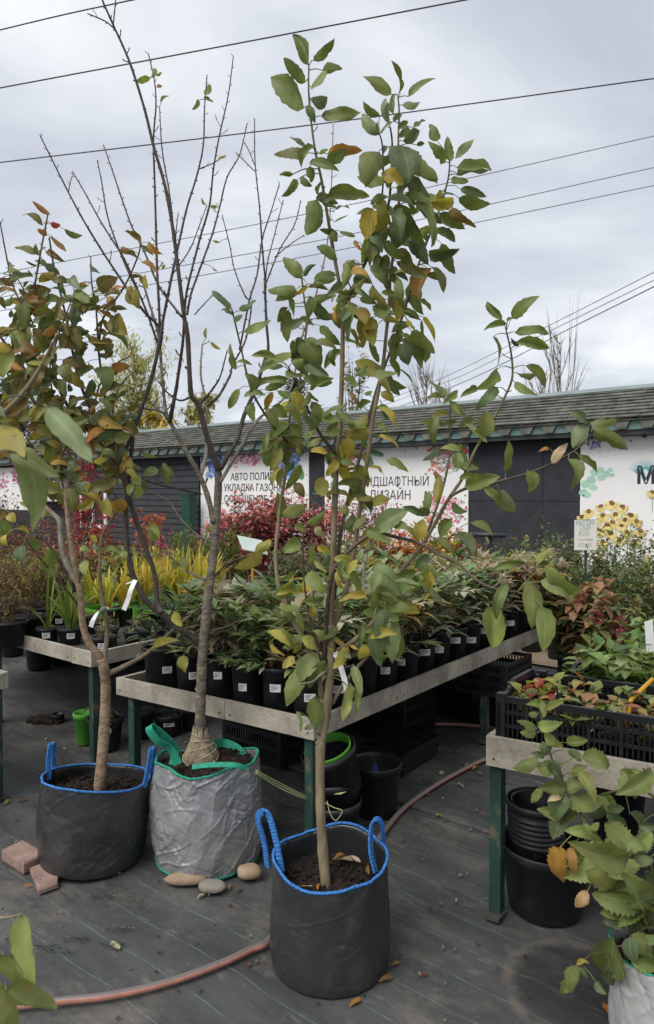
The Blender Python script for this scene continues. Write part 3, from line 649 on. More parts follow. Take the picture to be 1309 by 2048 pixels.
def peony(t, h, spread, cs, seed, z0, nst=6, ncl=4, ll=.085, world=False, loc=Vector((0,0,0))):
    r = random.Random(seed); st = MB(); fo = MB()
    for i in range(nst):
        a = 6.283*i/nst+r.uniform(-.5,.5); lean = spread*r.uniform(.25, .9); hh = h*r.uniform(.7, 1.0)
        b0 = loc+Vector((.03*math.cos(a), .03*math.sin(a), z0)); top = loc+Vector((lean*math.cos(a), lean*math.sin(a), z0+hh)); mid = (b0+top)/2+Vector((-.15*lean*math.cos(a), -.15*lean*math.sin(a), hh*.08))
        path = smooth_path([b0, mid, top], 4); st.tube(path, [.0035, .002], 5)
        for k in range(ncl):
            s = .12+.88*(k+.7)/ncl; q_ = path[min(len(path)-1, int(s*(len(path)-1)))]
            aa = a+k*2.4+r.uniform(-.6,.6); el = r.uniform(-.15, .95)
            d = Vector((math.cos(aa)*math.cos(el), math.sin(aa)*math.cos(el), math.sin(el))); pl = r.uniform(.04, .09)
            e_ = q_+d*pl; st.tube([q_, e_], [.0016, .001], 4)
            c0 = r.choice(cs); side = d.cross(Vector((0,0,1))).normalized()
            for j in range(r.choice((5,6,7,7))):
                ang = (-1.25, 1.25, -.75, .75, -.28, .28, 0)[j % 7]+r.uniform(-.12,.12); bb = e_-d*pl*(.35 if abs(ang) > 1 else .12 if abs(ang) > .5 else 0)
                dd = d*math.cos(ang)+side*math.sin(ang)+Vector((0,0,r.uniform(-.2,.35)))
                ln = ll*r.uniform(.75, 1.25); leaflet(fo, bb, dd, ln, ln*r.uniform(.33,.46), jit(c0, .2, r), fold=r.uniform(.05,.35), droop=r.uniform(-.1,.3))
    st.build('stems', 'stem_r', t, world=world); fo.build('foliage', 'fol', t, cols=True, kind='stuff', world=world)
def bush(t, rx, rz, zc, n, cs, ln, wd, seed, nst=9, zb=.1, stem='stem_r', world=False, loc=Vector((0,0,0)), up=0.0, shell=.5, twig=.004, flowers=None, hang=0.0):
    r = random.Random(seed); st = MB(); fo = MB(); tips = []
    for i in range(nst):
        a = 6.283*i/nst+r.uniform(-.4,.4); k = r.uniform(.15, .95); zz = zc+rz*r.uniform(.05, .95)*math.sqrt(max(.05, 1-k*k))
        top = loc+Vector((rx*k*math.cos(a), rx*k*math.sin(a), zz)); b0 = loc+Vector((.04*math.cos(a)*min(1,rx*4), .04*math.sin(a)*min(1,rx*4), zb))
        mid = b0.lerp(top, .5)+Vector((rx*.12*r.uniform(-1,1), rx*.12*r.uniform(-1,1), 0)); pth = smooth_path([b0, mid, top], 5); st.tube(pth, [twig, twig*.35], 4); tips.append(pth)
        for q_ in range(3):
            s = pth[r.randint(4, len(pth)-2)]; e_ = s+Vector((r.uniform(-1,1)*rx*.4, r.uniform(-1,1)*rx*.4, r.uniform(.2,1)*rz*.4)); st.tube([s, e_], [twig*.5, twig*.25], 4); tips.append([s, s.lerp(e_,.5), e_])
    for i in range(n):
        pth = r.choice(tips); s = pth[r.randint(len(pth)//3, len(pth)-1)]
        a = r.uniform(0, 6.283); el = r.uniform(-.7, .9)+up
        d = Vector((math.cos(a)*math.cos(el), math.sin(a)*math.cos(el), math.sin(el)-hang))
        off = Vector((r.gauss(0,1), r.gauss(0,1), r.gauss(0,1)))*rx*.13; l_ = ln*r.uniform(.7,1.3)
        leaflet(fo, s+off, d, l_, l_*wd, jit(r.choice(cs), .22, r), fold=r.uniform(0,.3), droop=r.uniform(0,.3))
    st.build('stems', stem, t, world=world); fo.build('foliage', 'fol', t, cols=True, kind='stuff', world=world)
    if flowers:
        fm = MB()
        for (fx, fy, fz, fr, fc) in flowers:
            for i in range(40):
                v = Vector((r.gauss(0,1), r.gauss(0,1), r.gauss(0,1))).normalized(); leaflet(fm, loc+Vector((fx,fy,fz))+v*fr*.7, v+Vector((r.uniform(-.4,.4),)*3), fr*.45, fr*.4, jit(fc,.25,r), up=Vector((.3,.5,.8)))
        fm.build('flower_heads', 'fol', t, cols=True, kind='stuff', world=world)
def swords(t, n, h, spread, cs, seed, z0, wd=.02, world=False, loc=Vector((0,0,0)), bend=.3, rad=.04):
    r = random.Random(seed); fo = MB()
    for i in range(n):
        a = r.uniform(0, 6.283); b0 = loc+Vector((rad*r.random()*math.cos(a), rad*r.random()*math.sin(a), z0)); k = r.uniform(.1, 1)*spread; hh = h*r.uniform(.6, 1.05)*(1-.25*k/spread)
        d = Vector((math.cos(a), math.sin(a), 0)); side = Vector((-math.sin(a+r.uniform(-.9,.9)), math.cos(a), 0)).normalized(); c = jit(r.choice(cs), .15, r); v = []; f = []; m_ = 7
        c2 = jit(r.choice(cs), .15, r)
        for j in range(m_+1):
            s = j/m_; w_ = wd*(.75+.5*s if s < .35 else .95*(1-((s-.35)/.65)**2.2))*.5; p_ = b0+d*k*(s**1.7)+Vector((0,0,hh*s-bend*k*s**4))
            v += [p_+side*w_, p_+d*w_*.25, p_-side*w_]
        for j in range(m_):
            a_ = 3*j; f += [(a_, a_+1, a_+4, a_+3), (a_+1, a_+2, a_+5, a_+4)]
        n0 = len(fo.v); fo.add(v, f, c)
        for j in range(len(v)//2, len(v)): fo.c[n0+j] = tuple(c[q_]*.5+c2[q_]*.5 for q_ in range(3))
    return fo
# ================================================================== hero trees
PAL = {'g':(0.160,0.200,0.058),'d':(0.100,0.138,0.062),'l':(0.26,0.285,0.090),'p':(0.205,0.25,0.140),'y':(0.43,0.34,0.055),'o':(0.40,0.17,0.035),'b':(0.20,0.115,0.035),'t':(0.42,0.34,0.21),'r':(0.35,0.05,0.04),'k':(0.145,0.150,0.045)}
SAMPLES = []          # (px, py, depth, tree, world point) along every traced branch
def branch(tree, pts, r0, r1, d0, d1, m, key, spur=0, name='branch', per=5, n=7, reg=None, sspur=1.0):
    """pts: photo pixels; r0,r1 in pixels; depth runs d0 -> d1 metres"""
    if reg: pts = [(reg[0]+x/reg[2], reg[1]+y/reg[2]) for x, y in pts]
    k = len(pts); p3 = []
    r = random.Random(int(pts[0][0]*7+pts[-1][1]))
    ph = r.uniform(0, 6)
    for i, (x, y) in enumerate(pts):
        s = i/(k-1); p3.append(P(x, y, d0+(d1-d0)*s+(.015*math.sin(s*7+ph) if 0 < i else 0)))
    pa = smooth_path(p3, per); K = len(pa); mb = MB()
    rad = [((r0+(r1-r0)*(i/(K-1)))*(1+r.uniform(-.07,.07)))*(pa[i].y/FPX) for i in range(K)]
    mb.tube(pa, rad, n)
    if spur:
        L_ = 0; nxt = r.uniform(.2, 1)*spur; sd_ = 1
        for i in range(1, K):
            seg = (pa[i]-pa[i-1]).length; L_ += seg
            while L_ > nxt:
                q_ = pa[i]; t_ = (pa[i]-pa[i-1]).normalized(); s_ = t_.cross(Vector((0,1,0))).normalized()*sd_; s_ = (s_+Vector((0, r.uniform(-.8,.8), 0))+t_*.8).normalized(); sd_ = -sd_
                ln = r.uniform(.010, .026)*sspur*(1.0 if r.random() > .12 else 3.0); b_ = max(rad[i]*.5, .0013)
                mb.tube([q_, q_+s_*ln*.6, q_+s_*ln*.85+t_*ln*.1, q_+s_*ln+t_*ln*.2], [b_, b_*.8, b_*1.15, b_*.3], 5); nxt += spur*r.uniform(.6, 1.4)
    mb.build(name, m, tree, True)
    for i in range(0, K):
        q_ = pa[i]; rel = q_-Vector((0,0,CAMZ)); f_ = rel.y*_cp-rel.z*_sp; u_ = rel.y*_sp+rel.z*_cp
        SAMPLES.append((CX+FPX*rel.x/f_, CY-FPX*u_/f_, q_.y, tree, q_, key))
def nearest(x, y, keys, maxd=1e9):
    best = None; bd = maxd
    for s in SAMPLES:
        if s[5] not in keys: continue
        d = math.hypot(s[0]-x, s[1]-y)
        if d < bd: bd = d; best = s
    return best, bd
def leaf_mesh(B, T, nrm, wratio, arch, fold, r, pet=None, teeth=0.0, roll=0.0, shape=0, wild=1.0):
    ax = T-B; ln = ax.length; a = ax.normalized(); s = a.cross(nrm).normalized(); n_ = s.cross(a).normalized()
    v = []; f = []; uv = []; NL, NC = (18, 6) if teeth > .05 else (11, 6)
    tw0, tw1 = r.uniform(-.45,.45)*wild, r.uniform(-.7,.7)*wild; curl = r.choice((0,0,.05,.12,.22))*wild; asym = r.uniform(-.14,.14)*wild; pk = r.uniform(.0,.16)
    wav = r.uniform(.008, .055)*ln*wild; ph = r.uniform(0, 6); side_bend = r.uniform(-.10, .10)*ln; fq = r.uniform(5, 11)
    bite = (r.randint(3, NL-2), r.choice((-1, 1)), r.uniform(.25, .6)) if r.random() < .22 else None; jr = [1+r.uniform(-.07, .07)*wild for _ in range(2*(NL+1))]
    for i in range(NL+1):
        t = i/NL
        w_ = (t**(.42+pk))*((1-t)**(.70+pk))*(1.52+pk*1.3) if shape == 0 else (t**.50)*((1-t)**.80)*1.66
        w_ = wratio*ln*.5*max(w_, .015)*(1+(teeth*(1 if i % 2 else -1)))
        c = B+a*ln*t+n_*(arch*ln*4*t*(1-t)-curl*ln*max(0,t-.45)**2*2)+s*side_bend*4*t*(1-t)
        ct, sn2 = math.cos(tw0+(tw1-tw0)*t), math.sin(tw0+(tw1-tw0)*t); sT = s*ct+n_*sn2; nT = n_*ct-s*sn2
        for j in range(NC+1):
            u = -1+2*j/NC; au = abs(u)
            h = fold*au*w_ - roll*au*au*w_
            h += wav*math.sin(t*fq+ph+(2 if u > 0 else 0))*au*au
            wx = w_*(1-.32*min(1,abs(fold))*au)*(1+asym*u)*(jr[i*2+(1 if u > 0 else 0)] if au > .6 else 1)
            if bite and abs(i-bite[0]) < 2 and u*bite[1] > .3: wx *= 1-bite[2]*(1 if i == bite[0] else .5)
            v.append(c+sT*u*wx+nT*h); uv.append((.5+u/2, t))
    for i in range(NL):
        for j in range(NC):
            q_ = i*(NC+1)+j; f.append((q_, q_+1, q_+NC+2, q_+NC+1))
    if pet is not None:
        mid = pet.lerp(B, .55)+Vector((0,0,.10*(B-pet).length)); n0 = len(v)
        tv, tf, _ = tube(smooth_path([pet, mid, B, B+a*ln*.04], 3), [.0016, .0009], 4); v += tv; f += [tuple(i+n0 for i in q_) for q_ in tf]; uv += [(.5, .5)]*len(tv)
    return v, f, uv
LN = [0]
def leaf(keys, bx, by, tx, ty, w_, c, reg=None, dz=0.0, petmax=95, teeth=0.03, depth=None, parent=None, shape=0):
    if reg: bx, by, tx, ty = reg[0]+bx/reg[2], reg[1]+by/reg[2], reg[0]+tx/reg[2], reg[1]+ty/reg[2]
    LN[0] += 1; r = random.Random(LN[0]*13+5)
    nb, bd = nearest(bx, by, keys)
    d = depth if depth else nb[2]-.012+r.uniform(-.05, .025)
    B = P(bx, by, d); lnpx = math.hypot(tx-bx, ty-by); T = P(tx, ty, d+dz+r.uniform(-.55, .45)*lnpx*d/FPX)
    ax = (T-B).normalized(); tocam = (Vector((0,0,CAMZ))-B).normalized()
    up = Vector((0,0,1)); base_n = (tocam*.8+up*.55+Vector((r.uniform(-.5,.5), 0, r.uniform(-.3,.3)))).normalized()
    if r.random() < .3: base_n = (tocam-up*.25+Vector((r.uniform(-.4,.4),0,0))).normalized()
    fold = r.choice((.05,.2,.35,.55,.8,-.25)); roll = r.uniform(-.3, .5); arch = r.uniform(-.06, .20)
    if w_ < .36: fold += .12; arch += .04
    pet = nb[4] if (nb and bd < petmax) else None
    v, f, uv = leaf_mesh(B, T, base_n, min(w_*1.56, 1.2), arch, fold, r, pet, teeth, roll, shape)
    cc = PAL[c[0]]
    if len(c) > 1: k = r.uniform(.3,.7); cc = tuple(cc[i]*k+PAL[c[1]][i]*(1-k) for i in range(3))
    o = O('leaf', v, f, 'leaf', parent or nb[3], True, uvs=uv); o.color = S(jit(cc, .12, r)); return o
def leaves(keys, reg, txt, **k):
    for ln in txt.strip().replace('\n', ';').split(';'):
        q_ = ln.split()
        if len(q_) == 6: leaf(keys, *[float(x) for x in q_[:5]], q_[5], reg=reg, **k)

# ------------------------------------------------------------------ grow bags
def woven(name, c1, c2, rough, scale=420, bumpst=.35, spec=.4):
    m = mat(name, c1, c2, rough, 6, bump=0, spec=spec); t = m.node_tree; n = t.nodes; l = t.links; b = n['Principled BSDF']
    tcn = n.new('ShaderNodeTexCoord'); w1 = n.new('ShaderNodeTexChecker'); w1.inputs['Scale'].default_value = scale; l.new(tcn.outputs['UV'], w1.inputs['Vector'])
    q_ = n.new('ShaderNodeTexNoise'); q_.inputs['Scale'].default_value = 9; q_.inputs['Detail'].default_value = 6; l.new(tcn.outputs['Object'], q_.inputs['Vector'])
    a = n.new('ShaderNodeMath'); a.operation = 'MULTIPLY_ADD'; a.inputs[1].default_value = 2.5; l.new(q_.outputs['Fac'], a.inputs[0]); l.new(w1.outputs['Fac'], a.inputs[2])
    bp = n.new('ShaderNodeBump'); bp.inputs['Strength'].default_value = bumpst; bp.inputs['Distance'].default_value = .002; l.new(a.outputs[0], bp.inputs['Height']); l.new(bp.outputs[0], b.inputs['Normal'])
    return m
M['bag_black'] = woven('black_woven_bag', (0.030,0.031,0.033), (0.020,0.021,0.023), .34, 260, .4, .7); overlay(M['bag_black'], (0.085,0.078,0.068), 6, .52, .72, .5)
M['bag_silver'] = woven('silver_woven_bag', (0.34,0.345,0.352), (0.285,0.29,0.297), .33, 330, .12, .7); M['bag_silver'].node_tree.nodes['Principled BSDF'].inputs['Metallic'].default_value = .3; overlay(M['bag_silver'], (0.22,0.205,0.18), 5, .62, .8, .35)
M['bag_white'] = woven('white_woven_bag', (0.40,0.40,0.39), (0.32,0.32,0.31), .5, 260, .4)
M['trim_blue'] = mat('blue_edging', (0.07,0.27,0.66), (0.025,0.13,0.42), .55, 170, bump=.8, bscale=260, lo=.42, hi=.58)
M['trim_green'] = mat('green_edging', (0.025,0.30,0.19), (0.02,0.22,0.14), .6, 60, bump=.4, bscale=300)
def bag(t, c, rt, rb, h, mat_, seed, wave=None, wr=.004, tilt=None, soil_z=.75, wr_scale=9, ridge=False, nseg=110, nz_=34, trim='trim_blue', tr=.0055, bulge=.0, bottom_trim=None, sq=0.0):
    """open woven bag: outer skin up to a wavy rim, inner skin down to the soil"""
    r = random.Random(seed); wave = wave or (lambda a: 0.0); rows = []
    def rimz(a): return h+wave(a)
    def disp(a, z, k):
        q_ = Vector((math.cos(a)*1.1, math.sin(a)*1.1, z*3.2+seed)); d = mnoise.noise(q_*wr_scale*.33)*wr*1.6
        if ridge:
            sa = ((a-math.pi/2) % (2*math.pi))*rt; wob = mnoise.noise_vector(Vector((sa*7, z*7, seed)))*.03
            amp = .3+.7*max(0, min(1, .5+1.5*mnoise.noise(Vector((sa*4, z*5, -seed)))))
            for (th, f1, f2, am) in ((.6, 5, 17, 1.0), (-.85, 6, 19, -.9), (1.35, 7, 22, .7), (-.25, 9, 30, -.45), (.95, 12, 38, .4)):
                s1 = (sa+wob.x)*math.cos(th)+(z+wob.y)*math.sin(th); t1 = -(sa+wob.x)*math.sin(th)+(z+wob.y)*math.cos(th)
                d += wr*amp*am*max(0.0, 1-abs(mnoise.noise(Vector((s1*f1, t1*f2, seed+th*9))))*7)**1.5
            d += wr*.9*mnoise.noise(Vector((sa*9, z*8, seed)))
        else:
            d += wr*.9*(1-abs(mnoise.noise(Vector((math.cos(a)*.8, math.sin(a)*.8, z*14+seed))*1.3))*2.4)*(z/h)
        return d*min(1, k*8)
    def P_(a, rr_, z): 
        e_ = 1+sq*math.cos(4*a)
        return Vector((rr_*e_*math.cos(a), rr_*e_*math.sin(a), z))
    v = []; f = []; uv = []
    nr = 0
    for j in range(nz_+1):
        k = j/nz_
        for i in range(nseg):
            a = 2*math.pi*i/nseg; z = rimz(a)*k; rr_ = rb+(rt-rb)*k+bulge*math.sin(math.pi*k)-.010*(1-k)**8*1.0
            rr_ += disp(a, z, min(k+.05, 1.0)); v.append(P_(a, rr_, z+.002)); uv.append((a/6.283*2*math.pi*rt, z))
        nr += 1
    for j in range(1, 9):
        k = 1-j/8*(1-soil_z+.06)
        for i in range(nseg):
            a = 2*math.pi*i/nseg; z = rimz(a)*k; rr_ = rb+(rt-rb)*k+bulge*math.sin(math.pi*k)-.005+disp(a, z, min(k+.05,1)); v.append(P_(a, rr_, z+.002)); uv.append((a/6.283*2*math.pi*rt, z))
        nr += 1
    for j in range(nr-1):
        for i in range(nseg):
            q_ = (i+1) % nseg; f.append((j*nseg+i, j*nseg+q_, (j+1)*nseg+q_, (j+1)*nseg+i))
    f.append(tuple(range(nseg-1, -1, -1)))
    Mx = Matrix.Translation(Vector(c)) @ (tilt or Matrix.Identity(4))
    bo = O('bag', [Mx @ p for p in v], f, mat_, t, True, uvs=uv)
    # rim edging with stitches
    if trim:
        rim = [v[nz_*nseg+i]+Vector((0,0,0)) for i in range(nseg)]; mb = MB(); m_ = nseg*2
        pts = []
        for i in range(m_+1):
            p_ = rim[(i//2) % nseg] if i % 2 == 0 else (rim[(i//2) % nseg]+rim[(i//2+1) % nseg])/2
            pts.append(Mx @ p_)
        mb.tube(pts, [tr*(1.0 if i % 2 else .78) for i in range(m_+1)], 6, False); mb.build('edging', trim, bo, True)
    if bottom_trim:
        mb = MB(); pts = [Mx @ (v[i]*1.008+Vector((0,0,.006+.003*math.sin(i*1.7)))) for i in list(range(nseg))+[0]]; mb.tube(pts, .005, 5, False); mb.build('bottom_seam', bottom_trim, bo, True)
    # soil
    sv = []; sf = []; k = 40; rs = rb+(rt-rb)*soil_z-.006; rg = 9
    sv.append(Mx @ Vector((0,0,h*soil_z+.02)))
    for j in range(1, rg+1):
        for i in range(k):
            a = 2*math.pi*i/k; q_ = rs*j/rg; z = h*soil_z+.022*(1-(j/rg)**2)+.016*mnoise.noise(Vector((q_*math.cos(a)*22, q_*math.sin(a)*22, seed)))+r.uniform(-.004,.004)
            sv.append(Mx @ P_(a, q_, z))
    for i in range(k):
        sf.append((0, 1+i, 1+(i+1) % k))
    for j in range(rg-1):
        for i in range(k):
            q_ = (i+1) % k; sf.append((1+j*k+i, 1+(j+1)*k+i, 1+(j+1)*k+q_, 1+j*k+q_))
    so_ = O('soil', sv, sf, 'soil', t)
    cl = MB()
    for i in range(520):
        a = r.uniform(0, 6.283); q_ = rs*math.sqrt(r.random())*.96; s_ = r.uniform(.0012, .0048)*(1.6 if i % 17 == 0 else 1); p_ = Mx @ Vector((q_*math.cos(a), q_*math.sin(a), h*soil_z+.022*(1-(q_/rs)**2)+.006))
        R3_ = Matrix.Rotation(r.uniform(0,6.28),3,'Z') @ Matrix.Rotation(r.uniform(-.9,.9),3,'X') @ Matrix.Rotation(r.uniform(-.9,.9),3,'Y'); cl.box(p_, R3_ @ Vector((s_*r.uniform(.7,1.8), s_*.4, 0)), R3_ @ Vector((-s_*.4, s_, s_*.3)), R3_ @ Vector((0, -s_*.3, s_*.7)))
    cl.build('soil_clods', 'soil', so_, kind='stuff')
    return Mx
def strap(t, pts, w_, m, thick=.003, wdir=None, ribs=True):
    """flat webbing loop"""
    pa = smooth_path(pts, 16); v = []; f = []; k = len(pa); n = 0
    for i, p_ in enumerate(pa):
        tg = (pa[min(i+1,k-1)]-pa[max(i-1,0)]).normalized(); wd = wdir-tg*wdir.dot(tg); wd.normalize(); nn = tg.cross(wd); e_ = thick*(1.35 if (ribs and i % 2) else .8)
        v += [p_+wd*w_/2+nn*e_, p_-wd*w_/2+nn*e_, p_-wd*w_/2-nn*e_, p_+wd*w_/2-nn*e_]
    for i in range(k-1):
        for j in range(4):
            q_ = (j+1) % 4; f.append((i*4+j, i*4+q_, i*4+4+q_, i*4+4+j))
    f += [(0,3,2,1), tuple((k-1)*4+j for j in range(4))]
    return O('handle', v, f, m, t)

# ------------------------------------------------------------------ T1 the apple tree in front
RA=(530,60,2.785); RBr=(530,340,2.785); RC=(420,560,4.363); RD=(640,600,4.363); RE=(540,900,3.636); RF=(520,1200,3.85); RG=(840,560,2.975); RH=(840,860,2.975); RI=(0,380,3.74); RI4=(0,650,3.74); RK=(0,950,3.2725); RJ=(200,750,3.636); RX=(0,0,2.0015); RX3=(0,600,2.618); R6=(0,1050,2.618)
c1 = Vector((.010, 2.168, 0))
T1 = thing('apple_tree', 'leafy green apple sapling in a black bag with bright blue edging', 'tree', c1)
def wv1(a): return -.026*max(0, math.cos(a-R(-108)))**5+.016*max(0, math.cos(a-R(72)))**8-.016*max(0, math.cos(a-R(125)))**6-.012*max(0, math.cos(a-R(-40)))**6
bag(T1, c1, .182, .198, .335, 'bag_black', 3, wv1, .0028, soil_z=.71, ridge=True, nseg=200, nz_=80)
def Pc(px, py, d): return P(px, py, d)
for (pl, d0, d1) in (([(536,1735),(530,1690),(517,1640),(524,1624),(538,1632),(552,1680),(564,1742)], 2.23, 2.13), ([(752,1745),(742,1700),(744,1652),(756,1640),(765,1655),(766,1700),(757,1735)], 2.18, 2.32)):
    k = len(pl); strap(T1, [P(x, y, d0+(d1-d0)*i/(k-1)) for i, (x, y) in enumerate(pl)], .022, 'trim_blue', .003, Vector((.75,-.6,0)) if pl[0][0] < 600 else Vector((.5,.85,0)))
b1 = lambda pts, r0, r1, d0, d1, m='bark_twig', **k: branch(T1, pts, r0, r1, d0, d1, m, 1, **k)
b1([(656,1800),(653,1775),(646,1700),(641,1600),(641,1500),(645,1470),(653,1434),(658,1382),(663,1330),(664,1290),(663,1250)], 11.5, 7.4, 2.13, 2.20, 'bark', name='trunk', n=12, spur=.055, sspur=.42)
b1([(663,1250),(663,1200),(668,1065),(672,955),(676,914),(679,875),(682,818),(685,715),(686,623),(683,588),(672,530),(661,466),(652,412),(643,358),(632,308),(624,254),(618,186),(618,133)], 7.0, 1.6, 2.20, 2.12, 'bark', spur=.07, sspur=.4)
b1([(668,1252),(680,1215),(694,1175),(708,1106),(719,1024),(730,955),(738,898),(748,829),(759,772),(767,726),(774,657),(778,627),(781,555),(788,501),(796,430),(799,379),(798,320),(797,275),(799,229),(796,190)], 5.6, 1.6, 2.2, 2.08, 'bark', spur=.06, sspur=.5)
b1([(668,1200),(680,1079),(694,1010),(713,941),(727,886),(745,810),(765,745),(790,680),(815,600),(828,555),(853,487),(878,423),(896,361),(900,322)], 4.2, 1.5, 2.21, 2.3, spur=.07, sspur=.5)
b1([(686,645),(692,606),(727,534),(760,462),(778,405),(781,376),(785,293),(781,255)], 4.2, 1.6, 2.14, 2.02, spur=.06, sspur=.5)
b1([(760,462),(764,400),(767,351),(765,290),(757,262)], 2.2, 1.4, 2.07, 2.02)
b1([(643,1413),(640,1361),(625,1310),(603,1270),(582,1234),(566,1192),(556,1164),(552,1106),(559,1032),(570,955),(575,905),(575,869),(580,835),(599,766),(608,697),(615,640),(610,606),(604,556)], 5.6, 1.6, 2.2, 2.28, 'bark', spur=.08, sspur=.4)
b1([(676,912),(645,874),(626,840),(610,803),(590,762),(578,734)], 3.4, 1.6, 2.17, 2.02)
b1([(576,885),(560,865),(546,851),(512,798),(496,755),(482,693),(469,638),(464,618)], 3, 1.5, 2.25, 2.15)
b1([(648,1330),(651,1280),(655,1230),(658,1189),(669,1139),(697,1103),(746,1068),(788,1073),(840,1087),(878,1109),(914,1125),(948,1156),(985,1176),(1035,1184)], 5.2, 2.2, 2.2, 1.92, spur=.09, sspur=.4)
b1([(752,1066),(738,1092),(730,1134),(727,1167),(738,1194),(757,1200),(772,1190),(785,1165)], 3.2, 1.8, 2.08, 2.0, 'bark_pale')
b1([(757,1200),(750,1230),(752,1265)], 1.6, 1.2, 2.03, 2.0, 'bark_pale'); b1([(757,1200),(772,1215),(778,1240)], 1.6, 1.2, 2.03, 2.0, 'bark_pale')
b1([(666,1310),(682,1298),(699,1288),(736,1257),(762,1221),(777,1200),(804,1142),(840,1098),(870,1048),(900,994),(927,954),(951,900),(991,832),(1011,792),(1025,755),(1023,708),(1013,662)], 5.6, 1.7, 2.19, 2.0, 'bark', spur=.08, sspur=.5)
b1([(664,1408),(686,1371),(712,1338),(745,1300),(787,1228),(803,1178),(822,1150),(850,1130),(905,1070)], 4.6, 1.4, 2.19, 2.1, 'bark')
b1([(902,992),(930,978),(958,974),(1001,962),(1055,947),(1106,926),(1156,897),(1176,870),(1183,850)], 3.4, 1.5, 2.05, 1.86)
b1([(850,1082),(865,1038),(884,984),(897,927),(900,893),(900,846),(902,806)], 3, 1.5, 2.11, 2.2)
b1([(640,1303),(632,1278),(616,1213),(609,1161),(606,1065)], 3, 1.3, 2.17, 2.1); b1([(628,1262),(627,1186),(625,1065),(632,991)], 2, 1.2, 2.16, 2.2)
b1([(648,1474),(636,1464),(630,1452)], 5, 2.5, 2.2, 2.15, 'bark'); b1([(598,1368),(624,1364),(645,1347),(665,1336)], 2, 2.4, 2.1, 2.19, 'bark_pale'); b1([(663,1343),(690,1335),(707,1330)], 1.6, 1.1, 2.17, 2.08); b1([(652,1350),(680,1360),(697,1372)], 1.4, 1, 2.18, 2.1)
b1([(985,1176),(1000,1160),(1002,1120)], 1.8, 1.2, 1.95, 1.93, 'bark_pale')
leaves((1,), RA, '''245 195 155 28 .42 g;272 170 390 42 .35 g;225 292 100 155 .42 g;262 330 345 225 .6 l;320 225 430 212 .5 g;215 435 25 257 .45 g;262 400 350 370 .7 d;318 480 537 458 .4 g;240 420 280 520 .5 d;228 690 52 690 .42 k
230 660 135 590 .35 d;280 650 205 770 .5 g;350 690 545 672 .35 o;345 725 460 660 .5 g;305 690 355 665 .5 g;250 740 410 775 .4 g;160 800 80 805 .4 g;250 760 260 850 .6 g;750 350 703 168 .28 g;705 360 548 242 .4 g
800 370 952 270 .4 g;770 420 865 400 .8 gp;640 475 548 398 .5 g;640 580 542 460 .45 gp;690 520 675 380 .35 p;690 500 690 400 .3 d;720 470 720 350 .4 gp;715 510 755 450 .4 gp;650 575 712 510 .4 gp;635 560 625 505 .4 p
740 545 800 505 .6 g;750 600 810 540 .5 gp;770 620 865 560 .7 d;830 545 895 500 .5 d;960 620 920 515 .45 g;1005 740 912 620 .5 g;1040 730 1012 585 .38 g;1065 715 1170 602 .3 gp;1065 765 1232 765 .3 g;1070 805 1262 780 .4 g
635 680 560 860 .5 g;600 760 740 700 .4 g;690 650 660 690 .6 d;845 640 890 630 .6 d;750 640 800 836 .7 d;830 720 965 836 .6 g;650 800 780 860 .6 y''')
leaves((1,), RBr, '''180 55 95 148 .45 g;155 25 85 28 .35 g;200 40 265 90 .4 g;300 140 325 60 .5 g;285 165 235 362 .48 g;345 155 585 140 .35 g;335 182 402 165 .5 d;380 232 468 205 .6 d;375 340 405 400 .8 k;420 340 505 372 .4 g
390 290 470 250 .2 p;405 500 285 422 .4 g;205 600 110 478 .45 g;215 590 280 520 .4 d;175 670 15 665 .45 g;185 680 55 735 .4 g;270 635 398 605 .4 g;240 650 362 665 .3 k;265 740 398 700 .45 g;270 740 385 830 .45 d
130 765 70 850 .5 k;495 500 440 650 .5 gl;600 215 565 390 .75 y;665 215 605 370 .55 y;615 370 585 540 .6 g;490 540 585 600 .6 yo;500 395 535 450 .4 o;495 600 600 635 .5 d;510 655 590 710 .35 g;690 145 830 200 .6 d
590 190 690 150 .4 g;755 270 735 440 .9 d;690 10 785 100 .55 y;815 60 830 180 .65 d;810 40 920 150 .6 g;850 0 970 70 .5 g;820 190 940 410 .4 g;860 170 990 300 .35 d;970 240 1115 330 .4 g;1025 225 1175 320 .35 b
945 345 1070 390 .5 d;915 480 1085 440 .5 d;985 410 1060 580 .4 dg;1080 155 1265 195 .4 g;1090 105 1235 150 .3 d;1070 20 1262 0 .3 g;1040 50 1135 60 .5 g;970 150 1050 135 .5 d;660 300 650 430 .5 d;805 400 905 520 .5 d
840 400 890 440 .5 b;740 440 830 560 .5 k;760 480 905 600 .4 k;620 480 690 600 .5 g;590 530 705 660 .4 g;735 510 810 580 .4 d;725 580 800 620 .4 d;905 545 850 720 .6 ob;930 540 1000 680 .4 k;870 720 930 785 .5 g
600 640 690 760 .5 ky;530 715 625 740 .4 g;600 760 680 830 .5 g;505 750 430 850 .6 d;505 770 560 860 .6 yb;740 600 780 780 .35 g;800 640 880 810 .35 g;770 780 865 836 .4 g;400 720 445 775 .5 g;390 780 400 850 .35 o;870 340 905 400 .6 g
700 240 760 400 .5 d;640 400 610 500 .5 d;680 470 640 600 .5 k;700 560 760 640 .45 k;650 560 700 690 .4 d;800 300 870 400 .5 d;780 60 740 160 .5 d;700 700 760 810 .5 k''')
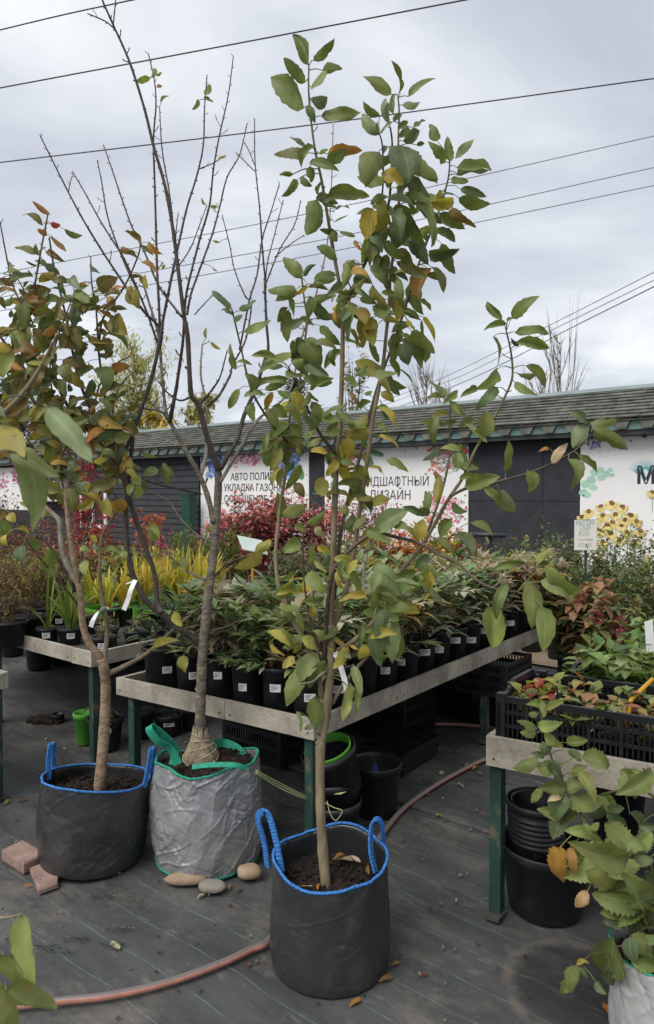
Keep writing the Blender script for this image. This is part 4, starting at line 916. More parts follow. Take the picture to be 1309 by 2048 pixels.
leaves((1,), RC, '''185 250 20 75 .3 d;260 270 400 175 .4 d;100 262 205 300 .6 d;210 360 290 300 .5 p;300 455 538 345 .35 g;685 260 680 540 .38 g;690 430 830 335 .5 d;790 500 695 680 .6 d;800 520 965 760 .75 g;720 730 825 690 .7 g
830 720 1045 840 .5 d;225 780 175 560 .3 g;230 725 370 730 .3 g;580 680 360 650 .3 g;585 720 415 820 .4 g;690 860 445 880 .3 g;875 960 1080 855 .35 g;310 815 345 995 .8 g;260 950 160 1135 .35 g;430 930 690 900 .3 d
480 960 690 890 .3 g;390 1065 380 1235 1.0 g;550 980 490 1150 .45 yo;300 1015 485 1000 .35 p;590 965 720 1040 .4 g;550 1100 690 1200 .6 g;520 1130 590 1290 .6 g;690 1270 530 1400 .75 g;490 1345 480 1520 .35 g;560 1400 500 1640 .55 g
620 1420 650 1600 .5 d;700 1060 790 1260 .55 gl;800 1160 900 1280 .5 p;890 1060 960 1250 .5 g;860 980 950 1060 .35 g;985 1200 1190 1095 .4 g;1060 1370 1100 1215 1.1 g;700 1270 800 1390 .6 gl;690 1350 820 1490 .5 gl;830 1450 980 1375 .35 gl
840 1300 850 1460 .3 p;880 1500 1030 1500 .6 y;1200 1370 1195 1600 .65 y;760 1460 790 1540 .5 y;1275 930 1135 870 .5 gl;1160 110 1150 260 .5 g;1210 200 1200 520 .45 g;960 400 1140 570 .35 g;1095 250 1100 390 .25 o''')
leaves((1,), RD, '''350 60 380 400 .42 yk;450 150 470 400 .6 ky;540 20 560 175 .8 g;560 190 700 210 .65 y;430 375 520 550 .35 g;640 320 650 545 .5 g;690 340 890 610 .4 g;700 380 770 560 .6 d;800 270 1005 470 .38 gl;870 380 920 550 .6 g
700 290 840 400 .3 gl;905 150 1020 355 .3 y;890 180 915 325 .25 g;740 80 880 170 .35 g;760 180 830 260 .5 y;510 660 310 530 .5 yl;580 650 690 830 .55 d;690 605 815 750 .2 g;540 800 645 890 .55 yk;390 820 460 795 .6 g
260 800 335 930 .25 ob;340 940 445 880 .6 g;485 960 625 990 .5 g;390 990 340 1150 .6 yl;275 1180 405 1095 .35 yl;510 1180 700 1305 .28 y;580 1390 775 1500 .42 g;430 1450 560 1527 .25 y;180 1400 310 1440 .5 g;230 1500 340 1500 .5 g
1110 840 955 692 .42 g;1105 875 912 865 .35 g;1140 860 1205 785 .5 d;1020 1000 1005 1270 .32 g;1155 890 1290 1040 .4 g''')
leaves((1,), RE, '''185 240 255 340 .6 kb;385 200 380 340 .85 yl;620 150 600 300 .9 yl;470 260 700 395 .35 g;410 290 440 370 .5 yb;270 540 410 440 .35 g;180 545 265 590 .6 g;330 560 400 630 .7 t;505 430 580 470 .8 gl;530 580 620 460 .45 d
610 570 700 470 .5 g;575 560 620 610 .7 gl;770 580 995 430 .62 gp;1130 300 1145 440 .45 g;1250 250 1200 145 .5 b;1075 660 1120 500 .9 yk;205 640 105 750 .65 g;345 700 440 760 .6 y;380 740 430 850 .4 d;320 790 415 890 .35 l
280 890 430 1040 .45 gl;110 950 200 885 .4 g;165 950 60 1090 .55 gl;250 1105 400 1060 .5 gl;310 1130 310 1230 1.4 yl;545 790 525 960 .45 gl;470 1040 480 1140 .5 gl;770 830 960 1065 .5 gp;820 905 750 1040 .6 gp;905 950 1110 985 .25 gp
1110 1000 1265 1135 .3 gp;1165 880 1170 1005 .85 y;1080 800 1140 840 .7 l''')
leaves((1,), RF, '''60 240 240 360 .35 yl;150 215 295 330 .5 gl;75 330 200 420 .5 y;270 440 165 520 .6 yl;320 330 260 410 .5 yo;330 280 440 380 .7 yl;410 240 500 310 .4 l;285 505 190 820 .5 g;450 410 275 645 .5 gl;500 480 375 690 .3 g
450 460 480 600 .6 l;290 860 310 1020 .3 l;415 745 420 1000 .65 g;345 990 430 980 .5 d;555 290 700 410 .35 yo;690 345 770 390 .3 y;850 360 760 455 .75 y;595 440 670 360 .5 gp;640 420 705 450 .5 gp;525 370 570 410 .6 y
720 505 780 750 .38 lp;700 650 650 940 .3 l;710 660 740 890 .3 g;860 250 940 525 .4 d;690 190 850 270 .25 p;970 60 960 400 .45 d;1000 120 1000 370 .25 p;1040 150 1020 490 .35 lp;1080 250 1080 430 .4 g''')
leaves((1,), RG, '''550 230 703 85 .42 g;490 240 395 125 .35 g;520 250 555 225 .7 d;515 260 380 300 .4 g;570 310 770 318 .38 g;575 370 775 405 .42 g;590 390 545 345 .5 d;440 335 460 515 .55 g;460 530 345 650 .45 g;465 640 335 760 .4 d
585 555 700 550 .4 g;630 510 750 640 .4 g;565 610 700 688 .35 g;340 640 240 700 .4 g;370 930 400 775 .85 gl;400 970 260 840 .4 g;985 845 900 790 .7 d;1015 860 1180 830 .4 g;1030 890 1255 1012 .35 g;975 860 910 1000 .6 dp''')
leaves((1,), RH, '''510 245 525 55 .28 g;240 230 230 130 1.1 g;240 230 355 235 .6 gp;270 330 480 280 .5 g;300 200 370 215 .5 d;475 365 580 495 .5 gp;385 345 490 440 .45 g;640 240 655 375 .95 gl;785 200 885 75 .35 t;765 105 705 125 .4 o
885 170 905 350 .6 g;945 150 1060 255 .4 g;55 370 40 500 .45 g;190 435 285 490 .4 p;190 530 120 640 .6 g;200 625 320 750 .6 d;290 640 345 760 .5 g;310 550 435 640 .35 g;610 780 430 835 .3 g;685 780 795 720 .35 l
750 820 950 970 .3 g;715 900 915 1020 .5 lp;650 890 670 1180 .42 g;520 915 455 1130 .35 g;470 1050 430 1300 .7 gl;730 1050 730 1315 .42 g;545 840 605 840 .4 y''')
rq = random.Random(31); cand1 = [s for s in SAMPLES if s[5] == 1 and 330 < s[1] < 1290 and 545 < s[0] < 910]
for i in range(70):
    s = rq.choice(cand1); ln = rq.uniform(36, 62); a = rq.uniform(-.3, 3.4); bx, by = s[0]+rq.uniform(-30, 30), s[1]+rq.uniform(-22, 22)
    leaf((1,), bx, by, bx+math.cos(a)*ln, by+math.sin(a)*ln, rq.uniform(.35,.55), rq.choice(('g','g','k','gl','d','gl','ky','g','y','g')))
def ribbon(t, name, pts, w_, m, wdir, **k):
    pa = smooth_path(pts, 6); v = []; f = []
    for i, p_ in enumerate(pa):
        tg = (pa[min(i+1,len(pa)-1)]-pa[max(i-1,0)]).normalized(); wd = (wdir-tg*wdir.dot(tg)).normalized(); nn = tg.cross(wd)*.0004
        v += [p_+wd*w_/2+nn, p_-wd*w_/2+nn, p_-wd*w_/2-nn, p_+wd*w_/2-nn]
    for i in range(len(pa)-1):
        for j in range(4):
            q_ = (j+1) % 4; f.append((i*4+j, i*4+q_, i*4+4+q_, i*4+4+j))
    f += [(0,3,2,1), tuple((len(pa)-1)*4+j for j in range(4))]
    return O(name, v, f, m, t, **k)
tg = ribbon(T1, 'plant_tag', [P(673,1308,2.15), P(681,1330,2.14), P(690,1362,2.13), P(697,1398,2.13)], .017, 'paper', Vector((1,-.2,.1)))
mb = MB(); mb.tube([P(668,1309,2.165), P(675,1305,2.14), P(676,1313,2.14), P(668,1312,2.165)], .004, 6); mb.build('tag_loop', 'paper', tg)

# ------------------------------------------------------------------ T2 the bare tree in the silver bag
c2 = Vector(((412-654)/FPX*2.79, 2.79, 0))
T2 = thing('bare_fruit_tree', 'nearly bare fruit tree with upright twigs in a crumpled silver bag', 'tree', c2)
def wv2(a): return .008*math.sin(2*a+.6)+.008*math.sin(5*a)-.026*math.sin(a)-.018*max(0, math.cos(a+1.9))**6
bag(T2, c2, .205, .215, .405, 'bag_silver', 11, wv2, .0062, soil_z=.92, ridge=True, nseg=300, nz_=120, trim='trim_green', tr=.006, bulge=.012, bottom_trim='trim_green', sq=.02)
strap(T2, [P(345,1530,2.68),P(350,1500,2.68),P(335,1478,2.66),P(303,1452,2.64),P(300,1462,2.62),P(318,1484,2.62),P(342,1498,2.64),P(358,1528,2.64)], .035, 'trim_green', .0018, Vector((.75,-.3,.5)), False)
strap(T2, [P(425,1488,2.9),P(450,1486,2.95),P(478,1500,2.92),P(494,1530,2.85),P(488,1540,2.8)], .035, 'trim_green', .0018, Vector((.2,.5,.8)), False)
strap(T2, [P(385,1534,2.60),P(420,1530,2.58),P(470,1530,2.585),P(495,1538,2.62)], .02, 'trim_green', .0018, Vector((0,.7,.7)), False)
# burlap wrapped root collar
mb = MB(); cc = P(402, 1512, 2.8); n_ = 26; prof = [(.062,-.05),(.072,-.02),(.068,.01),(.052,.04),(.038,.075),(.030,.10),(.026,.115)]
mb.lathe(prof, n_, cc, fn=lambda p_, a, r_, z: p_*(1+.10*math.sin(7*a+z*40)+.08*math.sin(13*a-z*20))+Vector((0,0,z-p_.z*(1))))
mb.build('burlap_wrap', 'burlap', T2, True)
mb = MB()
for k in range(5):
    z = .0+k*.02; rr_ = .074-.010*k; mb.tube([cc+Vector((rr_*math.cos(a), rr_*math.sin(a), z+.018*math.sin(a+k))) for a in [6.283*i/18 for i in range(19)]], .0018, 5, False)
mb.tube(smooth_path([cc+Vector((.06,-.05,.0)), cc+Vector((.10,-.07,-.035)), cc+Vector((.16,-.08,-.04))], 4), .0018, 5)
mb.build('twine', 'twine', T2, True)
b2 = lambda pts, r0, r1, d0, d1, m='bark_dark', **k: branch(T2, pts, r0, r1, d0, d1, m, 2, **k)
b2([(402,1505),(401,1470),(402,1400),(405,1320),(410,1260),(420,1170),(428,1100),(434,1030),(437,975),(437,935)], 11.6, 7.0, 2.80, 2.80, 'bark_grey', name='trunk', n=12, spur=.05, sspur=.4)
sp2 = dict(spur=.036, sspur=.55)
b2([(437,940),(425,904),(409,854),(398,810),(384,791),(380,755),(376,676),(370,640),(367,620),(355,525),(345,450),(330,370),(307,290),(290,220),(260,125),(227,50),(205,0),(196,-30)], 6.5, 1.5, 2.8, 2.55, **sp2)
b2([(230,58),(210,42),(175,27)], 1.5, 1.1, 2.57, 2.54, **sp2); b2([(227,50),(230,20),(233,-15)], 1.4, 1, 2.57, 2.55, **sp2)
X = lambda pts: [(x/2.0015, y/2.0015) for x, y in pts]
for (pts, ra, rb, d0, d1) in (
    ([(640,1400),(645,1320),(580,1250),(520,1170),(420,1020),(340,890),(275,770),(200,620),(160,540)], 3.2, 1.1, 2.78, 2.6),
    ([(640,1400),(600,1280),(560,1180),(500,1040),(450,960),(400,880),(340,770),(290,685)], 2.6, 1.1, 2.78, 2.75),
    ([(570,1200),(520,1100),(470,980),(430,860),(410,740),(390,640)], 2.0, 1.1, 2.77, 2.85),
    ([(730,1270),(640,1150),(580,1010),(530,910),(490,800),(450,680),(415,580)], 2.3, 1.1, 2.75, 2.9),
    ([(640,1380),(640,1280),(630,1080),(625,900),(620,720),(615,560),(625,430),(620,330),(595,215)], 3.0, 1.0, 2.78, 2.7),
    ([(715,1060),(700,960),(680,780),(650,600),(640,430)], 2.2, 1.0, 2.68, 2.78),
    ([(650,1300),(690,1100),(720,960),(750,830),(790,700),(815,580),(820,430),(830,300)], 3.0, 1.0, 2.78, 2.9),
    ([(740,1250),(750,1160),(800,960),(840,820),(855,680),(880,540),(915,380),(935,225)], 2.6, 1.0, 2.75, 2.65),
    ([(750,1260),(765,1180),(800,1080),(850,940),(880,830),(910,710),(960,620),(990,495)], 2.6, 1.0, 2.75, 2.95),
    ([(1060,1120),(1065,1150),(1050,980),(1040,830),(1022,650),(1020,475)], 2.2, 1.0, 2.8, 2.75),
    ([(960,1401),(1000,1200),(1030,1100),(1050,960),(1085,850),(1120,735)], 2.2, 1.0, 2.85, 2.95),
    ([(1060,1200),(1070,1060),(1100,940),(1135,800)], 1.6, .9, 2.8, 2.9), ([(1000,1200),(980,1180),(940,1080),(920,980),(890,860)], 1.6, .9, 2.88, 2.8),
    ([(1060,1150),(1120,1000),(1180,900),(1205,800)], 1.6, .9, 2.8, 2.9), ([(1100,1030),(1160,980),(1220,940)], 1.2, .8, 2.85, 2.9), ([(780,1260),(820,1215),(860,1175)], 1.2, .8, 2.75, 2.7),
    ([(800,675),(850,655),(900,625)], 1.2, .8, 2.83, 2.8), ([(1020,685),(980,645),(945,610)], 1.1, .8, 2.77, 2.8), ([(1020,660),(1000,610),(980,570)], 1.0, .8, 2.77, 2.75),
    ([(690,1100),(760,1000),(800,900),(830,820)], 1.4, .8, 2.8, 2.7), ([(275,770),(285,720),(292,700)], 1.0, .8, 2.68, 2.68), ([(720,1100),(705,960),(715,850)], 1.3, .8, 2.7, 2.6)):
    b2(X(pts), ra, rb, d0, d1, **sp2)
b2([(442,938),(457,910),(475,879),(489,830),(512,778),(516,766),(530,720),(537,697),(533,640),(530,560)], 5, 2.3, 2.8, 2.8, **sp2)
b2([(441,965),(475,907),(507,853),(524,832),(560,805),(585,770),(600,690),(640,560),(660,440),(667,240)], 3.8, 1.0, 2.8, 2.9, 'bark_pale', **sp2)
b2([(428,1045),(417,997),(401,953),(376,909),(354,868),(340,843),(332,821),(325,753),(317,669),(300,610),(285,560)], 6, 2, 2.8, 2.95, 'bark_grey', **sp2)
b2([(340,843),(346,813),(354,772),(355,764),(367,676),(369,600)], 4.5, 2.6, 2.86, 2.75, **sp2); b2([(338,842),(324,824),(300,818),(280,815),(240,800)], 3, 1, 2.86, 2.95)
b2([(403,950),(413,904),(412,854),(414,810),(402,750),(405,690)], 4, 1.6, 2.82, 2.95, 'bark_pale', **sp2)
b2([(415,812),(430,800),(442,786),(461,750),(466,730),(493,676),(505,600)], 3.4, 1.3, 2.88, 2.95, **sp2); b2([(398,812),(428,775),(442,750),(455,700)], 2.6, 1.2, 2.8, 2.75, **sp2)
b2([(384,793),(360,801),(335,785),(315,760)], 2.4, 1.2, 2.8, 2.75); b2([(402,988),(360,978),(313,968),(280,955)], 2.6, 1.2, 2.82, 2.7)
b2([(425,1085),(395,1070),(360,1035),(340,1005),(310,985)], 2.2, 1, 2.8, 2.7, 'bark_pale'); b2([(430,1072),(470,1050),(510,1030)], 1.8, 1, 2.8, 2.75)
b2([(420,1165),(455,1128),(500,1110),(550,1085)], 2.4, 1.1, 2.8, 2.85); b2([(412,1160),(380,1145),(350,1122),(330,1100)], 3.2, 1.6, 2.8, 2.9, 'bark_grey'); b2([(413,1262),(450,1255),(480,1240)], 2.0, 1.0, 2.8, 2.7); b2([(440,1085),(455,1120),(462,1160)], 1.8, 1, 2.83, 2.8)
b2([(402,1292),(380,1270),(355,1256),(325,1229),(294,1203),(271,1161),(260,1126),(254,1080),(252,1025),(256,984),(262,915),(265,874),(245,872),(227,867),(187,826),(166,781),(150,725),(136,650),(120,580),(107,527),(99,474)], 6.8, 1.6, 2.80, 2.55, 'bark_dark', n=9, spur=.07, sspur=.5)
b2([(323,1226),(315,1203),(310,1149),(293,1099),(274,1044),(259,995),(241,942),(236,918),(252,898),(266,865),(288,805),(307,743),(321,676),(326,645)], 5.5, 3.4, 2.72, 2.74, 'bark_dark', n=9, spur=.07, sspur=.5)
b2([(256,980),(247,940),(236,915),(228,860)], 4, 2, 2.66, 2.6); b2([(265,872),(290,868),(330,880),(365,893)], 2, 1, 2.66, 2.7, 'bark_pale')
tg = ribbon(T2, 'plant_tag', [P(271,1160,2.64), P(262,1180,2.62), P(256,1200,2.62), P(248,1220,2.62)], .018, 'paper', Vector((1,0,.1)))
mb = MB(); mb.tube([P(262,1165,2.67)+Vector((.016*math.cos(a), .016*math.sin(a), .005*math.cos(a))) for a in [6.283*i/12 for i in range(13)]], .003, 5, False); mb.build('tag_loop', 'paper', tg)
leaves((2,), RX, '''600 310 545 330 .45 l;605 312 575 322 .5 y;620 310 610 275 .6 g;625 300 650 290 .5 l;645 415 680 385 .5 l;630 350 650 345 .8 o;820 380 840 330 .45 l;815 390 855 410 .4 l;795 400 770 440 .5 l;825 820 810 790 .5 y;870 830 840 825 .5 l;825 1355 825 1310 .35 l;845 1370 885 1400 .35 y;660 1060 650 1080 .6 y;862 850 845 835 .4 l;870 1085 850 1075 .3 y;880 970 850 962 .3 y;905 625 870 632 .3 y''')

# ------------------------------------------------------------------ T3 the brown and yellow leaved tree in the left bag
c3 = Vector(((172-654)/FPX*2.79, 2.785, 0))
T3 = thing('autumn_apple_tree', 'apple sapling with yellowing brown leaves leaning in a black bag', 'tree', c3)
tl = Matrix.Rotation(R(-4), 4, 'Y')
def wv3(a): return .004*math.sin(2*a)+.004*math.sin(3*a)-.030*math.sin(a)
c3b = c3+Vector((.012,0,.012))
bag(T3, c3b, .211, .216, .315, 'bag_black', 5, wv3, .0036, Matrix.Rotation(R(4.0), 4, 'Y'), soil_z=.76, bulge=.006, ridge=True, nseg=200, nz_=80)
strap(T3, [P(98,1560,2.80),P(98,1520,2.81),P(102,1490,2.82),P(108,1491,2.85),P(108,1520,2.86),P(108,1565,2.87)], .02, 'trim_blue', .003, Vector((.6,.8,0)))
strap(T3, [P(289,1575,2.74),P(298,1530,2.75),P(303,1499,2.76),P(309,1499,2.82),P(306,1530,2.84),P(296,1575,2.86)], .02, 'trim_blue', .003, Vector((.6,.8,0)))
b3 = lambda pts, r0, r1, d0, d1, m='bark_twig', **k: branch(T3, pts, r0, r1, d0, d1, m, 3, **k)
b3([(197,1600),(201,1560),(207,1490),(211,1420),(212,1370),(208,1335),(203,1318)], 11.5, 9.5, 2.80, 2.80, 'bark_tan', name='trunk', n=12)
b3([(205,1325),(199,1312),(177,1283),(165,1240),(162,1194),(153,1139),(141,1072),(134,996),(135,971),(139,931),(134,891),(102,853),(67,800),(40,744),(13,690),(-10,660)], 8, 2.4, 2.8, 2.75, 'bark_tan', n=9, spur=.09, sspur=.4)
b3([(209,1328),(215,1256),(205,1194),(200,1133),(205,1072),(229,1032),(247,1008)], 5, 1.6, 2.8, 2.7, 'bark'); b3([(216,1348),(248,1333),(290,1310),(325,1279),(382,1230)], 6, 2.8, 2.8, 2.98, 'bark', spur=.05, sspur=.4)
b3([(157,1190),(165,1109),(180,1036),(202,981),(220,965)], 2.6, 1.2, 2.78, 2.65); b3([(157,1210),(116,1158),(70,1103),(34,1048)], 2.4, 1.2, 2.79, 2.6); b3([(150,1184),(125,1133),(98,1091),(46,1036),(0,1017)], 2.2, 1.1, 2.79, 2.65)
b3([(158,1172),(131,1121),(122,1078),(119,1042),(104,1026),(89,1005),(100,960),(107,920),(110,880),(116,830)], 6, 2.6, 2.8, 2.95, 'bark_pale', n=8); b3([(134,891),(120,930),(130,985)], 2, 1.3, 2.77, 2.9)
b3([(256,985),(222,912),(174,859),(144,824),(118,776),(102,711),(86,650),(80,621),(70,580),(78,527),(86,482),(96,430)], 4, 1.4, 2.66, 2.62, spur=.07, sspur=.5)
b3([(174,859),(150,832),(112,816),(80,784),(51,738),(21,703),(0,670)], 2.8, 1.4, 2.65, 2.6); b3([(230,912),(222,859),(209,784),(198,703),(193,621),(184,567),(182,514)], 3, 1.2, 2.66, 2.6, spur=.05, sspur=.5)
b3([(198,703),(206,639),(241,586),(259,554),(278,508),(281,487)], 2.4, 1.3, 2.63, 2.55); b3([(67,647),(40,602),(24,562),(11,500),(0,441)], 2, 1.2, 2.6, 2.6, spur=.05, sspur=.5); b3([(80,640),(56,594),(32,551),(13,519)], 1.6, 1, 2.62, 2.7)
b3([(112,816),(100,740),(116,676),(140,610),(150,590)], 2, 1.1, 2.63, 2.5); b3([(40,744),(60,690),(55,640),(50,600)], 2, 1.1, 2.74, 2.85); b3([(187,826),(200,770),(230,730),(262,712)], 2, 1.1, 2.62, 2.7); b3([(222,870),(230,800),(250,760),(275,740)], 1.8, 1, 2.66, 2.75); b3([(247,1008),(230,990),(222,965)], 1.4, 1, 2.7, 2.7)
b3([(13,690),(20,780),(45,860),(75,905)], 1.8, 1.2, 2.75, 2.9); b3([(0,800),(20,860),(35,920)], 1.8, 1, 2.8, 2.85)
tg = ribbon(T3, 'plant_tag', [P(214,1216,2.76), P(200,1221,2.74), P(188,1238,2.73), P(182,1254,2.73)], .018, 'paper', Vector((.7,0,.7)))
mb = MB(); mb.tube([P(212,1217,2.78)+Vector((.012*math.cos(a), .012*math.sin(a), 0)) for a in [6.283*i/12 for i in range(13)]], .003, 5, False); mb.build('tag_loop', 'paper', tg)
k23 = (2, 3)
leaves((3,), RI, '''375 185 240 78 .3 bo;318 265 165 190 .35 kb;350 340 280 295 .7 o;268 480 110 430 .4 k;290 490 270 395 .5 k;300 480 350 430 .5 k;485 295 620 340 .35 gl;390 345 500 460 .4 ob;350 460 485 530 .35 b;280 560 190 530 .3 b
260 530 365 575 .5 l;330 550 450 630 .6 d;400 635 485 720 .4 d;335 670 450 710 .4 yb;530 660 600 740 .7 p;605 695 670 720 .5 o;560 750 670 845 .5 g;500 790 570 840 .6 p;555 875 610 840 .5 l;1060 380 935 305 .45 b
905 430 1000 465 .7 bo;1060 410 1150 490 .3 p;1110 395 1225 480 .4 o;935 480 1035 525 .4 k;1065 540 1190 640 .45 ob;735 740 875 650 .6 kb;835 730 970 735 .4 o;980 640 1060 640 .5 kb;1070 650 1110 745 .6 by;975 750 1045 890 .75 ky
850 800 790 880 .7 oy;730 900 850 970 .6 o;865 930 940 1075 .75 yb;0 800 45 890 .6 k;0 670 115 720 .3 b;5 740 130 765 .25 b;60 535 115 570 .4 k;380 250 455 260 .6 r''')
leaves(k23, RK, '''150 460 145 580 1.0 d;220 405 230 500 .8 g;330 490 320 640 .7 g;30 290 45 400 .8 g;60 250 100 310 .8 y;40 390 45 470 1.0 y;115 350 190 390 .7 y;250 190 320 265 .55 yl;230 220 280 285 .6 l;130 175 175 215 .5 y
30 230 0 300 .7 b;720 170 720 280 1.0 l;790 155 790 255 .8 oy;590 400 635 440 .8 y;540 460 580 500 .8 l;610 450 670 495 .6 p;690 500 790 500 .5 l;560 560 570 660 .9 l;450 560 500 620 .35 l;970 360 1050 420 .7 l
1000 500 1050 530 .6 l;1145 560 1150 620 1.1 l;1200 540 1220 630 .7 l;1150 895 1190 990 .6 y;1000 1150 1180 1085 .4 yk;1200 1180 1215 1300 .65 ky;745 660 740 720 .5 l;310 610 370 680 .6 g;1020 540 1080 590 .6 yo;800 500 830 550 .7 l
570 700 600 740 .5 y;660 550 700 590 .5 p;720 545 745 580 .6 o''')
leaves(k23, RJ, '''430 700 315 730 .8 dg;440 680 500 800 .5 g;460 640 550 750 .4 g;300 560 410 600 .4 gl;250 730 300 800 .8 l;40 900 90 1040 .8 ly;140 900 150 1010 .9 yo;0 600 45 690 .9 y;350 1110 430 1190 .7 l;320 770 350 850 .6 k;235 640 290 690 .7 k;180 640 150 720 .6 yb;100 700 60 780 .6 l;240 790 210 880 .6 gl;290 800 260 900 .6 l''')
rt = random.Random(21); cand = [s for s in SAMPLES if s[5] in (2,3) and 560 < s[1] < 990 and -10 < s[0] < 240 and not (s[1] > 880 and s[0] < 120)]
for i in range(275):
    s = rt.choice(cand); ln = rt.uniform(28, 56); a = rt.uniform(0, 6.283); bx, by = s[0]+rt.uniform(-34, 34), s[1]+rt.uniform(-26, 26)
    dx, dy = math.cos(a)*ln, abs(math.sin(a))*ln*rt.choice((1,1,-.4))
    leaf((s[5],), bx, by, bx+dx, by+dy, rt.uniform(.38,.62), rt.choice(('k','k','kb','g','d','ky','kb','yb','o','l','kb','p','d','b','dk','k')))

# the smaller leaves of the two leafy trees, past the ones built singly
def leaf_stuff(tree, key, box, n, l0, l1, codes, seed):
    r = random.Random(seed); cd = [s for s in SAMPLES if s[5] == key and s[3] is tree and box[0] < s[0] < box[1] and box[2] < s[1] < box[3]]; mb = MB()
    for i in range(n):
        s = r.choice(cd); ln = r.uniform(l0, l1); a = r.uniform(-.3, 3.44); bx, by = s[0]+r.uniform(-26, 26), s[1]+r.uniform(-20, 20); d = s[2]+r.uniform(-.06, .06)
        B = P(bx, by, d); T = P(bx+math.cos(a)*ln, by+math.sin(a)*ln, d+r.uniform(-.5,.5)*ln*d/FPX); tocam = (Vector((0,0,CAMZ))-B).normalized()
        nn = (tocam*.8+Vector((r.uniform(-.6,.6), 0, r.uniform(-.3,.9)))).normalized(); v, f, _ = leaf_mesh(B, T, nn, r.uniform(.5,.8), r.uniform(-.05,.2), r.choice((.1,.3,.6,-.2)), r, s[4], .02, r.uniform(-.2,.4))
        c = r.choice(codes); cc = PAL[c[0]]
        if len(c) > 1: k = r.uniform(.3,.7); cc = tuple(cc[j]*k+PAL[c[1]][j]*(1-k) for j in range(3))
        mb.add(v, f, jit(cc, .15, r))
    mb.build('small_leaves', 'fol', tree, True, cols=True, kind='stuff')
leaf_stuff(T1, 1, (545, 910, 330, 930), 95, 30, 54, ('g','g','k','gl','d','g','ky','y'), 51)
leaf_stuff(T1, 1, (560, 900, 930, 1300), 30, 34, 56, ('gl','g','l','yl','y'), 52)
leaf_stuff(T3, 3, (-10, 270, 560, 960), 110, 24, 44, ('kb','b','o','k','kb','yb','k','d'), 53)
# ------------------------------------------------------------------ T0 a sapling close by on the left, mostly out of the frame
c0 = Vector((-.74, .98, 0))
T0 = thing('young_apple_tree', 'blurred apple sapling close by, a drooping branch with large hanging leaves', 'tree', c0)
bag(T0, c0, .16, .17, .30, 'bag_black', 8, None, .004, soil_z=.8, nseg=60, nz_=16)
b0 = lambda pts, r0, r1, d0, d1, m='bark', **k: branch(T0, pts, r0, r1, d0, d1, m, 0, **k)
tp = [c0+Vector((0,0,.2)), c0+Vector((.01,0,.8)), c0+Vector((-.01,.02,1.3)), c0+Vector((0,.0,1.75))]
mb = MB(); mb.tube(smooth_path(tp, 6), [.018, .010], 10); mb.build('trunk', 'bark', T0, True)
b0([(-400,1095),(-250,1000),(-110,910),(0,832),(60,768),(100,700),(116,668)], 8, 2.4, 1.0, .93)
b0([(-30,850),(10,800),(32,792),(60,796),(92,815)], 2.2, 1.4, .95, .92, 'stem_g'); b0([(-60,880),(-30,868),(0,860)], 2.2, 1.5, .96, .93, 'stem_g')
b0([(-420,1800),(-250,1835),(-100,1840),(0,1836),(40,1830)], 6, 2, .98, .88, 'bark')
b0([(-100,1842),(-60,1900),(0,1965),(12,1978)], 3, 1.8, .95, .88, 'stem_g')
for q_ in ((92,815,186,924,.26,'gp'),(-45,850,50,915,.45,'yk'),(16,870,118,952,.28,'dg'),(45,905,66,1062,.34,'g'),(95,735,122,690,.4,'k'),(-20,800,12,835,.5,'p')):
    leaf((0,), *q_, teeth=.02)
for q_ in ((42,1828,72,1972,.30,'l'),(12,1978,114,2018,.55,'g'),(-20,1930,44,1962,.5,'gl'),(-10,1975,46,2060,.7,'gl'),(-40,1900,-5,1925,.6,'g')):
    leaf((0,), *q_, teeth=.02)
# ------------------------------------------------------------------ blackberry cane on the right
R3=(809,1500,2.618); R8=(809,1100,2.618)
cb = Vector((.945, 1.83, 0))
T4 = thing('blackberry_plant', 'blackberry with toothed green leaves arching from a white bag', 'plant', cb)
bag(T4, cb, .155, .165, .25, 'bag_white', 14, lambda a: .012*math.sin(2*a)+.01*math.sin(3*a), .0065, soil_z=.8, ridge=True, nseg=200, nz_=60, trim='trim_green', tr=.003)
b4 = lambda pts, r0, r1, d0, d1, m='stem_g', **k: branch(T4, pts, r0, r1, d0, d1, m, 4, **k)
b4([(1328,1960),(1310,1905),(1290,1850),(1268,1775),(1229,1714),(1183,1664),(1156,1618),(1134,1588),(1111,1538),(1103,1515),(1092,1474),(1080,1420),(1076,1405)], 5, 2, 1.84, 2.05)
b4([(1310,1905),(1304,1800),(1302,1725),(1270,1718),(1240,1705)], 3, 1.6, 1.84, 1.78); b4([(1275,1569),(1240,1580),(1206,1590),(1176,1610),(1160,1625)], 2.6, 2.2, 1.95, 2.02); b4([(1290,1850),(1310,1800),(1284,1805)], 3, 1.8, 1.85, 1.75)
b4([(1300,1880),(1260,1890),(1200,1900),(1153,1931)], 2.4, 1.2, 1.83, 1.8, 'stem_r'); b4([(1330,1900),(1345,1700),(1320,1610),(1275,1569)], 4, 2.6, 1.86, 1.95); b4([(1268,1775),(1230,1740),(1200,1720)], 2, 1.4, 1.88, 1.9)
leaves((4,), R8, '735 840 640 800 .7 gl;750 840 835 795 .6 gl;690 940 600 890 .5 g;690 960 610 950 .55 g;700 920 830 905 .55 gl;735 960 830 1030 .6 gl;850 1010 960 990 .65 g;740 1010 740 1080 .8 d;700 1090 565 1140 .6 g;860 1050 930 1110 .6 d;930 1090 1085 1120 .6 g;770 1110 810 1200 .7 d;700 860 650 860 .6 g;730 1080 660 1060 .6 d', teeth=.10, shape=1, petmax=60)
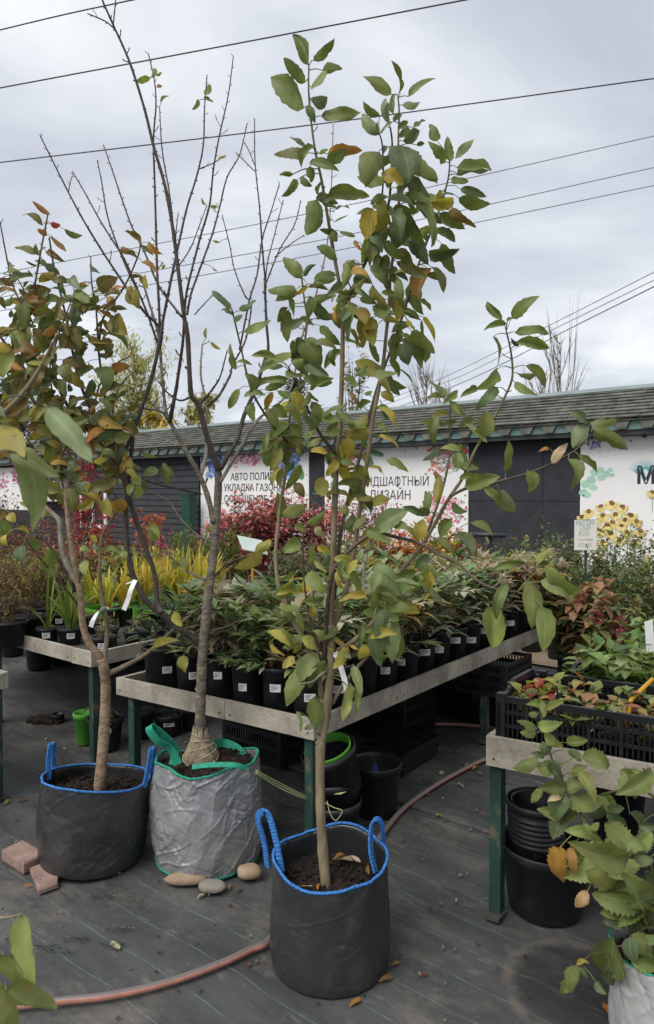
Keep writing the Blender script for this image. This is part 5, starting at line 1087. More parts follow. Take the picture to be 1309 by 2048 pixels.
leaves((4,), R3, '''840 200 705 195 .6 g;850 210 1010 190 .7 g;830 170 770 100 .6 d;850 240 800 380 .7 dg;820 250 750 265 .6 t;870 120 960 80 .6 g;1170 130 1130 235 .7 g;1170 120 1305 160 .65 g;1160 110 1140 70 .6 p;1050 300 960 350 .6 d
1040 290 1080 240 .6 d;1060 300 1155 305 .55 d;1060 320 1110 430 .75 d;1190 520 855 480 .42 g;1180 520 1050 380 .75 g;1200 510 1309 430 .75 g;1230 400 1320 400 .9 d;815 510 825 720 .42 yo;870 510 900 650 .45 ob;1080 590 1020 600 .8 t
1060 620 1000 700 .5 t;1235 800 985 750 .6 g;1240 800 1130 640 .75 g;1245 820 1320 960 .8 gl;1250 800 1200 690 .6 d;960 740 890 820 .6 ot;1160 920 1040 900 .7 d;1090 980 1040 1160 .75 gd;1180 980 1210 1120 .75 d;1250 1000 1260 1160 .75 d
900 1130 970 1120 .55 yk;900 1130 875 1280 .55 g;905 1140 965 1190 .5 d;850 1200 820 1285 .5 gl;1000 1210 1060 1280 .65 d;1080 1150 1090 1250 .55 d;1240 820 1110 920 .55 g;1200 560 1309 560 .7 d;1100 560 1010 640 .5 k;1180 330 1230 430 .8 d;1260 640 1320 720 .7 d;1120 420 1060 480 .6 d;980 420 1020 380 .6 gl;1160 760 1080 840 .6 d''', teeth=.10, shape=1, petmax=75)

rb4 = random.Random(9); cand4 = [s for s in SAMPLES if s[5] == 4 and s[1] < 1900 and s[0] < 1335]
for i in range(42):
    s = rb4.choice(cand4); ln = rb4.uniform(52, 92); a = rb4.uniform(-.4, 3.6); bx, by = s[0]+rb4.uniform(-42, 42), s[1]+rb4.uniform(-38, 38)
    if s[1] < 1560: ln *= .7
    leaf((4,), bx, by, bx+math.cos(a)*ln, by+math.sin(a)*ln*.8, rb4.uniform(.42,.6), rb4.choice(('g','g','gl','d','d','gl','g','gl','l')), teeth=.09, shape=1, petmax=80)
# ================================================================== potted peonies on the large bench
ZD = .58-.083+.023
PG = [(0.16,0.215,0.095),(0.20,0.25,0.12),(0.125,0.175,0.085),(0.24,0.28,0.15)]; PB = [(0.22,0.205,0.13),(0.28,0.24,0.165),(0.18,0.175,0.11),(0.32,0.22,0.14),(0.17,0.20,0.11)]; PGY = [(0.25,0.29,0.20),(0.30,0.32,0.23),(0.21,0.245,0.165),(0.36,0.33,0.24)]
PO = [(0.40,0.22,0.08),(0.22,0.22,0.09),(0.46,0.34,0.12),(0.17,0.20,0.09)]; PR = [(0.19,0.08,0.06),(0.14,0.09,0.055),(0.22,0.15,0.09)]
PG, PB, PGY, PO, PR = [[tuple(min(.5, x*1.32) for x in c) for c in L_] for L_ in (PG, PB, PGY, PO, PR)]
protos = {}
def proto(key, cs, seed, h, spread, r, hp, ll=.095, nst=6, ncl=5):
    t = thing('potted_peony', 'x', 'potted plant', (0,0,-50)); pot_parts(t, r, hp); sticker(t, r, hp, R(-95)+((seed*37) % 11-5)*.06, hp*(.52+.16*((seed*53) % 7)/6), .04+.010*(seed % 3)); peony(t, h, spread, cs, seed, hp*.86, nst, ncl, ll); protos[key] = [t, 0]
proto('g1', PG, 1, .36, .20, .078, .225); proto('g2', PG+PB[:1], 2, .36, .18, .074, .22); proto('b1', PB, 3, .37, .22, .078, .225); proto('b2', PB+PGY, 4, .34, .20, .075, .225); proto('w1', PGY, 5, .34, .18, .074, .22); proto('o1', PO, 6, .33, .19, .076, .225); proto('r1', PR, 8, .37, .16, .074, .22); proto('gl', PG, 9, .30, .19, .078, .225, .075, 7, 6)
proto('big', [(0.05,0.08,0.042),(0.065,0.09,0.05)], 7, .27, .22, .106, .215, .10, 5, 3)
def place(key, loc, rz, label, group, sc_=1.0):
    p_ = protos[key]
    if p_[1] == 0: p_[1] = 1; t = p_[0]; t.location = loc; t.rotation_euler = (0,0,rz); t.scale = (sc_,)*3; tag(t, label, None, group); return t
    return copy_thing(p_[0], loc, rz, label, group, sc_)
A2 = Vector((CB_A.x, CB_A.y, 0))
def onb(b_, c_): return A2+cv*b_+cu_*c_+Vector((0,0,ZD))
facing = lambda p_: math.atan2(-p_.y, -p_.x)+R(95)
LK = {'g1':'bright green','g2':'mixed green','b1':'bronze green','b2':'greyish bronze','w1':'silvery green','o1':'orange tinged','r1':'dark red','gl':'low fresh green'}
def pl(key, b_, c_, lab, grp, rz=None, sc_=1.0):
    lab = lab.replace('peony', LK.get(key, '')+' peony') if key in LK else lab
    p_ = onb(b_, c_); return place(key, p_, (facing(p_)+rnd.uniform(-.25,.25)) if rz is None else rz, lab, grp, sc_)
pl('big', LV-.16, .16, 'widest black pot at the bench corner with sparse dark peony stalks', 'peony pots on the large bench')
lab_f = 'potted peony behind the short board of the large bench'; lab_s = 'potted peony behind the long board of the large bench'; lab_i = 'peony standing among others in the middle of the large bench'
row = [.79, .61, .435, .275, .105]
for b_, k_ in zip(row, ('g2','b1','gl','g1','b2')): pl(k_, b_, .115+rnd.uniform(-.01,.01), lab_f, 'peony pots behind the short board')
c_ = .30; ks = ['g2','o1','b2','o1','w1','b2','w1','g2','b1','w1','r1','b1','o1','w1','b1','r1']; i = 0
while c_ < LU-.1:
    pl(ks[i % len(ks)], .105+rnd.uniform(-.012,.012), c_, lab_s, 'peony pots behind the long board'); c_ += .182; i += 1
i = 0
for b_ in (.29, .48, .68, .88):
    c_ = .31
    while c_ < LU-.12:
        if b_+.05 < LV: pl(('b1','g1','w1','o1','b2','g2','r1','w1','b1','o1','g1')[i % 11], b_+rnd.uniform(-.02,.02), c_+rnd.uniform(-.02,.02), lab_i, 'peonies in the middle of the large bench', rnd.uniform(0,6), rnd.uniform(.74,1.08)-.08*c_/LU)
        c_ += .225; i += 1
# ================================================================== left bench: irises, yellow blades, brown perennials
ZL = .63-.08+.023; A3 = Vector((LB_A.x, LB_A.y, 0))
def onl(b_, c_): return A3+VD*b_+UD*c_+Vector((0,0,ZL))
def potted(name, label, cat, loc, r, h, fill, group=None, stick=True, m='pot'):
    t = thing(name, label, cat, loc, group); pot_parts(t, r, h, m=m)
    if stick: sticker(t, r, h, math.atan2(-loc[1], -loc[0])+rnd.uniform(-.2,.2), h*.6)
    fill(t); return t
IG = [(0.20,0.27,0.045),(0.16,0.22,0.04),(0.26,0.30,0.06),(0.11,0.17,0.04)]; YL = [(0.58,0.45,0.07),(0.64,0.52,0.10),(0.46,0.42,0.09),(0.54,0.32,0.07),(0.34,0.36,0.09)]; YG = [(0.46,0.42,0.07),(0.28,0.32,0.06),(0.56,0.46,0.07)]
def sw(n, h, sp, cs, seed, z0, wd, **k):
    def f(t): fo = swords(t, n, h, sp, cs, seed, z0, wd, **k); fo.build('blades', 'fol', t, cols=True, kind='stuff', world=False)
    return f
for i, (b_, c_) in enumerate(((.10,.14),(.10,.36),(.10,.58),(.10,.80),(.30,.30),(.30,.55),(.30,.80),(.52,.40),(.75,.42),(.98,.40),(1.2,.35),(.10,1.05),(.10,1.3),(.3,1.05))):
    potted('potted_perennial', 'small black pot of trimmed stubble standing on the iris bench', 'potted plant', onl(b_, c_), .068, .115, lambda t, i=i: bush(t, .06, .06, .12, 30, [(0.20,0.22,0.08),(0.30,0.24,0.10),(0.14,0.10,0.05)], .05, .2, 40+i, 9, .1, 'stem_g', twig=.0016), 'stubble pots', stick=(i % 3 == 0))
potted('potted_iris', 'iris with a wide upright fan of green blades in a small pot', 'potted plant', Zp(130,1295,ZL)+Vector((0,.09,0)), .072, .105, sw(24, .42, .20, IG, 4, .09, .028), 'iris pots')
potted('potted_iris', 'iris with a few thin leaning blades in a small pot', 'potted plant', Zp(84,1293,ZL)+Vector((0,.09,0)), .066, .10, sw(7, .42, .26, IG, 9, .09, .015), 'iris pots')
seedn = 20
for (x, y, n_, h_, cs) in ((215,1255,16,.36,YG),(250,1250,20,.42,YL),(290,1243,22,.46,YL),(330,1240,20,.44,YL),(362,1238,22,.46,YG),(400,1236,22,.46,YL),(275,1232,18,.48,YG),(345,1228,20,.50,YL),(310,1226,20,.48,YG),(385,1226,20,.5,YL),(190,1240,14,.35,YG),(420,1228,20,.5,YL)):
    seedn += 1; potted('potted_grass', 'pot of golden yellow blades at the end of the iris bench' if cs is YL else 'pot of yellow green blades beside the golden ones', 'potted plant', Zp(x, y, ZL), .075, .13, sw(n_+8, h_*1.05, .24, cs, seedn, .11, .023), 'golden blade pots', stick=False)
BR = [(0.17,0.10,0.045),(0.13,0.085,0.04),(0.22,0.15,0.05),(0.12,0.11,0.045)]; RB = [(0.20,0.055,0.040),(0.26,0.09,0.05),(0.14,0.05,0.035),(0.16,0.10,0.05)]
for i, (x, y) in enumerate(((20,1290),(62,1277),(-15,1272),(30,1262),(95,1255),(-5,1250),(60,1246),(130,1240))):
    potted('potted_perennial', 'black pot of tall brown seedheads at the back of the iris bench', 'potted plant', Zp(x, y, ZL), .105, .15, lambda t, i=i: bush(t, .15, .26, .30, 320, BR+[(0.30,0.26,0.06)], .034, .45, 60+i, 12, .13, up=.3, twig=.003), 'brown perennials', stick=False)
def crate_simple(name, label, cat, c, ax, ay, h, m, group=None, slots=5):
    t = thing(name, label, cat, c, group); c = Vector(c); lx, ly = ax.length, ay.length
    for (o, d, n_) in ((ay, ax, ay), (-ay, ax, -ay), (ax, ay, ax), (-ax, ay, -ax)):
        mb = MB(); nn = n_.normalized()*.006
        for z in (.01, h*.38, h*.68, h-.012): mb.box(c+o+Vector((0,0,z)), d, nn, Vector((0,0,.010)))
        k = max(2, int(d.length*2/.02))
        for i in range(k+1): mb.box(c+o+d*(-1+2*i/k)+Vector((0,0,h/2)), d.normalized()*.0038, nn*.8, Vector((0,0,h/2-.004)))
        for s in (-1, 1): mb.box(c+o+d*s*.97+Vector((0,0,h/2)), d.normalized()*.016, nn*1.25, Vector((0,0,h/2)))
        mb.build('side_panel', m, t)
    mb = MB(); mb.box(c+Vector((0,0,.006)), ax*.97, ay*.97, Vector((0,0,.004))); mb.build('floor', m, t); return t
for (x, y) in ((190,1262),(262,1254),(300,1258)):
    q_ = Zp(x, y, ZL); crate_simple('green_crate', 'lime green plastic tray standing among the golden blade pots', 'crate', q_+Vector((0,.2,.002)), UD*.12, VD*.12, .13, 'lime', 'lime trays')
# ================================================================== things under the benches
def bare_pot(label, px, py_base, r, h, group=None, m='pot', ribs=0, z=None, taper=.8, name='empty_pot', back=True):
    g = G(px, py_base); g.y += r*taper; g.x *= g.y/(g.y-r*taper); t = thing(name, label, 'pot', g, group); pot_parts(t, r, h, m=m, ribs=ribs, soil=False, taper=taper, n=36, world=False, rimh=.03); return t, g
tb, gb = bare_pot('large empty black tub under the crate bench', 1089, 1856, .158, .240)
mb = MB(); mb.bx(-.016,-.004,-.1245,-.1225,.014,.026); mb.build('drain_hole', 'paper', tb, world=False)
tt = thing('ribbed_pot', 'ribbed black pot stack standing inside the large tub', 'pot', gb+Vector((-.03,.0,.022))); pot_parts(tt, .105, .37, ribs=6, soil=False, taper=.72, n=36); 
mb = MB(); mb.lathe([(.088,.25),(.092,.362),(.094,.366),(.086,.36),(.08,.25)], 30); mb.build('inner_pot_rim', 'pot', tt, True, world=False)
bare_pot('tall black pot in shade behind the blackberry', 1235, 1690, .12, .30)
# leaning stack with a lime ring
g = G(672, 1700); ts = thing('pot_stack', 'leaning stack of black pots topped by a lime green ring', 'pot', g+Vector((.0,.13,0)))
def ring_pot(t, base, r, h, tilt, m='pot', nm='pot', taper=.85):
    mb = MB(); Mx = Matrix.Translation(base) @ tilt; rb = r*taper
    prof = [(0,.0),(rb,.0),(r-.003,h-.035),(r+.006,h-.033),(r+.006,h),(r-.001,h),(r-.006,h-.03),(rb-.004,.012),(0,.012)]
    mb.lathe(prof, 30, fn=lambda p_, a, r_, z: Mx @ p_); mb.build(nm, m, t, True)
bs = g+Vector((.0,.13,0)); ring_pot(ts, bs+Vector((.0,0,.001)), .115, .16, Matrix.Rotation(R(-2),4,'Y')); ring_pot(ts, bs+Vector((.0,0,.10)), .115, .16, Matrix.Rotation(R(-5),4,'Y')); ring_pot(ts, bs+Vector((.02,0,.21)), .116, .20, Matrix.Rotation(R(-16),4,'Y')@Matrix.Rotation(R(12),4,'X'))
mb = MB(); Mx = Matrix.Translation(bs+Vector((.02,0,.21))) @ Matrix.Rotation(R(-16),4,'Y')@Matrix.Rotation(R(12),4,'X') @ Matrix.Translation((0,0,.178))
mb.lathe([(.098,-.012),(.100,.03),(.104,.032),(.104,.026),(.102,-.014),(.098,-.012)], 36, fn=lambda p_, a, r_, z: Mx @ p_); mb.build('lime_ring', 'lime', ts, True)
tq, gq = bare_pot('wide black pot with a blue plastic offcut inside, under the large bench', 752, 1642, .118, .24); 
mb = MB(); mb.add([(-.06,-.05,.06),(.06,-.02,.06),(.0,.02,.225),(-.06,-.045,.06),(.06,-.015,.06),(.0,.025,.225)], [(0,1,2),(3,5,4),(0,3,4,1),(1,4,5,2),(2,5,3,0)]); mb.build('blue_offcut', 'blue_plastic', tq, world=False)
def cell_tray(label, px, py, ax, ay, layers):
    g = G(px, py); t = thing('cell_tray', label, 'tray', g)
    for k in range(layers):
        mb = MB(); z = .015+k*.028; ox = rnd.uniform(-.006,.006); nxy = (3, 5)
        c = g+Vector((ox,0,z))
        for i in range(nxy[0]):
            for j in range(nxy[1]):
                cc = c+ax*(-1+2*(i+.5)/nxy[0])+ay*(-1+2*(j+.5)/nxy[1]); r_ = min(ax.length/nxy[0], ay.length/nxy[1])*.86
                mb.lathe([(r_,.02),(r_*.72,-.012),(0,-.012)], 12, cc)
                # surrounding web
        for i in range(nxy[0]+1): mb.box(c+ax*(-1+2*i/nxy[0])+Vector((0,0,.017)), ax.normalized()*.010, ay, Vector((0,0,.004)))
        for j in range(nxy[1]+1): mb.box(c+ay*(-1+2*j/nxy[1])+Vector((0,0,.0165)), ax, ay.normalized()*.012, Vector((0,0,.004)))
        for s in (-1, 1):
            mb.box(c+ax*s+Vector((0,0,.004)), ax.normalized()*.003, ay, Vector((0,0,.015))); mb.box(c+ay*s+Vector((0,0,.004)), ax, ay.normalized()*.003, Vector((0,0,.015)))
        mb.build('tray', 'crate', t)
cell_tray('stack of black cell trays lying under the large bench', 800, 1520, UD*.19, VD*.13, 4)
def gcrate(label, px, py, L_, W_, h, z=0.003, grp=None, off=.2):
    g = Zp(px, py, z); return crate_simple('slatted_crate', label, 'crate', g, VD*(L_/2), UD*(W_/2), h, 'crate', grp)
gcrate('black slatted crate lying under the corner of the large bench', 545, 1500, .44, .34, .24)
gcrate('black slatted crate in the deep shade under the large bench', 770, 1458, .5, .36, .30)
gcrate('black slatted crate standing at the far end of the aisle', 960, 1425, .5, .38, .28)
gcrate('upper black slatted crate stacked at the far end of the aisle', 960, 1370, .5, .38, .20, .29)
t, g_ = bare_pot('empty black pot beside the post of the large bench', 284, 1480, .075, .17); t, g_ = bare_pot('low black pot with weeds and a white sticker under the large bench', 338, 1475, .085, .13)
sticker(t, .085, .13, R(-75), .08, .07, .022); bush(t, .06, .05, .12, 60, [(0.06,0.10,0.04),(0.09,0.13,0.05)], .025, .5, 5, 6, .06, 'stem_g', twig=.0015)
bare_pot('small black pot in the shade beside the weedy one', 381, 1462, .06, .14)
bare_pot('lime green pot behind the post of the iris bench', 168, 1492, .055, .19, m='lime', taper=.72)
t, g_ = bare_pot('black pot with a leafy shoot beside the lime pot', 212, 1507, .10, .19); sticker(t, .10, .19, R(-70), .13, .06, .03); bush(t, .07, .12, .20, 26, [(0.09,0.13,0.06)], .075, .55, 8, 4, .15, 'stem_g', twig=.002)
t, g_ = bare_pot('small tipped pot with dark compost by a clump of soil', 116, 1445, .035, .05); 
# ================================================================== crates and seedlings on the right bench
ZRB = .65-.1+.023; A4 = Vector((RB_A.x, RB_A.y, 0))
def onr(a, b_, z=0): return A4+rd*a+ru*b_+Vector((0,0,ZRB+z))
def crate(label, a0, b0, L_, W_, h):
    o = onr(a0, b0, .002); t = thing('seedling_crate', label, 'crate', o+rd*L_/2+ru*W_/2, 'seedling crates')
    X_, Y_ = rd, ru; Z_ = Vector((0,0,1))
    def wall(p, d, ln, nin, hump):
        mb = MB(); k = int(ln/.0165)
        def top(s):
            e_ = abs(s-.5)*2
            return h*(1.0 if not hump else (1.0+.16*max(0, min(1, (.62-e_)/.16))))
        for z in (.008, h*.30, h*.52, h*.74): mb.box(p+d*ln/2+Z_*z+nin*.005, d*ln/2, nin*.005, Z_*(.007 if z < .1*h else .005))
        for i in range(k): # top rail follows the raised hand hold
            s0, s1 = i/k, (i+1)/k; mb.add([p+d*ln*s+Z_*(top(s)+e_)+nin*q_ for s in (s0, s1) for e_ in (-.022, 0) for q_ in (-.003, .013)], [(0,4,6,2),(1,3,7,5),(2,6,7,3),(0,1,5,4),(0,2,3,1),(4,5,7,6)])
        for i in range(k+1):
            s = i/k; hh = top(min(max(s,0),1))-.02
            if i % 6 == 0: mb.box(p+d*ln*s+Z_*hh/2+nin*.005, d*.006, nin*.007, Z_*hh/2)
            else: mb.box(p+d*ln*s+Z_*hh/2+nin*.005, d*.0026, nin*.003, Z_*hh/2)
        mb.build('side_panel', 'crate', t)
    wall(o, X_, L_, Y_, False); wall(o+Y_*W_, X_, L_, -Y_, False); wall(o, Y_, W_, X_, True); wall(o+X_*L_, Y_, W_, -X_, True)
    for (a, b_) in ((0,0),(L_,0),(0,W_),(L_,W_)):
        mb = MB(); mb.box(o+X_*a+Y_*b_+Z_*(h/2+.004)+X_*(.01 if a == 0 else -.01)+Y_*(.01 if b_ == 0 else -.01), X_*.016, Y_*.016, Z_*(h/2+.004)); mb.build('corner_post', 'crate', t)
    mb = MB()
    for i in range(8): mb.box(o+X_*L_*(i+.5)/8+Y_*W_/2+Z_*.006, X_*(L_/16-.012), Y_*(W_/2-.01), Z_*.003)
    mb.build('floor', 'crate', t); return o
crate('black slatted crate of pale autumn strawberry seedlings nearest the bench board', .03, .035, .60, .40, .215)
crate('black slatted crate of leafy green seedlings behind the strawberry crate', .10, .50, .60, .40, .19)
ST = [(0.22,0.26,0.08),(0.34,0.30,0.10),(0.42,0.28,0.12),(0.40,0.16,0.10),(0.16,0.22,0.07)]; HG = [(0.20,0.28,0.09),(0.14,0.21,0.07),(0.26,0.33,0.12),(0.11,0.17,0.06)]
for i in range(4):
    for j in range(2):
        loc = onr(.12+i*.135, .12+j*.17, .012)
        cs = ST if i > 0 else [(0.20,0.26,0.07),(0.34,0.34,0.10),(0.48,0.10,0.08)]
        t = potted('potted_seedling', 'small pot with yellow and pink strawberry leaves inside the crate', 'potted plant', loc, .055, .10, lambda t, i=i, j=j, cs=cs: bush(t, .085, .09, .16, 34, cs, .05, .75, 90+i*3+j, 6, .09, 'stem_r', twig=.0015), 'strawberry seedlings', stick=False)
for i in range(4):
    for j in range(3):
        loc = onr(.17+i*.14, .57+j*.13, .012); potted('potted_seedling', 'small pot with broad fresh green leaves inside the crate', 'potted plant', loc, .05, .10, lambda t, i=i, j=j: bush(t, .09, .12, .17, 40, HG, .075, .75, 120+i*3+j, 6, .09, 'stem_g', twig=.002), 'green seedlings', stick=False)
for i in range(4):
    for j in range(2):
        loc = onr(.25+i*.16, 1.02+j*.17, .003); potted('potted_seedling', 'pot with broad fresh green leaves standing behind the crates', 'potted plant', loc, .06, .12, lambda t, i=i, j=j: bush(t, .11, .15, .20, 46, HG, .08, .75, 150+i*3+j, 7, .1, 'stem_g', twig=.002), 'green seedlings behind the crates', stick=False)
lt = thing('plant_label', 'white plastic plant label stuck among the green seedlings', 'label', P(1297,1300,2.95)-Vector((0,0,.08)))
mb = MB(); q_ = P(1300,1262,2.95); mb.box(q_-Vector((0,0,.03)), Vector((.016,-.004,.006)), Vector((0,.001,0)), Vector((-.006,0,.075))); mb.build('blade', 'paper', lt)
st_ = thing('yellow_stake', 'yellow plastic stake leaning out of the strawberry crate', 'stake', onr(.40,.22,.02))
mb = MB(); mb.tube([onr(.40,.22,.10), P(1262,1400,2.35), P(1306,1358,2.40)], .0075, 6); mb.build('rod', 'yellow_paint', st_, True)

# ================================================================== ground clutter
def rock(label, px, py, r_, sx, sy, sz, m, seed):
    g = G(px, py); v = []; f = []; n1, n2 = 18, 10
    for j in range(n2+1):
        for i in range(n1):
            a, b_ = 6.283*i/n1, math.pi*j/n2-math.pi/2; d = Vector((math.cos(a)*math.cos(b_), math.sin(a)*math.cos(b_), math.sin(b_))); k = 1+.14*mnoise.noise(d*1.4+Vector((seed,0,0)))
            v.append(g+Vector((d.x*sx*k, d.y*sy*k, (d.z*k+.92)*sz)))
    for j in range(n2):
        for i in range(n1): q_ = (i+1) % n1; f.append((j*n1+i, j*n1+q_, (j+1)*n1+q_, (j+1)*n1+i))
    O('river_stone', v, f, m, None, True, label=label, cat='stone', group='stones by the silver bag')
rock('rounded ochre stone at the foot of the silver bag', 499, 1756, 1, .050, .036, .028, 'stone2', 3); rock('flat grey stone in front of the silver bag', 425, 1782, 1, .052, .036, .021, 'stone', 7); rock('large pale stone wedged under the silver bag', 372, 1768, 1, .085, .03, .022, 'stone2', 9); 
def brick_(label, pts_base, h, name='paver_brick', bev=.006):
    b_ = [G(x, y) for x, y in pts_base]; c = sum(b_, Vector())/len(b_); n_ = len(b_); v = []
    for z, k in ((.001, 1), (h-bev, 1), (h, .94)): v += [c+(p-c)*k+Vector((0,0,z)) for p in b_]
    f = [tuple(range(n_-1,-1,-1)), tuple(range(2*n_, 3*n_))]
    for j in range(2):
        for i in range(n_): q_ = (i+1) % n_; f.append((j*n_+i, j*n_+q_, (j+1)*n_+q_, (j+1)*n_+i))
    O(name, v, f, 'brick', None, label=label, cat='brick', group='bricks by the leaning bag')
brick_('whole pinkish paving brick beside the leaning black bag', [(4,1720),(48,1749),(92,1727),(45,1700)], .045); brick_('broken brick wedge under the edge of the leaning black bag', [(60,1745),(78,1790),(116,1776),(118,1757),(85,1735)], .022)
# hose lying on the cloth
def hose_mat():
    m = mat('ribbed_hose', (0.42,0.19,0.14), (0.34,0.15,0.11), .35, 30, spec=.5); t = m.node_tree; n = t.nodes; l = t.links; b = n['Principled BSDF']
    uv = n.new('ShaderNodeUVMap'); s = n.new('ShaderNodeSeparateXYZ'); l.new(uv.outputs[0], s.inputs[0])
    w1 = n.new('ShaderNodeMath'); w1.operation = 'MULTIPLY'; w1.inputs[1].default_value = 4*3.14159; l.new(s.outputs['X'], w1.inputs[0])
    sn_ = n.new('ShaderNodeMath'); sn_.operation = 'SINE'; l.new(w1.outputs[0], sn_.inputs[0])
    g_ = n.new('ShaderNodeMapRange'); g_.inputs[1].default_value = -.2; g_.inputs[2].default_value = .25; l.new(sn_.outputs[0], g_.inputs[0])
    br = n.new('ShaderNodeTexChecker'); br.inputs['Scale'].default_value = 1.0; br.inputs['Color1'].default_value = (.24,.21,.20,1); br.inputs['Color2'].default_value = (.07,.06,.06,1)
    vm = n.new('ShaderNodeVectorMath'); vm.operation = 'MULTIPLY'; vm.inputs[1].default_value = (22, 260, 1); l.new(uv.outputs[0], vm.inputs[0]); l.new(vm.outputs[0], br.inputs['Vector'])
    x = n.new('ShaderNodeMix'); x.data_type = 'RGBA'; src = b.inputs['Base Color'].links[0].from_socket; l.new(g_.outputs[0], x.inputs[0]); l.new(src, x.inputs[6]); l.new(br.outputs[0], x.inputs[7]); l.new(x.outputs[2], b.inputs['Base Color']); return m
M['hose'] = hose_mat()
hp = [(-200,2040),(0,2024),(110,2012),(220,2000),(330,1975),(430,1940),(500,1908),(542,1884)]
hp3 = [G(x, y) for x, y in hp]; c1b = Vector((c1.x, c1.y, 0))
hp3 += [Vector((-.10,2.50,0)), Vector((.06,2.53,0))]+[G(x, y) for x, y in ((752,1692),(775,1660),(810,1620),(860,1583),(905,1556),(950,1532),(985,1515),(1010,1490),(990,1462),(940,1455),(880,1452),(820,1456),(770,1470))]
v, f, uv = tube([p_+Vector((0,0,.0135)) for p_ in smooth_path(hp3, 8)], .0115, 14); O('garden_hose', v, f, 'hose', None, True, uvs=uv, label='pinkish braided garden hose curving across the black cloth', cat='hose')
# green twine tied from the silver bag to the bench post
tw = thing('twine', 'pale green twine tied from the silver bag to the bench post', 'twine', P(515,1540,2.66))
for k in range(3):
    mb = MB(); mb.tube(smooth_path([P(512,1540+k*3,2.64), P(560,1566+k*5,2.72), P(612,1592+k*3,2.78), P(640,1597+k*2,2.86), P(662,1590,2.85), P(684+k*4,1588-k*2,2.80)], 6), .0016, 5); mb.build('strand', 'twine_green', tw, True)
mb = MB(); mb.tube(smooth_path([P(640,1600,2.72), P(668,1615,2.70), P(685,1622,2.69), P(672,1641,2.69), P(660,1625,2.70), P(655,1602,2.72)], 6), .0016, 5); mb.build('loop', 'twine_green', tw, True)
# fallen leaves, each its own
FL = [('t',(0.40,0.33,0.20)),('b',(0.17,0.09,0.05)),('y',(0.45,0.40,0.20)),('o',(0.34,0.13,0.05))]
def fallen(px, py, s, c, zz=0.004, seed=0, grp='fallen leaves', lab='dry curled leaf fallen on the black cloth', z=0.0, name='fallen_leaf'):
    r = random.Random(seed*7+int(px)); p_ = Zp(px, py, z); a = r.uniform(0, 6.28); d = Vector((math.cos(a), math.sin(a), 0)); 
    v, f, uv = leaf_mesh(p_+Vector((0,0,zz)), p_+d*s+Vector((0,0,zz+s*.12)), (Vector((0,0,1))+Vector((r.uniform(-.3,.3), r.uniform(-.3,.3), 0))).normalized(), r.uniform(.45,.7), r.uniform(.0,.06), r.uniform(.15,.5), r)
    mz = min(q_.z for q_ in v); v = [q_+Vector((0,0,p_.z+.002-mz if z == 0 else 0)) for q_ in v]
    o = O(name, v, f, 'leaf', None, True, uvs=uv, label=lab, cat='leaf', group=grp); o.color = S(c); return o
rf = random.Random(5)
for i, (x, y, s, c) in enumerate(((722,2000,.045,'o'),(785,1955,.05,'b'),(800,1925,.045,'b'),(804,1912,.03,'b'),(872,1632,.035,'y'),(880,1550,.05,'t'),(862,1522,.045,'b'),(915,1568,.05,'t'),(860,1588,.03,'b'),(932,1533,.06,'t'),(945,1540,.05,'y'),(958,1545,.05,'t'),(925,1545,.05,'b'),(840,1490,.05,'b'),(1012,1635,.035,'o'),(1025,1630,.03,'o'),(1215,2030,.05,'o'),(480,1775,.04,'b'),(462,1770,.03,'o'),(64,1772,.03,'o'),(92,1480,.03,'y'),(275,1490,.05,'b'),(285,1485,.05,'o'),(165,1540,.05,'y'),(180,1545,.04,'t'),(150,1530,.04,'b'),(20,1600,.06,'y'),(35,1602,.05,'b'),(240,1900,.05,'t'),(1000,1705,.03,'y'),(800,1545,.04,'t'),(130,1500,.03,'t'),(105,1488,.04,'b'),(790,1930,.03,'b'),(410,1790,.035,'t'))):
    fallen(x, y, s, jit(PAL[c], .2, rf), seed=i)
for i, (x, y, s, c) in enumerate(((707,1722,.07,'t'),(690,1712,.06,'o'),(722,1728,.055,'t'),(706,1775,.05,'ob'),(625,1775,.045,'t'),(636,1770,.04,'o'),(738,1752,.05,'b'))):
    fallen(x, y, s, jit(PAL[c[0]], .2, rf), seed=40+i, grp='leaves on the soil', lab='dry leaf lying on the soil of the blue edged bag', z=.268)
# frayed tufts where the cloth is torn
for i, (x, y) in enumerate(((240,1862),(232,1892),(155,1880),(120,1905),(100,1895),(202,1795),(25,1915))):
    g = G(x, y); mb = MB(); r = random.Random(i)
    for k in range(26):
        a = r.uniform(-.4,.4)+2.5; p_ = g+Vector((r.uniform(-.045,.045), r.uniform(-.008,.008), .001)); e_ = p_+Vector((math.cos(a)*r.uniform(.01,.03)*r.choice((-1,1)), r.uniform(-.01,.01), r.uniform(.001,.012))); mb.tube([p_, (p_+e_)/2+Vector((0,0,.003)), e_], .0008, 3)
    mb.build('frayed_threads', 'bag_black', None, label='tuft of frayed black threads in the ground cloth', cat='tear', group='tears in the cloth')
cr = MB(); r = random.Random(77)
for k in range(420):
    x, y = r.uniform(-1.6, 1.5), r.uniform(1.6, 4.2); s_ = r.uniform(.0012, .0042)
    a = r.uniform(0, 3.14); cr.box((x, y, .003), Vector((math.cos(a), math.sin(a), .2))*s_*1.6, Vector((-math.sin(a), math.cos(a), 0))*s_, Vector((0,0,s_*.6)), jit(pick([(0.05,0.035,0.025),(0.10,0.075,0.05),(0.16,0.12,0.07),(0.24,0.21,0.16),(0.12,0.05,0.03)], r), .2, r))
cr.build('ground_crumbs', 'print', None, cols=True, kind='stuff', label='scattered crumbs of soil and leaf litter on the black cloth', cat='litter')
so = thing('soil_clump', 'clump of dark soil spilled on the cloth under the iris bench', 'soil', G(92,1440))
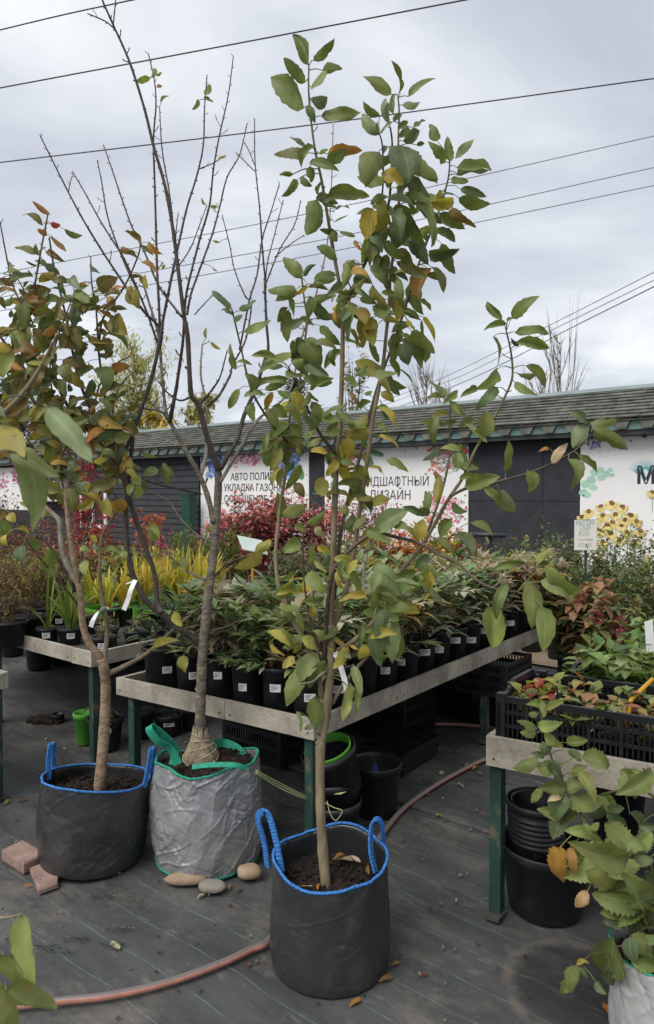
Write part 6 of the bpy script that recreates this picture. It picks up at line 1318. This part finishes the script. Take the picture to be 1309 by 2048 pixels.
mb = MB(); r = random.Random(4); g = G(92,1442)
for k in range(70):
    a = r.uniform(0,6.28); q_ = .09*math.sqrt(r.random()); s_ = r.uniform(.006,.016); mb.box(g+Vector((q_*1.3*math.cos(a), q_*.7*math.sin(a), .008+.03*max(0,1-q_/.08)*r.random())), Vector((s_,s_*.3,0)), Vector((-s_*.4,s_,.2*s_)), Vector((0,.2*s_,s_*.7)))
mb.build('crumbs', 'soil', so, kind='stuff')
# ================================================================== display sign and rail
dS = 5.6
sg = thing('price_sign', 'white price board for roses on a green stake', 'sign', Vector((P(1176,1100,dS).x, dS, 0)))
cS = P(1171,1070,dS); rS = (P(1194,1070,dS)-P(1148,1070,dS)); 
mb = MB(); mb.box(cS, rS*.5, Vector((0,.004,0)), Vector((0,0,.127))); mb.build('frame', 'metal_black', sg)
mb = MB(); mb.box(cS-Vector((0,.005,0)), rS*.485, Vector((0,.002,0)), Vector((0,0,.1235))); M['cream'] = mat('cream_sheet', (0.80,0.77,0.70), (0.74,0.71,0.64), .5, 5); mb.build('sheet', 'cream', sg)
mb = MB(); mb.tube([Vector((cS.x+.01, dS+.012, 0)), Vector((cS.x+.01, dS+.012, cS.z-.1))], .011, 8); mb.build('stake', 'green_paint', sg)
sp_ = lambda px, py: P(px, py, dS-.0075)
for (tx, x, y, s, m_) in (('МАСТЕРА', 1171, 1046, 9, 'teal_ink'), ('САДА', 1171, 1055, 9, 'teal_ink'), ('РОЗА', 1169, 1067, 10, 'faint_ink'), ('сортовая', 1171, 1079, 5, 'faint_ink'), ('850 руб.', 1171, 1090, 8, 'faint_ink')):
    text(tx, x, y, s, m_, .0, sg, place=sp_, right=Vector((1,0,0)), normal=Vector((0,-1,0)), wpx={'МАСТЕРА':37,'САДА':22,'РОЗА':20,'сортовая':30,'850 руб.':27}[tx], bold=.01)
mb = MB(); mb.tube([P(1172,1087,dS-.012), P(1176,1096,dS-.012)], .003, 5); mb.build('clip', 'metal_black', sg)
rl = thing('hand_rail', 'black tubular T shaped rail standing among the peonies', 'rail', Vector((P(979,1080,6.4).x, 6.4, 0)))
mb = MB(); mb.tube([P(940,1069,6.4), P(1012,1071,6.3)], .022, 10); mb.build('bar', 'metal_black', rl, True); mb = MB(); q_ = P(979,1072,6.4); mb.box(Vector((q_.x, q_.y, q_.z/2)), (.028,0,0), (0,.028,0), (0,0,q_.z/2-.005)); mb.build('post', 'metal_black', rl)
ib = thing('info_board', 'white tilted information board on a yellow stake among the shrubs', 'sign', Vector((P(500,1100,5.6).x, 5.6, 0)))
c_ = P(505,1090,5.6); mb = MB(); mb.box(c_, Vector((.105,-.02,-.02)), Vector((-.035,.10,.05)), Vector((0,.002,-.004))); M['pale_board'] = mat('pale_board', (0.46,0.52,0.47), (0.40,0.46,0.42), .5, 5); mb.build('board', 'pale_board', ib); mb = MB(); mb.tube([Vector((c_.x, 5.62, 0)), c_-Vector((0,-.01,.01))], .012, 6); mb.build('stake', 'yellow_paint', ib)
# ================================================================== shrubs between the benches and the shop
BG = 0
def shrub(name, label, cat, px, d, ytop, ybot, wpx, cs, n, ln, wd, group, zb=.25, seed=None, nst=12, flowers=None, up=0.0, stem='stem_r', twig=.004, pot=True, hang=0.0):
    global BG
    BG += 1; z1, z0 = zat(ytop, d), zat(ybot, d); rx = wpx/2*d/FPX; base = Vector(((px-CX)/FPX*d, d, 0)); t = thing(name, label, cat, base, group)
    if pot: pot_parts(t, min(.13, max(.08, rx*.6)), .24, n=14)
    zc = max(z0, .3); n = int(n*1.7); ln *= 1.2; bush(t, rx, (z1-zc), zc, n, cs, ln, wd, seed or 200+BG, nst, .2, stem, up=up, twig=twig, flowers=flowers, hang=hang); return t
PKB = [(0.58,0.15,0.20),(0.68,0.27,0.32),(0.44,0.11,0.14),(0.22,0.09,0.07),(0.14,0.09,0.06)]; ORG = [(0.62,0.26,0.04),(0.66,0.40,0.07),(0.52,0.15,0.04),(0.40,0.30,0.06)]; RED = [(0.42,0.05,0.05),(0.30,0.05,0.045),(0.50,0.12,0.08)]; DRK = [(0.09,0.045,0.045),(0.12,0.05,0.05),(0.07,0.05,0.04)]
TH = [(0.13,0.19,0.035),(0.10,0.15,0.035),(0.18,0.22,0.05)]; RG_ = [(0.105,0.145,0.065),(0.085,0.12,0.06),(0.145,0.17,0.07),(0.20,0.19,0.07)]
for i, (x, w_, yt, n_) in enumerate(((490,130,985,1700),(580,130,985,1700),(445,80,1005,600),(535,120,998,1400),(640,90,1000,700))): shrub('burning_bush', 'crimson pink burning bush in front of the watering banner', 'shrub', x, 7.2+.25*i, yt, 1060, w_, PKB, n_, .065, .45, 'crimson bushes', nst=26, twig=.006)
for i, (x, w_, yt, n_) in enumerate(((690,120,985,900),(755,110,982,800))): shrub('dark_twig_shrub', 'nearly bare dark twiggy shrub before the middle banner', 'shrub', x, 7.4, yt, 1060, w_, [(0.34,0.05,0.07),(0.20,0.07,0.06),(0.42,0.06,0.10)], n_, .038, .45, 'dark twiggy shrubs', nst=44, twig=.005)
for i, (x, w_, yt) in enumerate(((385,70,1058),(430,60,1050),(470,80,1050),(350,50,1066))): shrub('thuja', 'small bright green conifer beside the golden blades', 'shrub', x, 5.9+.1*i, yt, 1120, w_, TH, 500, .05, .22, 'small conifers', up=.7)
for i, (x, w_, yt, yb, cs, n_) in enumerate(((855,100,1030,1110,ORG,1300),(805,80,1046,1112,ORG+RED,800),(905,80,1042,1108,[(0.35,0.10,0.04),(0.5,0.22,0.05)],300))): shrub('barberry', 'orange autumn barberry behind the peony bench', 'shrub', x, 5.75+.12*i, yt, yb, w_, cs, n_, .04, .5, 'orange barberries', nst=18)
for i, (x, w_, yt) in enumerate(((830,90,1068),(880,90,1072),(770,90,1078),(930,80,1080))): shrub('red_astilbe', 'dusky red feathery perennial below the orange barberry', 'shrub', x, 5.9, yt, 1140, w_, [(0.30,0.06,0.05),(0.24,0.07,0.05),(0.36,0.12,0.09)], 380, .06, .28, 'red feathery perennials', up=.5, nst=16)
shrub('daisy_plant', 'green perennial dotted with white daisies', 'plant', 690, 5.9, 1072, 1130, 90, [(0.13,0.17,0.06),(0.20,0.22,0.10)], 380, .045, .35, 'perennials', flowers=[(-.13,-.05,1.10,.032,(.75,.75,.70)),(-.02,-.1,1.02,.028,(.75,.75,.70)),(.12,-.1,1.06,.028,(.72,.72,.66)),(-.18,-.1,.97,.025,(.75,.75,.70))])
for i, (x, w_, yt) in enumerate(((600,100,1080),(650,80,1085),(740,90,1082),(560,80,1090))): shrub('grey_perennial', 'grey green perennial standing behind the peony bench', 'plant', x, 5.7+.1*i, yt, 1150, w_, [(0.15,0.16,0.10),(0.20,0.20,0.12),(0.12,0.13,0.07)], 420, .06, .3, 'grey green perennials', up=.3)
# the left: reds and browns
for i, (x, w_, yt, d, cs, n_) in enumerate(((25,90,965,8.6,DRK,520),(-20,80,980,8.2,DRK,400),(95,100,1010,7.6,RED+BR,620),(60,90,1045,6.9,RB,560),(150,110,1035,6.8,RB+RED,640),(20,90,1060,6.3,RB+BR,500),(205,90,1050,6.6,BR+RED,480),(120,100,1075,6.0,BR+RB,520),(255,80,1070,6.2,BR,380))):
    shrub('red_spiraea', 'rusty red and brown leaved shrub at the back of the yard' if cs is not DRK else 'dark purple leaved shrub before the white flower banner', 'shrub', x, d, yt, 1150, w_, cs, n_, .042, .45, 'rusty shrubs' if cs is not DRK else 'purple shrubs', nst=20, twig=.004)
for i, (x, d, w_, yt, cs) in enumerate(((230,5.9,80,1085,[(0.20,0.24,0.07),(0.34,0.32,0.09)]),(285,6.0,80,1075,[(0.16,0.21,0.07),(0.28,0.12,0.06)]),(340,5.8,80,1082,[(0.40,0.36,0.10),(0.20,0.24,0.08)]),(175,6.2,90,1070,[(0.24,0.26,0.09),(0.34,0.14,0.07)]),(395,6.5,80,1062,[(0.30,0.10,0.08),(0.18,0.2,0.07)]),(75,5.8,90,1082,[(0.36,0.30,0.09),(0.20,0.16,0.06)]),(610,6.2,100,1062,[(0.22,0.24,0.09),(0.36,0.12,0.12),(0.16,0.18,0.08)]),(700,6.4,100,1056,[(0.24,0.24,0.10),(0.40,0.18,0.08)]),(760,6.0,90,1064,[(0.42,0.24,0.08),(0.22,0.24,0.09)]),(950,6.2,90,1070,[(0.20,0.22,0.09),(0.30,0.16,0.08)]))):
    shrub('mixed_perennial', ['yellow green perennial between the golden blades and the siding','rusty tinted green perennial standing before the dark siding'][i % 2] if x < 500 else 'mixed green and orange perennial standing behind the peony bench', 'plant', x, d, yt, 1150, w_, cs, 420, .05, .4, 'mixed perennials', nst=16)
shrub('red_maple', 'tall slim scarlet maple beside the white window', 'shrub', 170, 8.2, 835, 1060, 75, [(0.42,0.04,0.07),(0.34,0.04,0.05)], 520, .055, .5, 'scarlet shrubs', nst=22, twig=.006)
shrub('red_maple', 'low scarlet shrub beneath the white window', 'shrub', 205, 7.6, 990, 1070, 60, [(0.42,0.04,0.07),(0.34,0.04,0.05)], 220, .05, .5, 'scarlet shrubs', nst=12)
shrub('orange_shrub', 'coral orange shrub against the dark siding', 'shrub', 300, 7.4, 995, 1055, 70, [(0.55,0.14,0.05),(0.45,0.10,0.05)], 300, .05, .45, 'coral shrubs', nst=14)
for i, (x, w_, yt) in enumerate(((365,80,1045),(410,60,1040),(330,80,1060))): shrub('red_perennial', 'low magenta flowered perennial by the dark siding', 'plant', x, 6.8, yt, 1110, w_, [(0.12,0.14,0.05),(0.45,0.05,0.12),(0.10,0.12,0.05)], 320, .04, .4, 'magenta perennials')
# the rose bed on the right, hydrangeas below
for i, (x, d, w_, yt, n_) in enumerate(((1040,6.9,90,1035,380),(1090,7.0,90,1050,380),(1010,6.6,70,1075,300),(1130,6.8,90,1060,400),(1065,6.4,80,1085,320),(1215,6.6,110,1050,520),(1280,6.4,110,1030,560),(1240,6.0,110,1075,540),(1300,5.8,100,1075,520),(1180,6.2,90,1080,420),(1150,5.9,90,1105,380),(1215,5.6,90,1120,420),(1290,5.3,110,1120,520),(1350,6.0,120,1040,420),(1120,6.1,80,1100,340),(1265,5.0,80,1170,300),(1345,5.1,100,1120,380),(1095,7.4,100,1040,380),(1180,7.3,120,1045,460),(1260,7.2,110,1040,460))):
    fl = [(rnd.uniform(-.1,.1), -.1, zat(yt, d)-rnd.uniform(.16,.24), .03, pick([(.70,.55,.10),(.75,.72,.55),(.7,.3,.35)]))] if i % 4 == 0 else None
    shrub('rose_bush', ('yellow tinged rose bush in the bed around the price sign' if i % 3 == 0 else 'tall green rose bush standing by the shop wall' if d > 6.5 else 'low green rose bush at the front of the rose bed'), 'rose', x, d, yt, min(1230, yt+170), w_, RG_+([(0.22,0.18,0.05)] if i % 3 == 0 else []), n_, .042, .55, 'rose bushes', nst=14, stem='stem_g', twig=.0035, flowers=fl)
HY = [(0.24,0.12,0.07),(0.28,0.17,0.09),(0.20,0.21,0.08),(0.16,0.20,0.08),(0.32,0.18,0.11)]
for i, (x, d, w_, yt, yb) in enumerate(((1180,4.6,110,1140,1270),(1215,4.3,90,1180,1290),(1150,4.9,90,1150,1280),(1195,5.0,80,1130,1240))):
    zf = zat(yt+60, d); shrub('hydrangea', ('bronze leaved hydrangea with crimson flower heads at the bench end' if i < 2 else 'bronze leaved hydrangea without flowers behind the flowering ones'), 'shrub', x, d, yt, yb, w_, HY, 170, .085, .58, 'bronze hydrangeas', nst=10, flowers=[(.02,-.16,zf,.05,(.34,.05,.09)),(.12,-.14,zf-.13,.06,(.30,.04,.07)),(-.1,-.12,zf+.04,.04,(.36,.08,.12))] if i < 2 else None)
for i, (x, y) in enumerate(((1255,1278),(1205,1262),(1290,1270),(1300,1300))):
    g = G(x, y); t = thing('potted_rose', 'small black pot with a leafless tagged rose cane beside the bed', 'potted plant', g, 'cane pots'); pot_parts(t, .10, .20); mb = MB()
    for k in range(4): a = k*1.6; mb.tube([(.02*math.cos(a), .02*math.sin(a), .17), (.09*math.cos(a), .09*math.sin(a), .5)], [.004,.002], 5)
    mb.build('canes', 'stem_g', t, True, world=False); mb = MB(); mb.box((.03,-.08,.24), (.022,0,.012), (0,.001,0), (-.004,0,.011)); mb.build('tag', 'paper', t, world=False)
# green crates among the shrubs
for (x, y) in ((880,1090),(905,1092)):
    q_ = P(x, y, 6.0); t = thing('green_crate', 'lime green crate on a stand among the orange shrubs', 'crate', Vector((q_.x, q_.y, 0)), 'lime crates by the barberry')
    mb = MB(); mb.box(q_, (.07,0,0), (0,.07,0), (0,0,.035)); mb.box(q_+Vector((0,-.002,.035)), (.078,0,0), (0,.078,0), (0,0,.006)); mb.build('box', 'lime', t); mb = MB(); mb.box(Vector((q_.x, q_.y, (q_.z-.036)/2)), (.05,0,0), (0,.05,0), (0,0,(q_.z-.036)/2-.002)); mb.build('stand', 'deck', t)
# grass tuft drooping on the far left
gt = thing('grass_tuft', 'thin pale grass blades drooping over the bench end', 'plant', FB_A+VD*.25-UD*.15+Vector((0,0,-.05))); q_ = gt.location
pot_parts(gt, .08, .14); fo = swords(gt, 40, .10, .34, [(0.22,0.24,0.12),(0.30,0.28,0.14)], 77, .12, .004, bend=.9); fo.build('blades', 'fol', gt, cols=True, kind='stuff', world=False)
# ================================================================== far trees behind the shop
def far_tree(name, label, px, d, ybase, ytop, wpx, cs, n, ln, wd, seed, trunk='bark_grey', kind='crown', nst=16, tw=.05):
    z1 = zat(ytop, d); ln *= 1.7; base = Vector(((px-CX)/FPX*d, d, 0)); t = thing(name, label, 'tree', base, 'far trees'); r = random.Random(seed); rx = wpx/2*d/FPX; st = MB(); fo = MB(); tips = []
    st.tube([(0,0,-.02), (.05*rx,0,z1*.4), (0,.02,z1*.97)], [tw*1.4, tw*.8, tw*.12], 7)
    for i in range(nst):
        s = r.uniform(.22, .93); a = r.uniform(0, 6.28); b_ = Vector((0,0,z1*s)); k = rx*r.uniform(.5,1)*(math.sin(math.pi*min(.98, (s-.05)))**.6 if kind != 'spire' else (1.08-s)*1.1)
        if kind == 'spire': e_ = b_+Vector((math.cos(a)*k, math.sin(a)*k, -k*.15))
        elif kind == 'bare': e_ = b_+Vector((math.cos(a)*k, math.sin(a)*k, (z1-b_.z)*r.uniform(.4,.95)))
        else: e_ = b_+Vector((math.cos(a)*k, math.sin(a)*k, k*r.uniform(.2,.8)))
        pth = smooth_path([b_, b_.lerp(e_,.5)+Vector((math.cos(a)*k*.15, math.sin(a)*k*.15, 0)), e_], 4); st.tube(pth, [tw*.35, tw*.08], 5); tips.append(pth)
        for q_ in range(5 if kind == 'bare' else 3):
            s_ = pth[r.randint(2, len(pth)-2)]; e2 = s_+(e_-b_)*r.uniform(.2,.45)+Vector((r.uniform(-.3,.3)*k, r.uniform(-.3,.3)*k, r.uniform(.1,.5)*k)); st.tube([s_, s_.lerp(e2,.5)+Vector((0,0,.04)), e2], [tw*.16, tw*.05], 4); tips.append([s_, s_.lerp(e2,.5), e2])
    for i in range(n):
        pth = r.choice(tips); s_ = pth[r.randint(0, len(pth)-1)]+Vector((r.gauss(0,1), r.gauss(0,1), r.gauss(0,1)))*rx*(.10 if kind != 'spire' else .06); a = r.uniform(0, 6.28); el = r.uniform(-1.3,.5) if kind == 'weep' else r.uniform(-.6,.6); l_ = ln*r.uniform(.6,1.4)
        leaflet(fo, s_, Vector((math.cos(a)*math.cos(el), math.sin(a)*math.cos(el), math.sin(el))), l_, l_*wd, jit(r.choice(cs), .25, r))
    st.build('trunk', trunk, t, True, world=False)
    if n: fo.build('crown', 'fol', t, cols=True, kind='stuff', world=False)
WL = [(0.42,0.42,0.20),(0.50,0.48,0.24),(0.34,0.36,0.18),(0.55,0.49,0.24)]; SP = [(0.035,0.055,0.045),(0.05,0.07,0.055),(0.028,0.045,0.035)]
far_tree('willow_tree', 'tall yellow green willow beyond the shop roof', 270, 21, 900, 668, 135, WL, 6500, .11, .24, 1, kind='weep', nst=90, tw=.06)
far_tree('young_birch', 'small pale yellow tree beyond the shop roof', 405, 22, 880, 768, 80, [(0.50,0.47,0.22),(0.42,0.40,0.2),(0.6,0.54,0.28)], 2600, .13, .35, 2, nst=36, tw=.06, kind='weep')
far_tree('bushy_tree', 'low golden bush just above the roof ridge', 320, 20, 890, 812, 90, [(0.60,0.42,0.12),(0.48,0.40,0.14)], 2200, .14, .4, 9, nst=30, tw=.05)
far_tree('spruce_tree', 'dark spruce rising behind the leafy apple sapling', 592, 26, 850, 735, 80, SP, 2600, .26, .16, 3, kind='spire', nst=90, tw=.10)
far_tree('spruce_tree', 'shorter dark spruce beside the taller one', 635, 27, 850, 800, 50, SP, 1200, .24, .16, 4, kind='spire', nst=60, tw=.08)
for i, (x, yt, w_) in enumerate(((358,848,22),(375,852,16),(80,845,22),(95,850,20),(115,848,22))): far_tree('spruce_tree', 'tiny far spruce peeping over the roof ridge', x, 32, 880, yt, w_, SP, 420, .26, .18, 20+i, kind='spire', nst=26, tw=.06)
far_tree('pine_tree', 'dark pine far behind the leafy left branches', 25, 24, 900, 770, 130, SP, 2200, .3, .14, 6, nst=50, tw=.12)
for i, (x, yt, w_, s_) in enumerate(((852,728,85,31),(1118,648,105,32),(895,770,60,33),(1080,730,70,34),(690,790,50,35))): far_tree('bare_poplar', 'leafless upright tree behind the shop roof', x, 19+i, 800, yt, w_, SP, 0, .1, .1, s_, 'bark_pale', 'bare', 26, .05)
far_tree('young_birch', 'thin leafy sapling behind the roof beside the tall trunk', 705, 19, 830, 722, 55, [(0.25,0.24,0.10),(0.16,0.2,0.08)], 240, .11, .5, 41, nst=18, tw=.035, kind='bare')
scene.render.resolution_x = 654; scene.render.resolution_y = 1024
scene.cycles.max_bounces = 6; scene.cycles.transparent_max_bounces = 4
